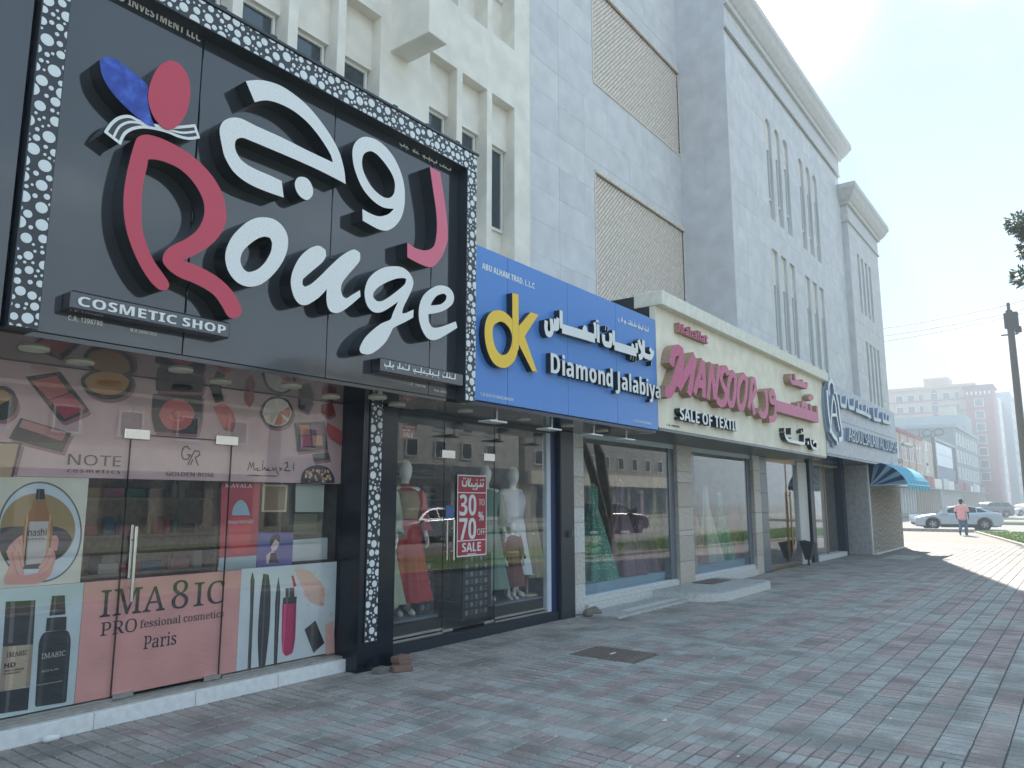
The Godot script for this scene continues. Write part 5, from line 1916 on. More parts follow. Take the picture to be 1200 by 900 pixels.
	# shelves of folded cloth at the back
	for q in [[5.5, 6.9, "shelf unit with folded cloth behind the red gown"], [7.1, 8.9, "shelf unit with folded cloth behind the pale gowns"]]:
		shelf_unit(q[2], q[0], q[1], -8.2, "")
		for r in [2, 3, 4, 5]:
			for i in 3:
				var s0: float = q[0] + 0.12 + i * (q[1] - q[0] - 0.2) / 3.0
				var fo := thing("folded_cloth", "%s stack of folded cloth on the %s shelf behind the %s" % [["left", "middle", "right"][i], ["", "", "lowest", "second lowest", "second highest", "top"][r], "red gown" if q[0] < 6.0 else "pale gowns"], "cloth", V(s0 + 0.15, 0.2755 + 0.34 * r, -8.05), "folded cloth on the dress shop shelves")
				for y in 4:
					var tint := flat_once("fold%d" % (rng.randi() % 6), [C(150, 130, 110), C(110, 60, 66), C(70, 80, 96), C(176, 170, 160), C(90, 96, 84), C(60, 54, 62)][rng.randi() % 6], 0.9)
					part(fo, "fold", sc(s0, s0 + 0.3, 0.2755 + 0.34 * r + 0.05 * y, 0.2755 + 0.34 * r + 0.05 * y + 0.047, -8.19, -7.93, 0.015), tint)

# ---------------------------------------------------------------- textile shop
func build_textile_sign() -> void:
	var g := thing("shop_sign", "cream textile shop sign with pink cartoon letters", "sign", V(14.8, 2.69, -4.95))
	var L := -4.95
	var cuts := [10.19, 12.5, 14.8, 17.1, 19.40]
	for i in 4:
		part(g, "panel", sc(cuts[i] + 0.001, cuts[i + 1] - 0.001, 2.69, 4.552, L - 0.1, L, 0.003), M.cream)
	part(g, "cap", sc(10.17, 19.52, 4.55, 4.775, -5.30, -4.82, 0.008), M.cream_cap)
	part(g, "end_panel", sbm(10.20, 10.24, 2.7, 4.75, -6.0, L - 0.1), M.dark_frame)  # dark sheet across the open box end, standing in for the shade inside
	part(g, "deck", sbm(10.24, 19.4, 4.70, 4.74, -7.0, -5.30), M.grey_wall)
	part(g, "end_panel", sbm(19.36, 19.40, 2.7, 4.55, -6.0, L - 0.1), M.grey_wall)
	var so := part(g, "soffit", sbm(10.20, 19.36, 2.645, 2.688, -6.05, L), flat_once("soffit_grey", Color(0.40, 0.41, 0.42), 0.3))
	var lines := tool()
	for i in 11:
		sb(lines, 10.20, 19.36, 2.641, 2.645, -5.98 + 0.095 * i, -5.974 + 0.095 * i)
	part(so, "joints", done(lines), M.frame_grey)
	var P: Material = M.letter_pink
	var D: Material = M.pink_edge
	for grp in [[["m0", "m1", "m2", "m3"], [0.085, 0.09, 0.085, 0.08]], [["m4", "m5", "m6"], 0.068], [["m7", "m8", "m9"], 0.064], [["m10"], 0.068], [["m11"], 0.062], [["m12"], 0.062], [["m13", "m14"], 0.064]]:
		part(g, "letter", stroke_solid(grp[0], grp[1], L, -4.80 + 0.0009 * (hash(grp[0][0]) % 9), P, D))
	part(g, "arabic_letter", stroke_solid(["n0"], 0.07, L, -4.80, P, D))
	part(g, "arabic_letter", stroke_solid(["n1", "n2"], 0.065, L, -4.801, P, D))
	part(g, "arabic_letter", stroke_solid(["n3"], 0.115, L, -4.799, P, D))
	for q in ["n4", "n5", "n6", "n7"]:
		part(g, "arabic_letter", stroke_solid([q], 0.065, L, -4.803, P, D))
	part(g, "letter_dot", solid(pts("n_dot"), [], L, -4.80, P, D))
	part(g, "arabic_letter", stroke_solid(["h0", "h1", "h2", "h3", "h4"], [0.05, 0.045, 0.06, 0.04, 0.05], L, -4.80, P, D))
	letters(g, "Mahallat", 10.84, 4.245, 1.16, 0.165, L, 0.08, P, D, sans_bold)
	letters(g, "SALE OF TEXTIL", 10.73, 2.845, 2.46, 0.19, L, 0.10, M.letter_white, M.letter_edge, sans_bold)
	for q in ["w0", "w1", "w2", "w3"]:
		part(g, "arabic_letter", stroke_solid([q], 0.034, L, -4.84, M.letter_white, M.letter_edge))
	for q in ["wd0", "wd1", "wd2", "wd3", "wd4"]:
		part(g, "letter_dot", stroke_solid([q], 0.036, L, -4.842, M.letter_white, M.letter_edge))
	words(g, "lettering", "C.R: 1080785", 10.46, 2.735, 0.45, 0.032, L, 0.004, M.joint, sans)

func tile_pillar(label: String, s0: float, s1: float, l0: float, l1: float, h1: float, mats: Array, cut: Array) -> Node3D:
	var n := thing("stone_pillar", label, "pillar", V((s0 + s1) / 2, 0, l1))
	part(n, "core", sbm(s0 + 0.012, s1 - 0.012, 0.0, h1, l0, l1 - 0.012), M.kerb)
	var h := 0.0
	for i in cut.size():
		var top: float = minf(cut[i], h1)
		part(n, "tile", sc(s0, s1, h + 0.003, top - 0.003, l0 + 0.01, l1 + rng.randf_range(-0.001, 0.002), 0.004), mats[i % mats.size()])
		h = top
	return n

func drape(label: String, s: float, l: float, h0: float, h1: float, wide: float, cloth: Material) -> void:
	var n := thing("fabric_drape", label, "fabric", V(s, h0, l), "fabrics draped in the textile windows")
	var t := tool()
	var rings := []
	for i in 13:
		var f := i / 12.0
		var ring := PackedVector3Array()
		for k in 64:
			var a := TAU * k / 64.0
			var r := lerpf(0.10, wide * 1.1, pow(maxf(0.0, 1.0 - f * 1.35), 0.9)) * (1.0 + (1.0 - f * 0.6) * 0.15 * (cos(7 * a + s * 3.0) + 0.6 * cos(11 * a + s)))
			ring.append(V(s + cos(a) * r, lerpf(h0, h1, f), l + sin(a) * r * 0.7))
		rings.append(ring)
	loft(t, rings, true)
	part(n, "cloth", done(t), cloth)
	var st := tool()
	loft(st, [disc_ring(V(s, h1, l), Vector3.RIGHT, Vector3.FORWARD, 0.06, 0.06), disc_ring(V(s, h1 + 0.05, l), Vector3.RIGHT, Vector3.FORWARD, 0.02, 0.02)])
	part(n, "knob", done(st), M.shelf)

func build_textile_front() -> void:
	tile_pillar("narrow marble pillar beside the grey column", 9.29, 9.68, -6.1, -5.95, 2.645, [M.marble_white, M.marble[2], M.marble_white], [0.42, 0.86, 1.30, 1.52, 1.96, 2.40, 2.645])
	tile_pillar("marble pillar between the two textile windows", 12.92, 13.56, -6.1, -5.93, 2.645, M.marble, [0.52, 0.98, 1.08, 1.50, 1.95, 2.15, 2.645])
	tile_pillar("marble pillar right of the second textile window", 16.92, 17.34, -6.1, -5.92, 2.645, M.marble, [0.4, 0.9, 1.35, 1.85, 2.3, 2.645])
	tile_pillar("dark grey tiled pillar beside the brass door", 17.36, 17.98, -6.1, -5.97, 2.645, [M.grey_tile], [0.45, 0.9, 1.35, 1.8, 2.25, 2.645])
	var L := -6.02
	var f := thing("glass_shopfront", "tall glass windows of the textile shop between marble pillars", "shopfront", V(13, 0, L))
	for q in [[9.685, 12.915], [13.565, 16.915]]:
		part(f, "sill", sc(q[0], q[1], -0.01, 0.12, -6.2, -5.90, 0.006), M.marble_white)
		part(f, "sill_step", sc(q[0], q[1], 0.12, 0.20, -6.2, -5.955, 0.006), M.marble_white)
		glass_pane(f, q[0] + 0.03, q[1] - 0.22, 0.23, 2.56, L)
		var t := tool()
		sb(t, q[0], q[1], 2.56, 2.645, L - 0.03, L + 0.03)
		sb(t, q[0], q[1], 0.20, 0.23, L - 0.03, L + 0.03)
		sb(t, q[0], q[0] + 0.03, 0.23, 2.56, L - 0.03, L + 0.03)
		part(f, "frame", done(t), M.stone_letter)
		part(f, "side_panel", sc(q[1] - 0.22, q[1], 0.23, 2.56, L - 0.1, L + 0.02, 0.005), M.grey_tile)
		part(f, "display_step", sbm(q[0], q[1] + 0.55, 0.1, 0.36, -6.95, -6.13), M.awning_pale)
	# door bay
	glass_pane(f, 18.0, 19.55, 0.06, 2.56, L)
	var d := glass_pane(f, 19.56, 20.3, 0.06, 2.56, L, "door")
	bar_handle(d, 19.66, 0.35, 1.85, L, M.brass, 0.022)
	var t := tool()
	sb(t, 17.99, 20.35, 2.56, 2.645, L - 0.03, L + 0.03)
	sb(t, 19.54, 19.57, 0.03, 2.56, L - 0.02, L + 0.015)
	sb(t, 17.99, 20.35, -0.01, 0.06, L - 0.1, L + 0.05)
	part(f, "frame", done(t), M.brass)
	part(f, "white_panel", sc(20.35, 21.15, -0.01, 2.645, -6.1, -5.95, 0.01), M.marble_white)
	var fab := [spotted(Color(0.24, 0.50, 0.42), Color(0.72, 0.80, 0.74)), dress_cloth(Color(0.40, 0.30, 0.36), 0.15, 111), dress_cloth(Color(0.34, 0.24, 0.30), 0.15, 112), spotted(Color(0.62, 0.63, 0.40), Color(0.80, 0.80, 0.66)), dress_cloth(Color(0.60, 0.48, 0.46), 0.1, 114), dress_cloth(Color(0.66, 0.70, 0.66), 0.1, 115)]
	for q in [[10.85, 0, 1.30, 0.40, "green spotted fabric drape in the first textile window"], [11.75, 1, 1.40, 0.46, "mauve fabric drape in the first textile window"], [12.55, 2, 1.2, 0.42, "dark purple fabric drape in the first textile window"], [13.2, 3, 1.6, 0.34, "yellow green patterned fabric drape in the first textile window"], [14.7, 4, 1.4, 0.34, "dusty pink fabric drape in the second textile window"], [15.5, 5, 1.35, 0.38, "pale fabric drape in the second textile window"], [16.3, 0, 1.2, 0.36, "green fabric drape in the second textile window"], [17.1, 4, 1.35, 0.34, "rose fabric drape at the right of the second textile window"]]:
		drape(q[4], q[0], -6.50, 0.36, q[2] + 0.55, q[3], fab[q[1]])

# ---------------------------------------------------------------- grey stone sign, last shop, awning
func build_stone_sign_shop() -> void:
	var L := -4.95
	var g := thing("shop_sign", "grey stone shop sign with an ornate white letter A", "sign", V(23.8, 2.78, L))
	part(g, "backing", sbm(19.46, 28.4, 2.79, 4.6, -5.75, L - 0.03), M.grey_wall)
	for i in 8:
		for j in 2:
			part(g, "stone_panel", sc(19.45 + 1.12 * i + 0.003, 19.45 + 1.12 * (i + 1) - 0.003, 2.78 + 0.92 * j + 0.003, 2.78 + 0.92 * (j + 1) - 0.003, L - 0.03, L, 0.004), M.stone_sign)
	part(g, "soffit", sbm(19.46, 28.4, 2.72, 2.778, -6.0, L), flat_once("soffit_navy", Color(0.20, 0.26, 0.36), 0.2))
	var W: Material = M.stone_letter
	var E := flat_once("stone_edge", Color(0.54, 0.59, 0.66), 0.4)
	part(g, "emblem_base", solid(Geometry2D.offset_polygon(smooth(pts("logo"), 2), 0.05)[0], [], L, -4.90, E, E))
	var EW := flat_once("emblem_white", Color(0.84, 0.86, 0.87), 0.3)
	for i in 5:
		part(g, "emblem_stroke", stroke_solid(["lg%d" % i], [0.06, 0.06, 0.05, 0.045, 0.04][i], -4.9, -4.84 + 0.002 * i, EW, E))
	for i in 12:
		part(g, "arabic_letter", stroke_solid(["ab%d" % i], 0.055, L, -4.85 + 0.0009 * i, W, E))
	letters(g, "ABDULSALAM AL DURSH", 21.35, 3.20, 6.6, 0.36, L, 0.09, W, E, sans)
	# shop front under it
	var f := thing("glass_shopfront", "narrow glass front under the grey stone sign", "shopfront", V(23, 0, -6))
	glass_pane(f, 21.6, 24.5, 0.12, 2.66, -6.0)
	part(f, "sill", sc(21.55, 24.55, -0.01, 0.12, -6.1, -5.85, 0.006), M.marble_white)
	for s in [21.18, 24.56]:
		part(f, "jamb", sc(s, s + 0.36, -0.01, 2.72, -6.1, -5.88, 0.006), M.dark_frame)
	var t := tool()
	sb(t, 21.56, 24.55, 2.66, 2.72, -6.03, -5.97)
	sb(t, 23.0, 23.03, 0.12, 2.66, -6.02, -5.98)
	part(f, "frame", done(t), M.brass)
	# curtain inside
	var cu := thing("curtain", "grey curtain behind the narrow shop glass", "curtain", V(23, 0.1, -6.3))
	t = tool()
	t.set_smooth_group(0)
	var n := 120
	for i in n:
		var s0 := 21.6 + 2.9 * i / n
		var s1 := 21.6 + 2.9 * (i + 1) / n
		quad(t, V(s0, 0.12, -6.35 + 0.04 * sin(s0 * 22)), V(s1, 0.12, -6.35 + 0.04 * sin(s1 * 22)), V(s1, 2.6, -6.35 + 0.04 * sin(s1 * 22)), V(s0, 2.6, -6.35 + 0.04 * sin(s0 * 22)))
	part(cu, "cloth", done(t), M.grey_wall)
	# corner walls
	var w := thing("corner_wall", "pebble-dashed wall with a smooth grey end below the awning", "wall", V(27.8, 0, -5.4))
	part(w, "pebble_face", sc(25.36, 30.35, -0.01, 2.75, -6.2, -5.30, 0.01), M.pebble)
	part(w, "smooth_end", sc(25.30, 25.358, -0.01, 2.72, -6.2, -5.325, 0.005), M.grey_wall)
	part(w, "corner_strip", sc(25.30, 25.40, -0.01, 2.72, -5.324, -5.28, 0.005), M.marble_white)
	part(w, "foot_strip", sc(25.40, 30.35, -0.02, 0.035, -5.30, -5.20, 0.005), M.marble_white)
	# tall upper wall of the last shop behind awning
	part(w, "upper_wall", sc(28.42, 30.35, 2.75, 4.5, -6.2, -5.75, 0.01), M.stone_sign)
	build_awning()
	# camera on a bracket
	var cc := thing("security_camera", "white security camera on a thin bracket at the stone sign's end", "camera", V(28.9, 3.55, -4.9))
	t = tool()
	tube(t, [V(28.4, 3.62, -4.95), V(28.7, 3.60, -4.85), V(28.95, 3.56, -4.80)], [0.025], 8)
	part(cc, "bracket", done(t), M.win_frame)
	t = tool()
	tube(t, [V(28.95, 3.58, -4.85), V(29.25, 3.50, -4.65)], [0.07, 0.06], 10)
	part(cc, "housing", done(t), M.win_frame)
	t = tool()
	tube(t, [V(29.25, 3.50, -4.65), V(29.28, 3.49, -4.63)], [0.045], 10)
	part(cc, "lens", done(t), M.black_trim)

func build_awning() -> void:
	var a := thing("awning", "rounded blue awning with dark striped underside on the corner wall", "awning", V(27.5, 2.0, -5.3))
	var s0 := 25.55
	var s1 := 29.75
	# profile from the wall out and down
	var prof := []
	for k in 9:
		var x := k / 8.0
		var ang := x * 1.35
		prof.append(Vector2(-5.30 + 1.06 * sin(ang) / sin(1.35), 2.12 + 0.92 * cos(ang) - 0.92 * cos(1.35) ))
	# hip ends: the near end curves in as well
	var n := 14
	for i in n:
		var u0 := float(i) / n
		var u1 := float(i + 1) / n
		var t := tool()
		for k in 8:
			var p: Vector2 = prof[k]
			var q: Vector2 = prof[k + 1]
			quad(t, V(lerpf(s0, s1, u0), q.y, q.x), V(lerpf(s0, s1, u1), q.y, q.x), V(lerpf(s0, s1, u1), p.y, p.x), V(lerpf(s0, s1, u0), p.y, p.x))
		# scalloped valance
		var e: Vector2 = prof[8]
		var sc0 := lerpf(s0, s1, u0)
		var sc1 := lerpf(s0, s1, u1)
		for m in 4:
			var a0 := sc0 + (sc1 - sc0) * m / 4.0
			var a1 := sc0 + (sc1 - sc0) * (m + 1) / 4.0
			var d0 := 0.12 + 0.05 * sin(PI * m / 4.0)
			var d1 := 0.12 + 0.05 * sin(PI * (m + 1) / 4.0)
			quad(t, V(a0, e.y - d0, e.x + 0.01), V(a1, e.y - d1, e.x + 0.01), V(a1, e.y, e.x), V(a0, e.y, e.x))
		part(a, "stripe", done(t), M.awning_blue if i % 2 == 0 else flat_once("awning_light", Color(0.42, 0.70, 0.80), 0.7))
	# near end panel in fan stripes
	for k in 8:
		var t := tool()
		var p: Vector2 = prof[k]
		var q: Vector2 = prof[k + 1]
		var o := Vector2(-5.29, 2.05)
		for e in 2:
			var f0 := e / 2.0
			var f1 := (e + 1) / 2.0
			quad(t, V(s0, o.lerp(p, f0).y, o.lerp(p, f0).x), V(s0, o.lerp(q, f0).y, o.lerp(q, f0).x), V(s0, o.lerp(q, f1).y, o.lerp(q, f1).x), V(s0, o.lerp(p, f1).y, o.lerp(p, f1).x))
		part(a, "end_stripe", done(t), M.awning_dark if k % 2 == 0 else M.awning_pale)
	var fr := tool()
	var e8: Vector2 = prof[8]
	tube(fr, [V(s0, e8.y, e8.x), V(s1, e8.y, e8.x)], [0.016], 6)
	tube(fr, [V(s0 - 0.01, 2.1, -5.29), V(s0 - 0.01, e8.y, e8.x)], [0.014], 6)
	tube(fr, [V(s0 - 0.01, 2.1, -5.29), V(s0 - 0.01, 2.8, -4.60)], [0.012], 6)
	tube(fr, [V(s1, 2.1, -5.29), V(s1, e8.y, e8.x)], [0.014], 6)
	part(a, "frame", done(fr), M.stone_letter)

# ---------------------------------------------------------------- things on the pavement
func build_pavement_things() -> void:
	var m := thing("manhole_cover", "rusty square manhole cover set in the paving", "manhole cover", V(7.3, 0, -4.15))
	part(m, "frame", sc(6.985, 7.615, -0.03, 0.0, -4.495, -3.805, 0.004), M.iron)
	part(m, "lid", sc(7.02, 7.58, -0.02, 0.004, -4.46, -3.84, 0.004), M.iron)
	var t := tool()
	for i in 9:
		for j in 9:
			sb(t, 7.05 + 0.058 * i, 7.08 + 0.058 * i, 0.003, 0.007, -4.43 + 0.062 * j, -4.40 + 0.062 * j)
	part(m, "tread", done(t), M.iron)
	part(m, "lifting_slot", sbm(7.24, 7.36, 0.004, 0.008, -4.17, -4.15), M.paper)
	# slabs before the textile shop
	var sl := thing("stone_slab", "thin grey stone slab with a white strip before the first textile window", "slab", V(10.6, 0, -5.55))
	part(sl, "slab", sc(9.45, 11.85, -0.01, 0.030, -5.88, -5.28, 0.006), M.grey_wall)
	part(sl, "white_strip", sbm(10.0, 11.75, 0.030, 0.034, -5.56, -5.42), M.marble_white)
	var st := thing("stone_step", "low marble step with rounded corners at the textile shop", "step", V(13.2, 0, -5.3))
	var p := PackedVector2Array([Vector2(11.75, -5.9), Vector2(14.55, -5.9)])
	for k in 6:
		var a := PI / 2.0 * k / 5.0
		p.append(Vector2(14.30 + 0.25 * cos(a), -5.05 + 0.25 * sin(a)))
	for k in 8:
		var a := PI / 2.0 * k / 7.0
		p.append(Vector2(12.35 - 0.6 * sin(a), -5.4 + 0.6 * cos(a)))
	var top := sheet(p, 0.135)
	part(st, "tread", top, M.grey_wall)
	var sd := tool()
	for i in p.size():
		var a := p[i]
		var b := p[(i + 1) % p.size()]
		quad(sd, V(a.x, -0.01, a.y), V(b.x, -0.01, b.y), V(b.x, 0.135, b.y), V(a.x, 0.135, a.y))
	part(st, "riser", done(sd), M.marble_white)
	var ed := tool()
	for i in range(2, p.size() - 1):
		var a := p[i]
		var b := p[i + 1]
		var ca := a.lerp(Vector2(13.1, -5.6), 0.06)
		var cb_ := b.lerp(Vector2(13.1, -5.6), 0.06)
		quad(ed, V(a.x, 0.139, a.y), V(ca.x, 0.139, ca.y), V(cb_.x, 0.139, cb_.y), V(b.x, 0.139, b.y))
	part(st, "edge_band", done(ed), M.marble_white)
	var mt := thing("door_mat", "brown mat lying on the marble step", "mat", V(13.6, 0.14, -5.6))
	part(mt, "mat", sc(13.2, 14.1, 0.135, 0.15, -5.85, -5.45, 0.005), M.iron)
	# loose bricks by the dotted column
	for q in [[5.16, -5.46, 0.0, 0.15, "broken brick lying against the foot of the dotted column"], [5.36, -5.36, 0.0, -0.35, "loose brick lying flat on the paving beside the column"], [5.50, -5.52, 0.052, 0.2, "brick resting on top of another beside the column"], [5.52, -5.52, 0.0, 0.2, "lower brick under the top one beside the column"]]:
		var b := thing("loose_brick", q[4], "brick", V(q[0], q[2], q[1]), "loose bricks by the column")
		b.rotation.y = q[3]
		lpart(b, "brick", cbm(Vector3(-0.05, 0.0, -0.1), Vector3(0.05, 0.052, 0.1 if q[0] > 5.2 else 0.04), 0.006), M.brick if q[0] > 5.2 else M.rubble)
	var stn := thing("rubble_stone", "grey rubble stone at the foot of the first marble pillar", "stone", V(9.45, 0, -5.72))
	t = tool()
	body_mesh(t, [[V(9.40, 0.04, -5.76), V(9.58, 0.05, -5.74), 0.06, 0.075], [V(9.5, 0.06, -5.70), V(9.56, 0.04, -5.66), 0.05, 0.05]], 0.02, 0.02)
	part(stn, "stone", done(t), M.rubble)
	var lum := thing("rubble_stone", "pale lump of mortar at the left end of the plinth", "stone", V(2.42, 0, -5.72))
	t = tool()
	body_mesh(t, [[V(2.40, 0.02, -5.73), V(2.46, 0.02, -5.72), 0.025, 0.02]], 0.008, 0.01)
	part(lum, "stone", done(t), M.plinth)
	# litter
	var spots := [[5.35, -2.62], [4.55, -3.05], [4.9, -1.9], [5.05, -3.55], [6.4, -1.3], [4.3, -2.35], [7.7, -3.2], [9.6, -2.4]]
	var words_ := ["white scrap of paper lying nearest the middle of the paving", "tiny pale scrap on the red pavers near the bottom edge", "pale scrap on the paving near the bottom right", "small crumb of paper on the pavers below the dress shop", "small scrap right of the others on the paving", "tiny scrap near the bottom edge of the paving", "pale speck of litter behind the manhole cover", "small pale speck on the paving far from the shops"]
	for i in spots.size():
		var li := thing("litter", words_[i], "litter", V(spots[i][0], 0.002, spots[i][1]), "scraps of litter on the paving")
		t = tool()
		var r := 0.022 if i == 0 else 0.011
		var o := V(spots[i][0], 0.004, spots[i][1])
		tri(t, o + Vector3(-r, 0, r * 0.6), o + Vector3(r, 0.006, r * 0.7), o + Vector3(0.2 * r, 0.012, -r))
		tri(t, o + Vector3(-r, 0, r * 0.6), o + Vector3(0.2 * r, 0.012, -r), o + Vector3(-r * 0.9, 0.004, -r * 0.5))
		part(li, "scrap", done(t), M.paper)
	# waste bin shaped like an upturned wedge on a stem
	var bn := thing("waste_bin", "dark tapered bin on a short stem beside the brass door", "bin", V(20.2, 0, -5.75))
	t = tool()
	var lo := [V(20.12, 0.14, -5.82), V(20.30, 0.14, -5.82), V(20.30, 0.14, -5.70), V(20.12, 0.14, -5.70)]
	var hi := [V(20.02, 0.62, -5.92), V(20.42, 0.62, -5.92), V(20.42, 0.55, -5.58), V(20.02, 0.55, -5.58)]
	for i in 4:
		quad(t, lo[(i + 1) % 4], lo[i], hi[i], hi[(i + 1) % 4])
	quad(t, lo[0], lo[1], lo[2], lo[3])
	part(bn, "bucket", done(t), flat_once("bin_grey", Color(0.27, 0.28, 0.28), 0.5))
	t = tool()
	tube(t, [V(20.21, 0.0, -5.76), V(20.21, 0.15, -5.76)], [0.03], 8)
	part(bn, "stem", done(t), M.frame_grey)
	# floor plate near the corner wall and a low drain
	var pl := thing("paving_plate", "pale stone plate in the paving near the corner wall", "plate", V(24.6, 0, -4.5))
	part(pl, "plate", sc(23.6, 25.6, -0.01, 0.008, -4.75, -4.0, 0.003), M.kerb)
# ---------------------------------------------------------------- vehicles
func inset(p: PackedVector2Array, d: float) -> PackedVector2Array:
	var o := PackedVector2Array()
	var n := p.size()
	for i in n:
		var a := (p[i] - p[(i - 1 + n) % n]).normalized()
		var b := (p[(i + 1) % n] - p[i]).normalized()
		var m := (a.orthogonal() + b.orthogonal()).normalized()
		o.append(p[i] - m * d)
	return o

func side_face(t: SurfaceTool, p: PackedVector2Array, z: PackedFloat32Array, sg: float) -> void:
	var ix := Geometry2D.triangulate_polygon(p)
	for k in ix.size() / 3:
		var q := []
		for m in 3:
			var i: int = ix[3 * k + m]
			q.append(Vector3(p[i].x, p[i].y, sg * z[i]))
		var n: Vector3 = (q[1] - q[0]).cross(q[2] - q[0])
		if n.z * sg < 0:
			q = [q[0], q[2], q[1]]
		tri(t, q[0], q[1], q[2])

func wheel(parent: Node3D, x: float, y: float, z: float, sg: float, r: float) -> void:
	var t := tool()
	var w := 0.11
	var c := Vector3(x, y, z)
	var X := Vector3.RIGHT
	var Y := Vector3.UP
	var rings := []
	for q in [[-w, 0.62], [-w, 0.92], [-w * 0.75, 1.0], [w * 0.75, 1.0], [w, 0.92], [w, 0.66]]:
		rings.append(disc_ring(c + Vector3(0, 0, q[0]), Y, X, r * q[1], r * q[1], 26))
	loft(t, rings, false)
	var wh := lpart(parent, "wheel", done(t), M.tyre)
	t = tool()
	var o := c + Vector3(0, 0, sg * (w - 0.03))
	rings = [disc_ring(o - Vector3(0, 0, sg * 0.05), X, Y, r * 0.66, r * 0.66, 26), disc_ring(o + Vector3(0, 0, sg * 0.025), X, Y, r * 0.66, r * 0.66, 26), disc_ring(o + Vector3(0, 0, sg * 0.02), X, Y, r * 0.58, r * 0.58, 26)]
	loft(t, rings, false)
	for k in 5:
		var a := TAU * k / 5.0
		var d := X * cos(a) + Y * sin(a)
		var e := d.cross(Vector3.BACK)
		var z1 := Vector3(0, 0, sg * 0.02)
		var q := [o + d * r * 0.1 - e * 0.045, o + d * r * 0.62 - e * 0.03, o + d * r * 0.62 + e * 0.03, o + d * r * 0.1 + e * 0.045]
		if sg > 0:
			quad(t, q[0] + z1, q[1] + z1, q[2] + z1, q[3] + z1)
		else:
			quad(t, q[3] + z1, q[2] + z1, q[1] + z1, q[0] + z1)
		quad(t, q[0], q[1], q[1] + z1, q[0] + z1)
		quad(t, q[2], q[3], q[3] + z1, q[2] + z1)
	loft(t, [disc_ring(o, X, Y, r * 0.16, r * 0.16, 12), disc_ring(o + Vector3(0, 0, sg * 0.03), X, Y, r * 0.13, r * 0.13, 12)])
	lpart(wh, "rim", done(t), M.rim)
	t = tool()
	loft(t, [disc_ring(o - Vector3(0, 0, sg * 0.05), X, Y, r * 0.64, r * 0.64, 20), disc_ring(o - Vector3(0, 0, sg * 0.045), X, Y, r * 0.64, r * 0.64, 20)])
	lpart(wh, "brake_disc", done(t), M.black_trim)

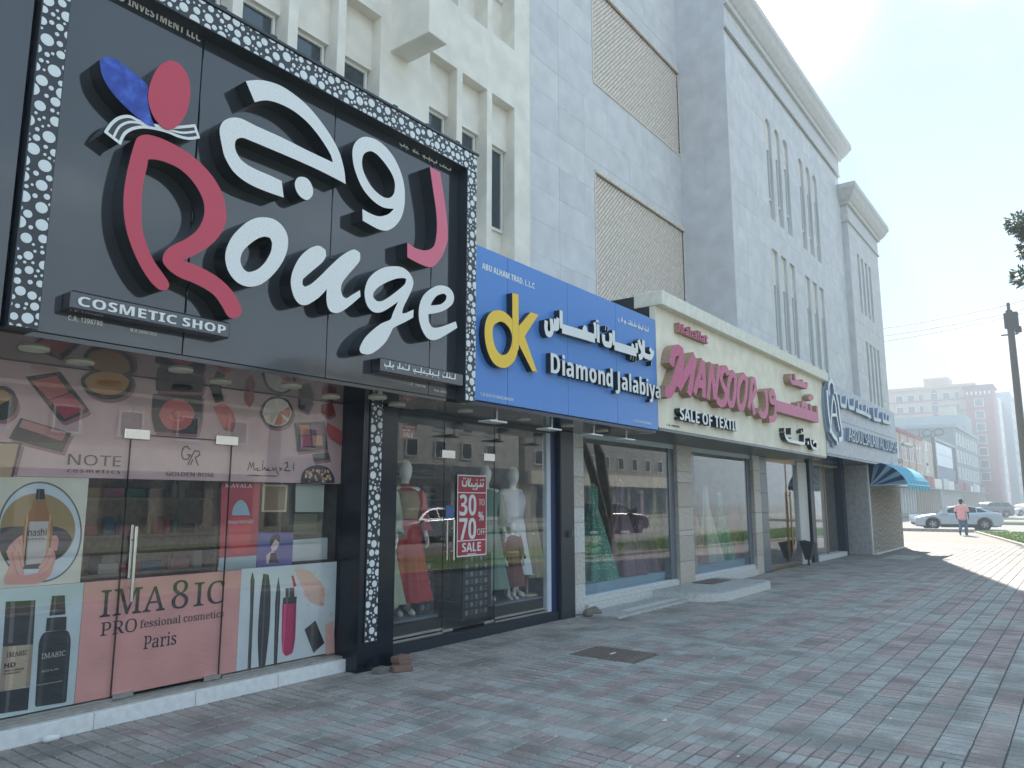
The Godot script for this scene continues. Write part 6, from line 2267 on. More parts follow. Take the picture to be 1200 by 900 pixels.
func car(called: String, label: String, at: Vector3, turn: float, paint: Material, suv := false) -> Node3D:
	var n := thing(called, label, "car", at)
	n.rotation.y = turn
	var W := 0.92
	var r := 0.33 if not suv else 0.38
	var xf := 1.42
	var xr := -1.40
	var low := 0.20 if not suv else 0.28
	var ar := r + 0.06
	# lower body outline, counter-clockwise from the front bottom
	var p := PackedVector2Array()
	var top: Array
	if suv:
		top = [Vector2(2.36, 0.42), Vector2(2.40, 0.62), Vector2(2.36, 0.86), Vector2(2.22, 0.98), Vector2(1.70, 1.06), Vector2(1.05, 1.12), Vector2(0.0, 1.14), Vector2(-1.2, 1.16), Vector2(-2.25, 1.16), Vector2(-2.38, 1.05), Vector2(-2.40, 0.60), Vector2(-2.34, 0.40)]
	else:
		top = [Vector2(2.40, 0.36), Vector2(2.44, 0.52), Vector2(2.40, 0.66), Vector2(2.25, 0.76), Vector2(1.80, 0.88), Vector2(1.10, 0.97), Vector2(0.3, 1.00), Vector2(-0.8, 1.03), Vector2(-1.7, 1.06), Vector2(-2.15, 1.06), Vector2(-2.36, 1.00), Vector2(-2.42, 0.80), Vector2(-2.42, 0.52), Vector2(-2.36, 0.34)]
	for v in top:
		p.append(v)
	p.append(Vector2(-2.25, low))
	for c in [xr, xf]:
		p.append(Vector2(c - ar, low))
		for k in 9:
			var a := PI - PI * k / 8.0
			p.append(Vector2(c + ar * cos(a), r + ar * sin(a)))
		p.append(Vector2(c + ar, low))
	p.append(Vector2(2.30, low))
	if Geometry2D.is_polygon_clockwise(p):
		p.reverse()
	var p1 := inset(p, -0.03)
	var p2 := inset(p, -0.09)
	if absf(area(p1)) > absf(area(p)):
		p1 = inset(p, 0.03)
		p2 = inset(p, 0.09)
	var t := tool()
	t.set_smooth_group(0)
	var cnt := p.size()
	var layers := [[p2, -W], [p1, -W + 0.025], [p, -W + 0.10], [p, W - 0.10], [p1, W - 0.025], [p2, W]]
	for k in 5:
		var A: PackedVector2Array = layers[k][0]
		var B: PackedVector2Array = layers[k + 1][0]
		var za: float = layers[k][1]
		var zb: float = layers[k + 1][1]
		for i in cnt:
			var j := (i + 1) % cnt
			quad(t, Vector3(A[i].x, A[i].y, zb if false else za), Vector3(A[j].x, A[j].y, za), Vector3(B[j].x, B[j].y, zb), Vector3(B[i].x, B[i].y, zb))
	t.set_smooth_group(-1)
	var zs := PackedFloat32Array()
	zs.resize(cnt)
	zs.fill(W)
	side_face(t, p2, zs, 1.0)
	side_face(t, p2, zs, -1.0)
	lpart(n, "body", done(t), paint)
	# cabin
	var cab: Array
	if suv:
		cab = [Vector2(1.10, 1.11), Vector2(0.55, 1.50), Vector2(0.30, 1.62), Vector2(-0.3, 1.68), Vector2(-1.4, 1.67), Vector2(-2.0, 1.62), Vector2(-2.30, 1.15)]
	else:
		cab = [Vector2(1.20, 0.955), Vector2(0.75, 1.21), Vector2(0.38, 1.375), Vector2(0.05, 1.44), Vector2(-0.4, 1.465), Vector2(-0.85, 1.43), Vector2(-1.30, 1.31), Vector2(-2.0, 1.055)]
	var belt: float = cab[0].y
	var half := func(y: float) -> float: return 0.86 - (y - belt) * 0.5
	t = tool()
	t.set_smooth_group(0)
	var gt := tool()
	var gr := tool()
	for i in cab.size() - 1:
		var a: Vector2 = cab[i]
		var b: Vector2 = cab[i + 1]
		var za: float = half.call(a.y)
		var zb: float = half.call(b.y)
		var glass := i < (1 if suv else 2) or i >= cab.size() - 2
		var T_ := t if not glass else gt if i < 2 else gr
		quad(T_, Vector3(a.x, a.y, za), Vector3(a.x, a.y, -za), Vector3(b.x, b.y, -zb), Vector3(b.x, b.y, zb))
	t.set_smooth_group(-1)
	var cp := PackedVector2Array(cab)
	var cz := PackedFloat32Array()
	for v in cp:
		cz.append(half.call(v.y))
	side_face(t, cp, cz, 1.0)
	side_face(t, cp, cz, -1.0)
	lpart(n, "cabin", done(t), paint)
	lpart(n, "windscreen", done(gt), M.car_glass)
	lpart(n, "rear_window", done(gr), M.car_glass)
	# side windows
	var wins: Array
	if suv:
		wins = [[Vector2(0.92, 1.17), Vector2(0.52, 1.46), Vector2(0.30, 1.56), Vector2(-0.05, 1.60), Vector2(-0.05, 1.17)], [Vector2(-0.12, 1.17), Vector2(-0.12, 1.60), Vector2(-0.98, 1.60), Vector2(-0.98, 1.17)], [Vector2(-1.06, 1.17), Vector2(-1.06, 1.60), Vector2(-1.85, 1.57), Vector2(-2.08, 1.17)]]
	else:
		wins = [[Vector2(0.92, 1.02), Vector2(0.62, 1.20), Vector2(0.34, 1.32), Vector2(-0.12, 1.39), Vector2(-0.12, 1.035)], [Vector2(-0.19, 1.035), Vector2(-0.19, 1.40), Vector2(-0.75, 1.385), Vector2(-1.0, 1.33), Vector2(-1.0, 1.055)], [Vector2(-1.06, 1.06), Vector2(-1.06, 1.315), Vector2(-1.30, 1.245), Vector2(-1.58, 1.09)]]
	for sg in [-1.0, 1.0]:
		for w in wins:
			var q := PackedVector2Array(w)
			var z := PackedFloat32Array()
			for v in q:
				z.append(half.call(v.y) + 0.008)
			t = tool()
			side_face(t, q, z, sg)
			lpart(n, "side_window", done(t), M.car_glass)
		for x in [xf, xr]:
			wheel(n, x, r, sg * (W - 0.115), sg, r)
			t = tool()
			loft(t, [disc_ring(Vector3(x, r, sg * 0.55), Vector3.UP, Vector3.RIGHT, ar + 0.02, ar + 0.02, 20), disc_ring(Vector3(x, r, sg * 0.60), Vector3.UP, Vector3.RIGHT, ar + 0.02, ar + 0.02, 20)])
			lpart(n, "arch_liner", done(t), M.black_trim)
		var hy := 0.70 if not suv else 0.88
		t = tool()
		cb(t, Vector3(2.08, hy - 0.07, sg * W - 0.02), Vector3(2.34, hy + 0.06, sg * W - sg * 0.34), 0.03)
		lpart(n, "headlight", done(t), M.lamp_clear)
		t = tool()
		cb(t, Vector3(-2.44, hy + 0.12, sg * (W - 0.02)), Vector3(-2.02, hy + 0.27, sg * (W - 0.32)), 0.03)
		lpart(n, "tail_light", done(t), M.tail)
		t = tool()
		cb(t, Vector3(0.68, belt + 0.05, sg * W), Vector3(0.86, belt + 0.18, sg * (W + 0.16)), 0.04)
		lpart(n, "mirror", done(t), paint)
		for x in [-0.02, -1.02]:
			t = tool()
			cb(t, Vector3(x, belt - 0.11, sg * (W - 0.01)), Vector3(x + 0.20, belt - 0.075, sg * (W + 0.02)), 0.01)
			lpart(n, "door_handle", done(t), paint)
		t = tool()
		cb(t, Vector3(-0.95, low - 0.02, sg * (W - 0.08)), Vector3(0.95, low + 0.10, sg * (W + 0.004)), 0.02)
		lpart(n, "side_skirt", done(t), M.black_trim)
		t = tool()
		for x in [0.98, -0.15, -1.03]:
			sb_local(t, Vector3(x, low + 0.12, sg * (W + 0.001)), Vector3(x + 0.008, belt - 0.02, sg * (W - 0.02)))
		lpart(n, "door_gap", done(t), M.black_trim)
	t = tool()
	cb(t, Vector3(2.30, 0.30, -0.62), Vector3(2.452, 0.46, 0.62), 0.03)
	lpart(n, "grille", done(t), M.black_trim)
	t = tool()
	sb_local(t, Vector3(-2.435, 0.62, -0.26), Vector3(-2.425, 0.74, 0.26))
	lpart(n, "number_plate", done(t), flat_once("plate_yellow", Color(0.80, 0.70, 0.30), 0.5))
	t = tool()
	cb(t, Vector3(-2.1, low - 0.03, -0.75), Vector3(2.1, low + 0.08, 0.75), 0.02)
	lpart(n, "underbody", done(t), M.black_trim)
	return n

func sb_local(t: SurfaceTool, a: Vector3, b: Vector3) -> void:
	box(t, a.min(b), a.max(b))

func area(p: PackedVector2Array) -> float:
	var s := 0.0
	for i in p.size():
		s += p[i].cross(p[(i + 1) % p.size()])
	return s / 2.0

# ---------------------------------------------------------------- person walking away
func build_person() -> void:
	var n := thing("person", "person in a pink shirt and blue jeans walking away near the silver car", "person", V(42.5, 0, -4.8))
	n.rotation.y = PI - 0.1
	var hipl := Vector3(-0.09, 0.90, 0)
	var hipr := Vector3(0.09, 0.90, 0)
	var knl := Vector3(-0.10, 0.50, 0.14)
	var knr := Vector3(0.09, 0.48, 0.05)
	var anl := Vector3(-0.10, 0.09, 0.12)
	var anr := Vector3(0.09, 0.19, -0.24)
	var body := [
		[Vector3(0, 1.60, 0.01), Vector3(0, 1.60, 0.01), 0.10, 0.10, Vector3(0.80, 1.15, 0.98)],
		[Vector3(0, 1.535, 0.06), Vector3(0, 1.53, 0.07), 0.045, 0.04],
		[Vector3(0, 1.585, 0.10), Vector3(0, 1.565, 0.115), 0.012, 0.016],
		[Vector3(-0.083, 1.60, 0.0), Vector3(-0.088, 1.58, 0.0), 0.018, 0.015],
		[Vector3(0.083, 1.60, 0.0), Vector3(0.088, 1.58, 0.0), 0.018, 0.015],
		[Vector3(0, 1.40, -0.01), Vector3(0, 1.52, 0.0), 0.058, 0.052],
		[Vector3(0, 1.30, 0), Vector3(0, 1.0, 0), 0.13, 0.13, Vector3(1.2, 1, 0.8)],
		[Vector3(-0.17, 1.37, 0), Vector3(0.17, 1.37, 0), 0.06, 0.06],
		[hipl, knl, 0.085, 0.058], [knl, anl, 0.056, 0.036], [hipr, knr, 0.085, 0.058], [knr, anr, 0.056, 0.036]]
	var arms := [[Vector3(-0.20, 1.36, 0), Vector3(-0.27, 1.10, -0.06), Vector3(-0.27, 0.87, 0.02)], [Vector3(0.20, 1.36, 0), Vector3(0.27, 1.10, 0.0), Vector3(0.27, 0.88, 0.12)]]
	for a in arms:
		body.append([a[0], a[1], 0.052, 0.042])
		body.append([a[1], a[2], 0.040, 0.027])
	var t := tool()
	body_mesh(t, body, 0.02, 0.03)
	for i in 2:
		var d: Vector3 = (arms[i][2] - arms[i][1]).normalized()
		body_mesh(t, hand_bones(arms[i][2], d, Vector3(0, 0, 1) - d * d.z, Vector3(1.0 if i == 0 else -1.0, 0, 0)), 0.007, 0.006)
	lpart(n, "body", done(t), M.skin)
	t = tool()
	body_mesh(t, [[Vector3(0, 1.635, -0.015), Vector3(0, 1.635, -0.015), 0.108, 0.108, Vector3(0.84, 1.1, 1.0)], [Vector3(0, 1.56, -0.055), Vector3(0, 1.52, -0.05), 0.06, 0.05]], 0.018, 0.03)
	lpart(n, "hair", done(t), M.hair)
	t = tool()
	body_mesh(t, [[Vector3(0, 1.32, -0.005), Vector3(0, 1.05, 0), 0.148, 0.150, Vector3(1.22, 1, 0.84)], [Vector3(0, 1.05, 0), Vector3(0, 0.84, 0), 0.150, 0.158, Vector3(1.25, 1, 0.88)], [Vector3(-0.17, 1.375, 0), Vector3(0.17, 1.375, 0), 0.075, 0.075], [Vector3(0, 1.40, -0.01), Vector3(0, 1.43, -0.01), 0.075, 0.068], [arms[0][0], arms[0][0].lerp(arms[0][1], 0.78), 0.075, 0.078], [arms[1][0], arms[1][0].lerp(arms[1][1], 0.78), 0.075, 0.078]], 0.018, 0.03)
	lpart(n, "shirt", done(t), M.shirt)
	t = tool()
	body_mesh(t, [[Vector3(0, 0.95, 0), Vector3(0, 0.86, 0), 0.145, 0.14, Vector3(1.2, 1, 0.85)], [hipl, knl, 0.105, 0.080], [knl, anl, 0.080, 0.068], [hipr, knr, 0.105, 0.080], [knr, anr, 0.080, 0.068]], 0.018, 0.03)
	lpart(n, "jeans", done(t), M.jeans)
	for q in [[anl, Vector3(-0.10, 0.035, 0.03), Vector3(-0.11, 0.03, 0.22)], [anr, Vector3(0.09, 0.17, -0.30), Vector3(0.09, 0.04, -0.18)]]:
		t = tool()
		body_mesh(t, [[q[1], q[2], 0.042, 0.036], [q[0] - Vector3(0, 0.02, 0), q[1], 0.042, 0.04]], 0.012, 0.02)
		lpart(n, "shoe", done(t), M.black_trim)

# ---------------------------------------------------------------- pole, wires, tree
func leaf_clump(t: SurfaceTool, c: Vector3, rad: float, count: int, size: float) -> void:
	for i in count:
		var d := Vector3(rng.randfn(), rng.randfn() * 0.8, rng.randfn())
		d = d.normalized() * rad * pow(rng.randf(), 0.45)
		var o := c + d
		var dir := (d.normalized() + Vector3(rng.randf_range(-0.8, 0.8), rng.randf_range(-0.9, 0.3), rng.randf_range(-0.8, 0.8))).normalized()
		var side := dir.cross(Vector3(rng.randf_range(-1, 1), 1.0, rng.randf_range(-1, 1))).normalized()
		var ln := size * rng.randf_range(0.7, 1.3)
		var w := ln * 0.2
		var up := dir.cross(side) * ln * 0.06
		t.set_color(Color(0.045, 0.085, 0.025).lerp(Color(0.10, 0.14, 0.04), rng.randf()))
		tri(t, o, o + dir * ln * 0.5 + side * w + up, o + dir * ln)
		tri(t, o, o + dir * ln, o + dir * ln * 0.5 - side * w + up)

func build_tree() -> void:
	var n := thing("tree", "leafy tree on the lawn reaching in at the right edge", "tree", V(20.2, 0.06, -0.45))
	var t := tool()
	tube(t, [V(20.3, -0.05, -0.40), V(20.35, 0.6, -0.36), V(20.40, 1.6, -0.30), V(20.5, 3.0, -0.05), V(20.8, 4.6, 0.7), V(21.1, 6.2, 2.0)], [0.26, 0.20, 0.18, 0.16, 0.11, 0.05], 12)
	tube(t, [V(20.25, 0.0, -0.45), V(20.05, 1.0, -0.42), V(19.8, 2.4, -0.2), V(19.7, 4.0, 0.3), V(19.65, 5.4, 0.8), V(19.5, 6.8, 1.4)], [0.20, 0.15, 0.13, 0.11, 0.08, 0.04], 10)
	part(n, "trunk", done(t), M.bark)
	var cl := tool()
	var li := tool()
	var ends := []
	for i in 26:
		var base := V(20.8, 4.6, 0.7) if i % 2 else V(19.7, 4.4, 0.45)
		var tip := V(20.4 + rng.randf_range(-2.8, 2.8), 5.2 + rng.randf_range(0.0, 4.0), 2.6 + rng.randf_range(-2.0, 2.8))
		ends.append([base, tip])
	for q in [V(20.5, 8.02, -0.64), V(20.5, 7.85, -0.50), V(20.5, 7.7, -0.36), V(20.4, 6.72, -0.62), V(20.55, 7.35, -0.48)]:
		ends.append([V(19.65, 5.8, 0.95), q])
	for e in ends:
		tube(li, [e[0], e[0].lerp(e[1], 0.5) + Vector3(0, 0.25, 0), e[1]], [0.05, 0.03, 0.01], 6)
		var edge: bool = e[1].x < 0.0
		leaf_clump(cl, e[1], 0.23 if edge else 0.85, 260 if edge else 330, 0.13 if edge else 0.16)
	part(n, "limbs", done(li), M.bark)
	part(n, "crown", done(cl), M.leaf)

func build_street() -> void:
	car("sedan", "silver saloon car driving left along the cross street", V(55.2, -0.12, -6.6), -2.84, M.silver)
	car("suv", "grey estate car parked beyond the cross street", V(99.0, -0.12, -8.6), -2.45, M.car_grey, true)
	car("sedan", "white car behind the grey estate at the right edge", V(113.0, -0.12, -6.0), -2.3, M.car_white)
	build_person()
	build_tree()
	var pole := thing("utility_pole", "dark wooden utility pole at the right edge", "pole", V(36, 0, -1.75))
	var t := tool()
	tube(t, [V(36, -0.1, -1.75), V(36, 5.0, -1.75), V(36, 9.3, -1.75)], [0.15, 0.135, 0.12], 12)
	part(pole, "shaft", done(t), M.pole)
	t = tool()
	tube(t, [V(36, 9.3, -1.75), V(36, 9.62, -1.75)], [0.06], 8)
	part(pole, "insulator", done(t), M.pole)
	t = tool()
	cb(t, V(36.12, 8.55, -1.95), V(35.88, 9.2, -1.45), 0.03)
	cb(t, V(36.1, 8.35, -1.62), V(35.9, 8.6, -1.38), 0.03)
	part(pole, "switch_box", done(t), M.frame_grey)
	t = tool()
	sb(t, 35.96, 36.04, 8.28, 8.33, -2.1, -1.5)
	part(pole, "bracket", done(t), M.pole)
	var ends := [[9.55, 11.55, 9.3], [9.22, 11.1, 8.9], [9.08, 10.75, 8.75]]
	for i in 3:
		t = tool()
		var a := V(36, ends[i][0], -1.75 + 0.08 * i)
		for seg in [[V(47.0, ends[i][1], -10.0 + 0.1 * i), a], [a, V(22.0, ends[i][2], 11.0)]]:
			var run := []
			for k in 17:
				var f := k / 16.0
				run.append(seg[0].lerp(seg[1], f) - Vector3(0, 4.0 * f * (1.0 - f) * 0.12, 0))
			tube(t, run, [0.017], 5, false)
		var w := thing("overhead_wire", ["top overhead wire at the utility pole", "middle overhead wire at the utility pole", "lowest overhead wire at the utility pole"][i], "wire", a, "overhead wires")
		part(w, "strand", done(t), M.wire)

# ---------------------------------------------------------------- buildings across the street
# grid of windows on a face: at(u, v) gives a point, n is the outward normal
func far_window(b: Node3D, lo: Vector3, hi: Vector3, n: Vector3, arch := false) -> void:
	# lo and hi span the opening in the plane of the face
	var u := (Vector3(hi.x, lo.y, hi.z) - lo)
	var w := u.length()
	u = u.normalized()
	var h := hi.y - lo.y
	var t := tool()
	var fr := 0.09 * minf(w, 1.4)
	for q in [[-fr, 0.0, 0.0, h], [w, w + fr, 0.0, h], [-fr, w + fr, h, h + fr], [-fr * 1.6, w + fr * 1.6, -fr, 0.0]]:
		boxed(t, lo + u * q[0] + Vector3(0, q[2], 0), u * (q[1] - q[0]), Vector3(0, q[3] - q[2], 0), n * 0.07)
	var f := part(b, "window", done(t), M.win_frame)
	t = tool()
	if arch:
		var ring := PackedVector3Array()
		var o := lo + u * w / 2.0 + Vector3(0, h + fr, 0) + n * 0.03
		for k in 9:
			var a := PI * k / 8.0
			var a2 := PI * (k + 1) / 8.0
			if k < 8:
				tri(t, o, o + u * cos(a) * w / 2.0 + Vector3(0, sin(a) * w / 2.0, 0), o + u * cos(a2) * w / 2.0 + Vector3(0, sin(a2) * w / 2.0, 0))
	boxed(t, lo, u * w, Vector3(0, h, 0), n * 0.03)
	part(f, "pane", done(t), M.win_glass)

func boxed(t: SurfaceTool, o: Vector3, a: Vector3, b: Vector3, c: Vector3) -> void:
	if a.cross(b).dot(c) < 0:
		var x := a
		a = b
		b = x
	quad(t, o + c, o + a + c, o + a + b + c, o + b + c)
	quad(t, o + b, o + a + b, o + a, o)
	quad(t, o, o + a, o + a + c, o + c)
	quad(t, o + b + c, o + a + b + c, o + a + b, o + b)
	quad(t, o + c, o + b + c, o + b, o)
	quad(t, o + a, o + a + b, o + a + b + c, o + a + c)

func block(b: Node3D, called: String, s0: float, s1: float, h0: float, h1: float, l0: float, l1: float, m: Material) -> MeshInstance3D:
	return part(b, called, sbm(s0, s1, h0, h1, l0, l1), m)

func build_far_buildings() -> void:
	var beige := grainy(Color(0.78, 0.72, 0.62), 0.8, 0.05, 0.1, 0.01, 0.0, 120)
	var rosy := grainy(Color(0.80, 0.69, 0.61), 0.8, 0.05, 0.1, 0.01, 0.0, 121)
	var redp := grainy(Color(0.62, 0.31, 0.33), 0.8, 0.06, 0.1, 0.01, 0.0, 122)
	var paleblue := grainy(Color(0.54, 0.60, 0.64), 0.8, 0.05, 0.1, 0.01, 0.0, 123)
	var greyb := grainy(Color(0.47, 0.51, 0.53), 0.8, 0.05, 0.1, 0.01, 0.0, 124)
	var N := V(0, 0, 1)
	var S := V(-1, 0, 0)
	var F := -17.0
	# optician's building with arched windows
	var b := thing("low_building", "beige building with arched windows and spectacles on the roof", "building", V(104, 0, F))
	block(b, "wall", 84.0, 124.0, 0.0, 10.0, -40.0, F, beige)
	block(b, "roof_band", 84.0, 114.5, 9.75, 10.15, F, F + 0.25, redp)
	block(b, "panelled_front", 84.0, 114.5, 4.8, 9.75, F, F + 0.08, rosy)
	for i in 12:
		var s := 85.0 + 2.45 * i
		far_window(b, V(s, 6.6, F + 0.08), V(s + 1.3, 8.4, F + 0.08), N, true)
		if i % 2 == 0:
			block(b, "pilaster", s - 0.75, s - 0.45, 4.8, 9.7, F + 0.08, F + 0.25, rosy)
		far_window(b, V(s, 4.0, F + 0.08), V(s + 1.3, 5.2, F + 0.08), N, true)
	far_window(b, V(117, 6.5, F), V(119.5, 8.6, F), N, true)
	far_window(b, V(117, 3.9, F), V(119.5, 5.6, F), N, true)
	var sp := thing("spectacles_sign", "outline of giant spectacles above the beige roof", "sign", V(117, 10, F))
	var t := tool()
	for c in [-16.35, -14.9]:
		var ring := []
		for k in 25:
			var a := TAU * k / 24.0
			ring.append(V(116.0, 10.9 + 0.42 * sin(a), c + 0.56 * cos(a)))
		tube(t, ring, [0.07], 6, false)
	tube(t, [V(116, 11.0, -15.8), V(116, 11.12, -15.62), V(116, 11.0, -15.45)], [0.06], 6)
	part(sp, "rims", done(t), M.joint)
	t = tool()
	tube(t, [V(116, 9.9, F - 0.3), V(116, 11.4, F - 0.3)], [0.06], 6)
	tube(t, [V(116, 10.2, F - 0.3), V(116, 10.55, -16.35)], [0.05], 6)
	tube(t, [V(116, 10.2, F - 0.3), V(116, 10.55, -14.9)], [0.05], 6)
	part(sp, "posts", done(t), M.joint)
	# shops along the foot
	var shopn := 0
	for q in [[84.0, 104.0, "row of dark shop windows under the beige arches"], [105.0, 123.5, "shop with a white sign board at the beige corner"], [124.5, 148.0, "shop with a wide white sign under the mirrored facade"], [150.0, 184.0, "shops with dark signs under the grey building"]]:
		var sh := thing("shop_row", q[2], "shop", V(q[0], 0, F + 1.0))
		block(sh, "glass", q[0], q[1], 0.3, 3.2, F + 0.3, F + 0.5, M.win_glass)
		var cut: float = q[0] + (8.0 if shopn == 0 else 0.3)
		var nb := 0
		while cut < q[1] - 2.0:
			var wb: float = [4.6, 6.2, 5.2, 7.0][(nb + shopn) % 4]
			var e1: float = minf(cut + wb, q[1] - 0.3)
			var bd := block(sh, "sign_board", cut, e1 - 0.25, 3.3, [4.7, 4.4, 4.9][(nb + shopn) % 3], F + 0.3, F + 1.0 - 0.1 * (nb % 2), [M.cream, greyb, M.stone_sign, redp, M.cream_cap][(nb * 2 + shopn) % 5])
			block(bd, "sign_rim", cut - 0.05, e1 - 0.2, 3.2, 3.32, F + 0.3, F + 1.05, M.frame_grey)
			cut = e1
			nb += 1
		block(sh, "step", q[0], q[1], -0.1, 0.3, F + 0.3, F + 1.2, M.kerb)
		var s: float = q[0]
		while s < q[1]:
			block(sh, "post", s, s + 0.3, 0.3, 3.25, F + 0.5, F + 0.75, M.win_frame if shopn % 2 == 0 else beige)
			if int(s * 3.0) % 3 == 0:
				block(sh, "display", s + 0.5, s + 1.3, 0.4, 2.2, F + 0.5, F + 0.56, [redp, M.cream, M.awning_dark][int(s) % 3])
			s += 1.7
		block(sh, "canopy", q[0], q[1], 3.2, 3.3, F + 0.3, F + 1.6, M.frame_grey)
		shopn += 1
	# mirrored facade
	b = thing("mirrored_building", "building with a large sky-blue mirrored facade in a dark frame", "building", V(136, 0, F))
	block(b, "wall", 124.2, 148.0, 0.0, 10.9, -40.0, F - 0.1, greyb)
	var mir := flat(Color(0.62, 0.72, 0.80), 0.08, 0.6)
	for i in 4:
		for j in 2:
			block(b, "glass_panel", 125.2 + 5.3 * i, 125.2 + 5.3 * (i + 1) - 0.06, 6.9 + 1.8 * j, 6.9 + 1.8 * (j + 1) - 0.06, F - 0.1, F + 0.1, mir)
	block(b, "blue_band", 125.0, 147.0, 4.9, 6.8, F - 0.1, F + 0.12, flat(Color(0.30, 0.38, 0.50), 0.5))
	for q in [[124.2, 125.1, 4.8, 10.9], [146.6, 148.0, 4.8, 10.9], [125.1, 146.6, 10.5, 10.9]]:
		block(b, "dark_frame", q[0], q[1], q[2], q[3], F - 0.1, F + 0.4, M.frame_grey)
	# grey building
	b = thing("grey_building", "grey flat-roofed building with rows of pale windows", "building", V(167, 0, F))
	block(b, "wall", 150.0, 186.0, 0.0, 14.6, -45.0, F, greyb)
	block(b, "parapet", 149.6, 186.4, 14.4, 15.0, F - 0.3, F + 0.4, paleblue)
	block(b, "parapet_end", 149.6, 149.99, 14.4, 15.0, -45.0, F - 0.3, paleblue)
	for j in 3:
		for i in 8:
			far_window(b, V(152.0 + 4.2 * i, 5.6 + 3.0 * j, F), V(153.9 + 4.2 * i, 7.4 + 3.0 * j, F), N)
	# set back pale blue block with a red band
	b = thing("pale_blue_building", "pale blue grey block with a thin red band behind the grey roof", "building", V(160, 0, -25))
	block(b, "wall", 188.0, 200.0, 0.0, 20.3, -44.0, -19.0, paleblue)
	block(b, "red_band", 187.8, 187.99, 17.3, 17.7, -44.0, -19.0, redp)
	for i in 9:
		far_window(b, V(188.0, 14.2, -21.5 - 2.4 * i), V(188.0, 15.6, -22.9 - 2.4 * i), S)
	# tall apartment house with the red tower
	b = thing("apartment_building", "tall beige apartment building with a red corner tower", "building", V(205, 0, -24))
	block(b, "wall", 210.0, 250.0, 0.0, 29.2, -41.0, -18.5, rosy)
	block(b, "roof_rim", 209.5, 250.0, 29.2, 29.9, -41.0, -18.5, rosy)
	block(b, "stair_house", 214.0, 222.0, 29.9, 32.5, -30.0, -24.5, rosy)
	for j in 3:
		block(b, "string_course", 209.8, 209.99, 20.4 + 2.9 * j, 20.65 + 2.9 * j, -41.0, -20.6, redp)
	for j in 6:
		for i in 7:
			var l := -38.5 + 2.6 * i
			var wide := 1.5 if i % 3 else 0.8
			far_window(b, V(210.0, 12.0 + 2.9 * j, l + wide), V(210.0, 13.5 + 2.9 * j, l), S, i == 4)
	var tw := block(b, "red_tower", 207.0, 216.0, 0.0, 28.4, -20.5, -15.0, redp)
	for i in 6:
		block(tw, "crown_block", 206.7, 206.99, 26.6, 27.4, -20.2 + 0.9 * i, -19.8 + 0.9 * i, M.car_white)
	block(b, "tower_cap", 206.6, 216.4, 28.4, 28.9, -20.9, -14.6, redp)
	for j in 7:
		far_window(b, V(207.0, 6.5 + 2.9 * j, -17.0), V(207.0, 8.2 + 2.9 * j, -18.6), S)
	block(b, "white_side", 216.5, 226.0, 0.0, 27.0, -18.5, -14.6, M.car_white)
	block(b, "pink_side", 226.2, 236.0, 0.0, 27.5, -18.5, -14.8, redp)
	for j in 8:
		far_window(b, V(218.5, 4.0 + 2.9 * j, -14.6), V(223.5, 5.6 + 2.9 * j, -14.6), N)
	b = thing("far_tower", "pale glassy tower at the right behind the utility pole", "building", V(270, 0, -16))
	block(b, "wall", 258.0, 300.0, 0.0, 33.0, -34.0, -14.5, paleblue)
	block(b, "glass_strip", 257.6, 257.99, 0.0, 31.0, -18.5, -16.2, mir)
	for j in 9:
		for i in 5:
			far_window(b, V(262.0 + 7.0 * i, 4.0 + 3.1 * j, -14.5), V(265.5 + 7.0 * i, 5.8 + 3.1 * j, -14.5), N)
	# water tank on a roof
	b = thing("roof_shed", "tan shed standing on the pale blue roof", "shed", V(188, 20, -20))
	block(b, "box", 189.0, 193.0, 20.32, 22.4, -24.0, -21.0, beige)
	block(b, "lid", 188.9, 193.1, 22.4, 22.6, -24.1, -20.9, greyb)

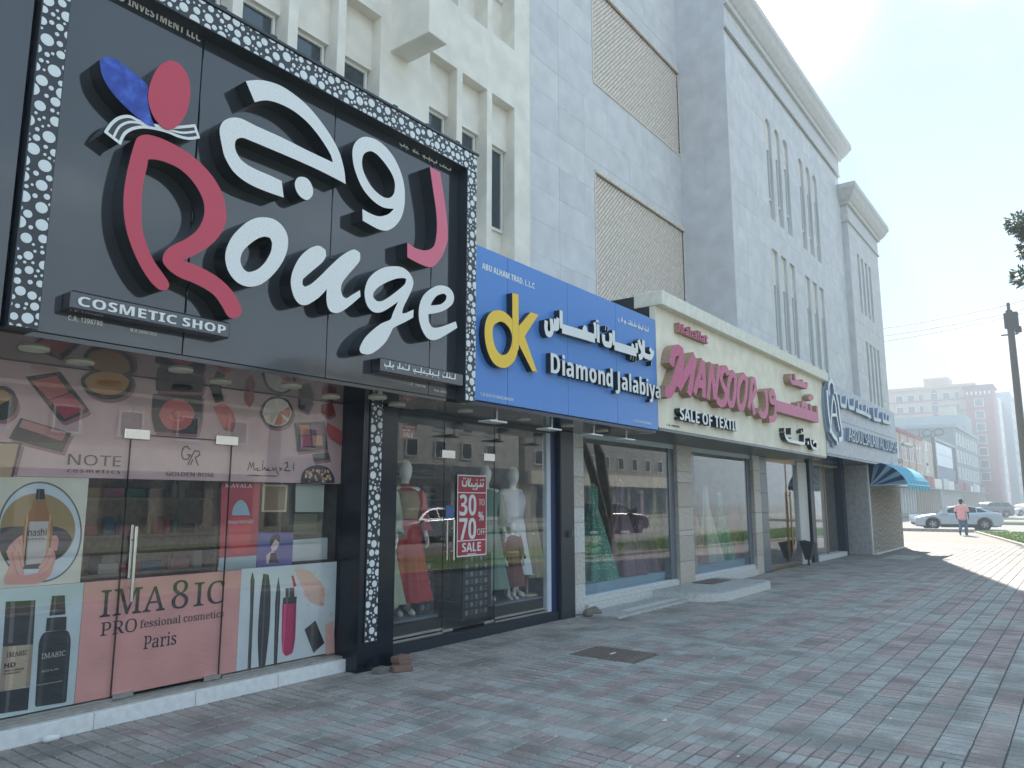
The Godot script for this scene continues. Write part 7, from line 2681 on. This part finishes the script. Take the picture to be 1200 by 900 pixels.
# ---------------------------------------------------------------- the other side of the street, seen in the shop glass
func build_opposite_side() -> void:
	var tint := [Color(0.74, 0.70, 0.62), Color(0.70, 0.66, 0.62), Color(0.78, 0.77, 0.74), Color(0.60, 0.58, 0.55)]
	var names := ["sand coloured two storey building mirrored in the dress shop glass", "low tan building across the street mirrored in the textile glass", "white building across the street mirrored in the textile glass", "grey brown building far along the other side of the street"]
	var rows := [[-22.0, 4.0, 8.5], [5.0, 30.0, 7.5], [31.0, 58.0, 10.5], [59.0, 92.0, 9.0]]
	for k in 4:
		var q: Array = rows[k]
		var b := thing("opposite_building", names[k], "building", V(q[0], 0, 31.0))
		var m := grainy(tint[k], 0.8, 0.06, 0.1, 0.01, 0.0, 130 + k)
		block(b, "wall", q[0], q[1], -0.1, q[2], 31.0, 46.0, m)
		block(b, "sign_band", q[0] + 0.5, q[1] - 0.5, 3.3, 4.6, 30.6, 31.0, [M.grey_tile, M.cream, M.grey_tile, M.cream][k])
		block(b, "parapet", q[0] - 0.1, q[1] + 0.1, q[2], q[2] + 0.6, 30.8, 46.0, m)
		var s: float = q[0] + 1.2
		while s < q[1] - 2.5:
			block(b, "shop_window", s, s + 2.4, 0.3, 3.1, 30.9, 31.0, M.win_glass)
			for h in [5.3] + ([7.6] if q[2] > 9.5 else []):
				far_window(b, V(s + 1.7, h, 31.0), V(s + 0.5, h + 1.3, 31.0), V(0, 0, -1))
			s += 3.4
	structure("pavement", sheet(PackedVector2Array([Vector2(-40, 25.0), Vector2(95, 25.0), Vector2(95, 31.0), Vector2(-40, 31.0)]), 0.0), M.far_pave).set_meta("label", "pavement on the other side of the street")
	structure("kerb", sbm(-40, 95, -0.12, 0.01, 24.8, 25.0), M.kerb).set_meta("label", "kerb on the other side of the street")
	car("sedan", "white car parked across the street mirrored in the textile glass", V(51.0, -0.12, 17.4), PI / 2, M.car_white)
	car("suv", "dark car on the street mirrored in the second textile window", V(35.5, -0.12, 8.2), PI / 2 + 0.1, M.car_dark, true)
	car("sedan", "silver car on the street mirrored in the dress shop glass", V(24.0, -0.12, 11.0), -PI / 2, M.silver)
const T := {
	"wing_blue": [1.973,4.432,2.014,4.473,2.071,4.486,2.148,4.465,2.237,4.433,2.292,4.399,2.302,4.324,2.312,4.253,2.335,4.179,2.366,4.131,2.313,4.123,2.25,4.143,2.179,4.176,2.1,4.222,2.039,4.275,1.993,4.343],
	"head_red": [2.423,4.649,2.502,4.66,2.57,4.594,2.592,4.486,2.582,4.354,2.534,4.226,2.464,4.149,2.391,4.156,2.332,4.215,2.298,4.313,2.307,4.43,2.351,4.565],
	"collar": [2.052,3.964,2.082,4.034,2.127,4.094,2.191,4.132,2.26,4.128,2.356,4.141,2.481,4.175,2.647,4.26,2.681,4.186,2.615,4.149,2.54,4.133,2.447,4.133,2.358,4.119,2.28,4.095,2.214,4.054,2.168,3.999,2.145,3.926],
	"collar_line": [2.102,3.949,2.132,4.033,2.186,4.089,2.252,4.114,2.34,4.121,2.446,4.149,2.557,4.169,2.664,4.223],
	"R": [2.271,4.026,2.313,4.05,2.392,4.061,2.502,4.054,2.618,4.028,2.729,3.978,2.824,3.905,2.892,3.811,2.921,3.712,2.929,3.636,2.909,3.554,2.854,3.456,2.78,3.373,2.688,3.296,2.621,3.246,2.692,3.242,2.79,3.225,2.892,3.193,2.977,3.146,3.043,3.084,3.084,3.025,3.097,2.989,3.084,2.948,3.033,2.917,2.986,2.928,2.947,2.977,2.881,3.048,2.8,3.086,2.701,3.11,2.607,3.123,2.531,3.155,2.488,3.193,2.48,3.236,2.503,3.292,2.554,3.343,2.633,3.407,2.695,3.472,2.734,3.54,2.754,3.613,2.754,3.677,2.735,3.738,2.692,3.8,2.63,3.855,2.551,3.893,2.467,3.904,2.395,3.9,2.347,3.886,2.33,3.875,2.326,3.819,2.312,3.714,2.308,3.604,2.314,3.499,2.328,3.39,2.367,3.285,2.421,3.194,2.489,3.121,2.528,3.077,2.538,3.044,2.515,3.011,2.471,3.006,2.415,3.041,2.35,3.113,2.292,3.203,2.247,3.295,2.215,3.391,2.196,3.496,2.19,3.599,2.197,3.717,2.21,3.82,2.227,3.926,2.243,3.992],
	"jeem": [3.023,4.781,3.11,4.831,3.2,4.867,3.318,4.888,3.441,4.879,3.582,4.842,3.703,4.781,3.815,4.702,3.901,4.621,3.961,4.539,4.009,4.417,4.028,4.302,3.993,4.307,3.753,4.323,3.496,4.327,3.255,4.325,3.051,4.322,3.008,4.312,2.972,4.279,2.964,4.235,2.978,4.19,3.019,4.144,3.078,4.122,3.153,4.112,3.268,4.109,3.386,4.102,3.413,3.973,3.276,3.969,3.147,3.972,3.05,3.989,2.969,4.024,2.916,4.075,2.878,4.134,2.839,4.266,2.837,4.325,2.864,4.387,2.93,4.441,3.009,4.465,3.132,4.46,3.366,4.461,3.616,4.45,3.882,4.445,3.859,4.5,3.794,4.567,3.697,4.641,3.59,4.698,3.461,4.732,3.326,4.733,3.209,4.707,3.11,4.646],
	"dot": [3.565,4.202,3.619,4.211,3.664,4.186,3.69,4.136,3.686,4.083,3.654,4.039,3.621,4.024,3.57,4.033,3.526,4.072,3.511,4.125,3.529,4.175],
	"waw": [4.231,4.82,4.353,4.845,4.464,4.827,4.579,4.766,4.665,4.671,4.718,4.564,4.738,4.457,4.734,4.329,4.696,4.204,4.618,4.099,4.524,4.031,4.43,4.013,4.338,4.021,4.233,4.036,4.225,4.14,4.319,4.128,4.426,4.135,4.534,4.19,4.604,4.265,4.485,4.236,4.375,4.248,4.267,4.296,4.19,4.365,4.119,4.481,4.092,4.59,4.1,4.677,4.144,4.754],
	"waw_h": [4.281,4.702,4.223,4.653,4.203,4.573,4.221,4.496,4.285,4.41,4.371,4.356,4.466,4.333,4.545,4.351,4.599,4.415,4.607,4.512,4.569,4.586,4.486,4.655,4.389,4.705,4.327,4.715],
	"reh": [5.069,4.848,5.218,4.846,5.28,4.614,5.332,4.363,5.344,4.188,5.313,4.085,5.257,3.976,5.177,3.88,5.113,3.837,5.034,3.826,4.91,3.833,4.789,3.851,4.784,3.993,4.876,3.969,4.999,3.975,5.093,4.012,5.156,4.076,5.185,4.238,5.171,4.419,5.121,4.627],
	"o": [3.231,3.753,3.334,3.769,3.419,3.735,3.468,3.665,3.47,3.56,3.429,3.445,3.348,3.322,3.251,3.227,3.155,3.185,3.058,3.191,2.98,3.25,2.944,3.338,2.948,3.426,2.993,3.537,3.082,3.653,3.155,3.716],
	"o_h": [3.263,3.607,3.308,3.61,3.328,3.573,3.321,3.499,3.275,3.405,3.212,3.333,3.137,3.294,3.087,3.316,3.065,3.37,3.084,3.444,3.145,3.521,3.208,3.579],
	"u": [3.784,3.678,3.84,3.662,3.849,3.61,3.813,3.545,3.73,3.461,3.67,3.401,3.63,3.356,3.629,3.311,3.654,3.3,3.715,3.34,3.797,3.423,3.902,3.541,4.01,3.653,4.101,3.725,4.159,3.75,4.213,3.736,4.216,3.67,4.166,3.599,4.087,3.503,4.032,3.425,4.019,3.357,4.044,3.307,4.084,3.301,4.141,3.343,4.227,3.404,4.236,3.35,4.144,3.263,4.054,3.189,3.987,3.153,3.92,3.152,3.885,3.19,3.871,3.25,3.871,3.332,3.805,3.254,3.733,3.193,3.672,3.154,3.61,3.149,3.557,3.19,3.522,3.269,3.518,3.346,3.544,3.44,3.6,3.543,3.679,3.627,3.742,3.666],
	"g": [4.632,3.723,4.733,3.735,4.823,3.705,4.873,3.641,4.864,3.573,4.815,3.474,4.766,3.388,4.745,3.34,4.739,3.302,4.79,3.317,4.885,3.369,4.883,3.293,4.778,3.229,4.637,3.149,4.597,3.084,4.544,3.002,4.465,2.927,4.387,2.874,4.323,2.854,4.264,2.857,4.244,2.886,4.261,2.934,4.304,3.001,4.38,3.075,4.484,3.157,4.593,3.216,4.625,3.284,4.686,3.403,4.589,3.329,4.507,3.275,4.44,3.248,4.373,3.248,4.312,3.291,4.283,3.366,4.286,3.439,4.322,3.529,4.399,3.611,4.507,3.68],
	"g_h": [4.78,3.64,4.767,3.588,4.682,3.509,4.571,3.42,4.49,3.365,4.423,3.351,4.381,3.378,4.386,3.42,4.445,3.486,4.539,3.55,4.65,3.609,4.736,3.637],
	"e": [5.263,3.69,5.363,3.694,5.431,3.657,5.449,3.591,5.416,3.526,5.317,3.453,5.204,3.402,5.085,3.366,5.086,3.333,5.103,3.281,5.143,3.249,5.207,3.256,5.304,3.291,5.479,3.37,5.506,3.312,5.372,3.229,5.242,3.155,5.146,3.122,5.068,3.136,5.004,3.196,4.964,3.276,4.954,3.351,4.967,3.441,5.011,3.529,5.087,3.602,5.182,3.663],
	"e_h": [5.297,3.615,5.339,3.602,5.324,3.552,5.251,3.496,5.115,3.456,5.137,3.5,5.2,3.571],
	"d_ring": [6.217,3.644,6.308,3.649,6.385,3.631,6.463,3.593,6.526,3.508,6.57,3.419,6.581,3.324,6.557,3.214,6.494,3.118,6.386,3.045,6.28,3.021,6.191,3.031,6.103,3.078,6.03,3.176,5.994,3.28,5.986,3.37,5.999,3.465,6.042,3.547,6.114,3.609],
	"d_hole": [6.233,3.519,6.144,3.465,6.118,3.385,6.131,3.304,6.168,3.227,6.234,3.172,6.309,3.165,6.385,3.201,6.439,3.272,6.463,3.352,6.455,3.428,6.408,3.486,6.339,3.521,6.286,3.528],
	"d_stem": [6.466,3.894,6.582,3.9,6.586,3.267,6.471,3.267],
	"k_up": [6.82,3.746,6.977,3.747,6.703,3.443,6.933,3.084,6.967,3.074,6.849,3.063,6.592,3.331,6.593,3.54],
	"q0": [7.133,3.708,7.124,3.617,7.147,3.559,7.194,3.551,7.243,3.587,7.25,3.64,7.237,3.752],
	"q1": [7.25,3.633,7.311,3.652,7.331,3.764],
	"q2": [7.311,3.648,7.366,3.662,7.381,3.788],
	"q3": [7.451,3.894,7.451,3.777,7.457,3.672],
	"q4": [7.466,3.674,7.93,3.683,8.243,3.686],
	"q5": [7.957,3.699,7.973,3.753,8.001,3.792,8.028,3.756,8.04,3.699],
	"q6": [8.232,3.899,8.256,3.843,8.254,3.692],
	"q7": [8.334,3.889,8.337,3.752,8.333,3.649],
	"q8": [8.317,3.946,8.319,3.916],
	"p0": [8.467,3.781,8.471,3.699,8.512,3.663,8.64,3.667,8.664,3.75,8.656,3.833],
	"p1": [8.52,3.878,8.532,3.876],
	"p2": [8.58,3.874,8.592,3.872],
	"p3": [8.74,3.884,8.735,3.771,8.745,3.68],
	"p4": [8.754,3.677,9.051,3.681,9.382,3.684],
	"p5": [9.285,3.789,9.258,3.706],
	"p6": [9.389,3.821,9.399,3.757,9.395,3.682],
	"p7": [9.214,3.593,9.224,3.59],
	"p8": [9.286,3.583,9.293,3.581],
	"p9": [9.363,3.582,9.37,3.58],
	"p10": [9.461,3.88,9.515,3.795,9.575,3.739,9.547,3.659,9.456,3.624],
	"p11": [9.613,3.901,9.606,3.791,9.609,3.697,9.668,3.678,9.821,3.682,9.887,3.741],
	"p12": [9.802,3.809,9.858,3.775,9.94,3.754],
	"p13": [9.843,3.599,9.855,3.594],
	"m0": [10.146,3.219,10.29,3.21,10.437,3.358,10.691,3.71,10.799,3.889,10.645,3.918,10.474,3.837,10.387,3.639],
	"m1": [10.786,3.887,10.677,3.548,10.61,3.326],
	"m2": [10.61,3.326,10.969,3.642,11.27,3.913],
	"m3": [11.27,3.913,11.124,3.553,10.987,3.25],
	"m4": [11.187,3.3,11.395,3.589,11.583,3.893],
	"m5": [11.583,3.893,11.598,3.616,11.564,3.273],
	"m6": [11.352,3.486,11.585,3.487],
	"m7": [11.732,3.264,11.837,3.59,11.941,3.894],
	"m8": [11.941,3.894,11.984,3.609,12.024,3.295],
	"m9": [12.024,3.295,12.147,3.601,12.271,3.907],
	"m10": [12.68,3.796,12.643,3.891,12.467,3.867,12.351,3.731,12.414,3.605,12.564,3.488,12.497,3.317,12.297,3.251,12.129,3.307],
	"m11": [12.899,3.866,13.041,3.807,12.993,3.554,12.855,3.309,12.69,3.277,12.635,3.422,12.713,3.673,12.899,3.866],
	"m12": [13.437,3.892,13.606,3.834,13.543,3.571,13.358,3.299,13.159,3.279,13.112,3.444,13.214,3.705,13.437,3.892],
	"m13": [13.648,3.296,13.778,3.582,13.91,3.874,14.04,3.874,14.074,3.714,13.931,3.567,13.805,3.52],
	"m14": [13.805,3.52,13.875,3.367,13.945,3.212],
	"n0": [14.617,3.767,14.696,3.607,14.686,3.409,14.56,3.272,14.333,3.251,14.224,3.323],
	"n1": [15.091,3.802,14.921,3.689,14.926,3.59,15.12,3.582,15.222,3.665,15.091,3.802],
	"n2": [15.203,3.634,15.205,3.432,15.109,3.25,14.777,3.193],
	"n3": [15.263,3.517,16.595,3.528,18.303,3.54],
	"n4": [17.08,3.614,17.103,3.728,17.328,3.775,17.446,3.682,17.241,3.614],
	"n5": [16.8,3.736,16.773,3.6],
	"n6": [17.766,3.796,17.735,3.596],
	"n7": [18.247,3.82,18.256,3.595],
	"n_dot": [17.59,3.974,17.803,4.047,17.998,4.019,17.983,3.951,17.768,3.881,17.574,3.898],
	"h0": [16.389,4.296,16.322,4.202,16.436,4.147,16.719,4.167],
	"h1": [16.628,4.36,16.671,4.184],
	"h2": [16.696,4.18,17.524,4.187],
	"h3": [17.216,4.286,17.175,4.216],
	"h4": [17.516,4.284,17.533,4.18],
	"w0": [15.831,3.008,15.913,2.916,16.089,2.87,16.468,2.868,16.897,2.862,17.196,2.87,17.23,3.071],
	"w1": [16.254,2.928,16.279,2.882],
	"w2": [17.445,2.879,17.532,2.924],
	"w3": [17.671,3.023,17.721,2.89,17.863,2.808,18.166,2.802,18.203,2.966,18.001,2.976,17.885,2.912],
	"wd0": [15.811,3.079,15.841,3.066],
	"wd1": [16.272,3.114,16.305,3.106],
	"wd2": [16.259,3.05,16.292,3.042],
	"wd3": [17.006,3.126,17.041,3.118],
	"wd4": [17.164,3.171,17.2,3.163],
	"logo": [19.691,4.617,19.938,4.662,20.106,4.568,20.266,4.432,20.479,4.301,20.563,4.05,20.596,3.793,20.674,3.514,20.61,3.199,20.222,3.123,20.093,3.002,19.853,3.0,19.789,3.12,19.524,3.177,19.352,3.41,19.292,3.724,19.278,4.043,19.369,4.351,19.576,4.527],
	"lg0": [19.391,4.329,19.399,3.981,19.447,3.615,19.595,3.281,20.031,3.136,20.077,3.013],
	"lg1": [20.209,4.4,20.403,4.085,20.473,3.704,20.594,3.404,20.538,3.195,20.229,3.149],
	"lg2": [19.549,4.222,19.576,4.451,19.833,4.623,20.053,4.548,20.089,4.309],
	"lg3": [19.408,3.267,19.635,3.706,19.779,4.021,19.947,4.242,20.102,4.054,20.161,3.753,20.34,3.385],
	"lg4": [19.642,3.731,20.167,3.779],
	"logo_h1": [19.769,4.247,20.075,4.256,20.144,3.956,19.879,3.854,19.718,3.889],
	"logo_h2": [19.766,3.592,20.157,3.626,20.333,3.359,19.847,3.349],
	"ab0": [20.745,4.357,20.726,4.092,21.248,4.105,21.375,4.374],
	"ab1": [21.534,4.365,21.575,4.125,22.135,4.139,22.269,4.403],
	"ab2": [22.358,4.119,23.564,4.119,24.2,4.089],
	"ab3": [22.737,4.411,22.658,4.148],
	"ab4": [23.136,4.339,23.107,4.163],
	"ab5": [23.706,4.368,23.564,4.119],
	"ab6": [23.886,4.326,23.95,4.126],
	"ab7": [24.638,4.401,24.593,4.063,25.589,4.103],
	"ab8": [25.274,4.433,25.091,4.107],
	"ab9": [25.98,4.375,25.886,4.113,27.129,4.137],
	"ab10": [26.438,4.385,26.346,4.136],
	"ab11": [26.896,4.362,26.814,4.143],
	"f_compact": [1.974,2.392,2.022,2.39,2.067,2.357,2.092,2.287,2.08,2.214,2.042,2.172,1.996,2.156,1.948,2.178,1.914,2.269,1.93,2.365],
	"f_compact_in": [1.977,2.365,2.019,2.358,2.055,2.319,2.025,2.292,1.986,2.264,1.943,2.283,1.938,2.342],
	"f_duo": [2.126,2.477,2.352,2.543,2.572,2.285,2.561,2.265,2.407,2.179,2.371,2.191],
	"f_duo_a": [2.161,2.454,2.326,2.511,2.423,2.401,2.29,2.333],
	"f_duo_b": [2.296,2.327,2.43,2.393,2.547,2.29,2.408,2.2],
	"f_pal": [2.12,2.183,2.464,2.1,2.446,2.058,2.414,1.956,2.224,1.995,2.06,2.033],
	"f_pal_a": [2.132,2.172,2.429,2.1,2.404,2.037,2.116,2.118],
	"f_box": [1.969,2.009,2.145,2.008,2.11,1.769,1.991,1.766],
	"f_box_a": [1.97,1.994,2.124,1.999,2.096,1.768,1.991,1.766],
	"f_bronz": [2.497,2.517,2.548,2.572,2.671,2.607,2.8,2.611,2.892,2.555,2.872,2.464,2.778,2.393,2.664,2.376,2.555,2.407,2.506,2.46],
	"f_bronz_a": [2.526,2.508,2.573,2.56,2.672,2.589,2.776,2.59,2.852,2.55,2.837,2.48,2.763,2.424,2.661,2.406,2.571,2.435,2.534,2.47],
	"f_open": [3.051,2.457,3.48,2.499,3.483,2.301,3.457,2.161,3.088,2.156,3.05,2.291],
	"f_open_a": [3.255,2.438,3.354,2.419,3.421,2.339,3.382,2.235,3.281,2.181,3.17,2.204,3.11,2.296,3.156,2.399],
	"f_lid": [3.041,2.786,3.467,2.801,3.5,2.671,3.471,2.52,3.073,2.488],
	"f_lid_a": [3.121,2.77,3.406,2.777,3.437,2.663,3.403,2.6,3.141,2.602,3.098,2.688],
	"f_powder": [3.59,2.407,3.668,2.452,3.727,2.428,3.795,2.344,3.773,2.233,3.682,2.244,3.635,2.329],
	"f_brush": [3.538,2.579,3.642,2.6,3.683,2.469,3.604,2.438],
	"f_pie": [4.222,2.574,4.357,2.541,4.425,2.433,4.369,2.323,4.24,2.272,4.109,2.301,4.046,2.398,4.096,2.513],
	"f_pie_c": [4.254,2.42],
	"f_pie_in": [4.227,2.551,4.339,2.526,4.394,2.43,4.349,2.337,4.242,2.293,4.13,2.319,4.076,2.4,4.119,2.503],
	"f_quad": [4.431,2.339,4.79,2.382,4.835,2.112,4.477,2.066],
	"f_quad0": [4.486,2.324,4.602,2.335,4.615,2.238,4.499,2.227],
	"f_quad1": [4.626,2.339,4.745,2.35,4.758,2.252,4.639,2.24],
	"f_quad2": [4.504,2.217,4.62,2.227,4.633,2.13,4.517,2.12],
	"f_quad3": [4.644,2.234,4.763,2.244,4.776,2.145,4.657,2.135],
	"f_blk": [4.657,2.052,4.851,2.082,4.875,2.016,4.681,1.978],
	"f_blk2": [4.468,2.586,4.645,2.58,4.58,2.448,4.468,2.478],
	"f_petal": [4.822,2.377,5.009,2.306,5.016,2.168,4.861,2.235,4.811,2.299],
	"f_petal2": [4.74,2.547,4.877,2.579,4.918,2.479,4.83,2.428,4.74,2.463],
	"f_petal3": [3.88,2.567,3.966,2.593,3.988,2.517,3.941,2.434,3.888,2.491],
	"f_pearl": [4.535,1.775,4.55,1.872,4.627,1.931,4.748,1.952,4.865,1.923,4.933,1.841,4.942,1.783],
	"r_out": [2.599,1.377,2.598,1.293,2.582,1.215,2.55,1.147,2.506,1.093,2.452,1.056,2.391,1.037,2.328,1.038,2.265,1.057,2.205,1.093,2.152,1.144,2.108,1.207,2.074,1.278,2.054,1.355,2.046,1.434,2.053,1.511,2.073,1.581,2.106,1.643,2.151,1.691,2.204,1.725,2.265,1.74,2.33,1.737,2.395,1.714,2.456,1.672,2.51,1.614,2.554,1.543,2.584,1.462],
	"r_in": [2.55,1.401,2.548,1.342,2.532,1.287,2.504,1.239,2.464,1.201,2.416,1.174,2.363,1.161,2.307,1.162,2.251,1.175,2.199,1.2,2.153,1.237,2.114,1.281,2.086,1.332,2.069,1.387,2.064,1.443,2.071,1.497,2.09,1.547,2.12,1.59,2.16,1.624,2.209,1.647,2.263,1.658,2.319,1.655,2.376,1.638,2.429,1.609,2.476,1.568,2.513,1.518,2.538,1.461],
	"r_dark": [2.064,1.419,2.138,1.43,2.414,1.422,2.492,1.39,2.535,1.326,2.504,1.249,2.427,1.183,2.129,1.201,2.078,1.27],
	"bottle": [2.247,1.611,2.339,1.611,2.344,1.559,2.383,1.489,2.396,1.401,2.393,1.246,2.387,1.135,2.226,1.137,2.219,1.255,2.207,1.474,2.251,1.559],
	"bottle_dark": [2.219,1.423,2.382,1.423,2.387,1.13,2.226,1.137,2.22,1.288],
	"bottle_cap": [2.266,1.689,2.316,1.689,2.328,1.615,2.265,1.615],
	"bottle_label": [2.237,1.461,2.365,1.461,2.368,1.17,2.242,1.165],
	"hand_l": [2.116,1.26,2.148,1.325,2.204,1.373,2.216,1.288,2.224,1.137,2.245,1.094,2.322,1.105,2.368,1.123,2.385,1.16,2.384,1.255,2.412,1.258,2.433,1.209,2.423,1.132,2.404,1.073,2.329,1.029,2.129,1.041,2.118,1.079,2.146,1.176],
	"hand_r": [2.392,1.358,2.424,1.361,2.443,1.33,2.438,1.252,2.405,1.245,2.386,1.28],
	"b_tube": [2.144,0.927,2.329,0.918,2.34,0.62,2.153,0.63],
	"b_lab": [2.153,0.63,2.34,0.62,2.345,0.341,2.156,0.339],
	"b_bot": [2.156,0.339,2.344,0.336,2.346,0.187,2.169,0.197],
	"b_shine": [2.175,0.922,2.201,0.921,2.211,0.647,2.183,0.647],
	"c_noz": [2.433,0.937,2.519,0.933,2.535,0.798,2.427,0.801],
	"c_neck": [2.412,0.788,2.544,0.782,2.549,0.688,2.411,0.696],
	"c_body": [2.411,0.691,2.549,0.686,2.579,0.644,2.588,0.574,2.592,0.194,2.578,0.187,2.398,0.195,2.388,0.211,2.375,0.605,2.384,0.661],
	"t_pencil": [4.06,0.987,4.088,0.912,4.09,0.652,4.096,0.165,4.062,0.166,4.058,0.656,4.046,0.915],
	"t_masc": [4.174,0.963,4.229,0.95,4.261,0.798,4.266,0.485,4.241,0.164,4.176,0.163,4.149,0.419,4.152,0.743],
	"t_liner": [4.337,0.926,4.365,0.789,4.366,0.705,4.364,0.164,4.328,0.166,4.314,0.694,4.318,0.793],
	"t_gloss": [4.392,0.677,4.547,0.67,4.551,0.347,4.524,0.226,4.463,0.21,4.42,0.25,4.4,0.385],
	"t_glosscap": [4.397,0.732,4.548,0.728,4.547,0.666,4.396,0.672],
	"t_neck": [4.417,0.814,4.514,0.813,4.522,0.727,4.424,0.729],
	"t_wand": [4.531,0.808,4.539,0.81,4.704,0.463,4.687,0.462],
	"t_tip": [4.476,0.923,4.499,0.922,4.538,0.828,4.509,0.816],
	"t_wcap": [4.65,0.419,4.774,0.486,4.892,0.265,4.766,0.191],
	"p_peach1": [4.504,0.981,4.679,0.952,4.868,0.778,4.865,0.602,4.693,0.672,4.599,0.819],
	"p_peach2": [4.895,0.44,4.999,0.454,5.024,0.149,4.909,0.162],
	"i_red": [3.766,1.771,4.158,1.769,4.155,1.121,3.785,1.118],
	"i_red_tip": [3.885,1.48,3.892,1.549,3.934,1.604,3.979,1.611,4.028,1.568,4.068,1.477],
	"i_nail": [3.86,1.431,3.898,1.46,4.046,1.462,4.084,1.416,4.077,1.245,4.03,1.168,3.963,1.147,3.898,1.194,3.869,1.293],
	"i_redfoot": [3.785,1.118,4.155,1.121,4.153,1.011,3.773,1.008],
	"i_brown": [4.182,1.759,4.457,1.758,4.452,1.503,4.185,1.506],
	"i_brown_in": [4.208,1.738,4.435,1.737,4.432,1.519,4.206,1.521],
	"i_blue": [4.548,1.771,4.889,1.766,4.888,1.498,4.556,1.502],
	"i_lady": [4.158,1.323,4.546,1.311,4.543,1.006,4.161,1.011],
	"i_lady_hair": [4.286,1.237,4.308,1.287,4.368,1.306,4.398,1.274,4.392,1.222,4.346,1.255,4.324,1.225,4.301,1.195],
	"i_lady_face": [4.322,1.251,4.384,1.259,4.387,1.201,4.352,1.152,4.315,1.153,4.301,1.195],
	"i_lady_body": [4.257,1.116,4.315,1.153,4.354,1.131,4.396,1.041,4.261,1.039],
	"i_lady_dress": [4.304,1.133,4.353,1.136,4.396,1.041,4.285,1.043],
	"i_white": [4.544,1.242,4.956,1.248,4.959,1.039,4.548,1.042],
	"i_pic": [4.543,1.483,4.819,1.483,4.821,1.296,4.547,1.295],
}
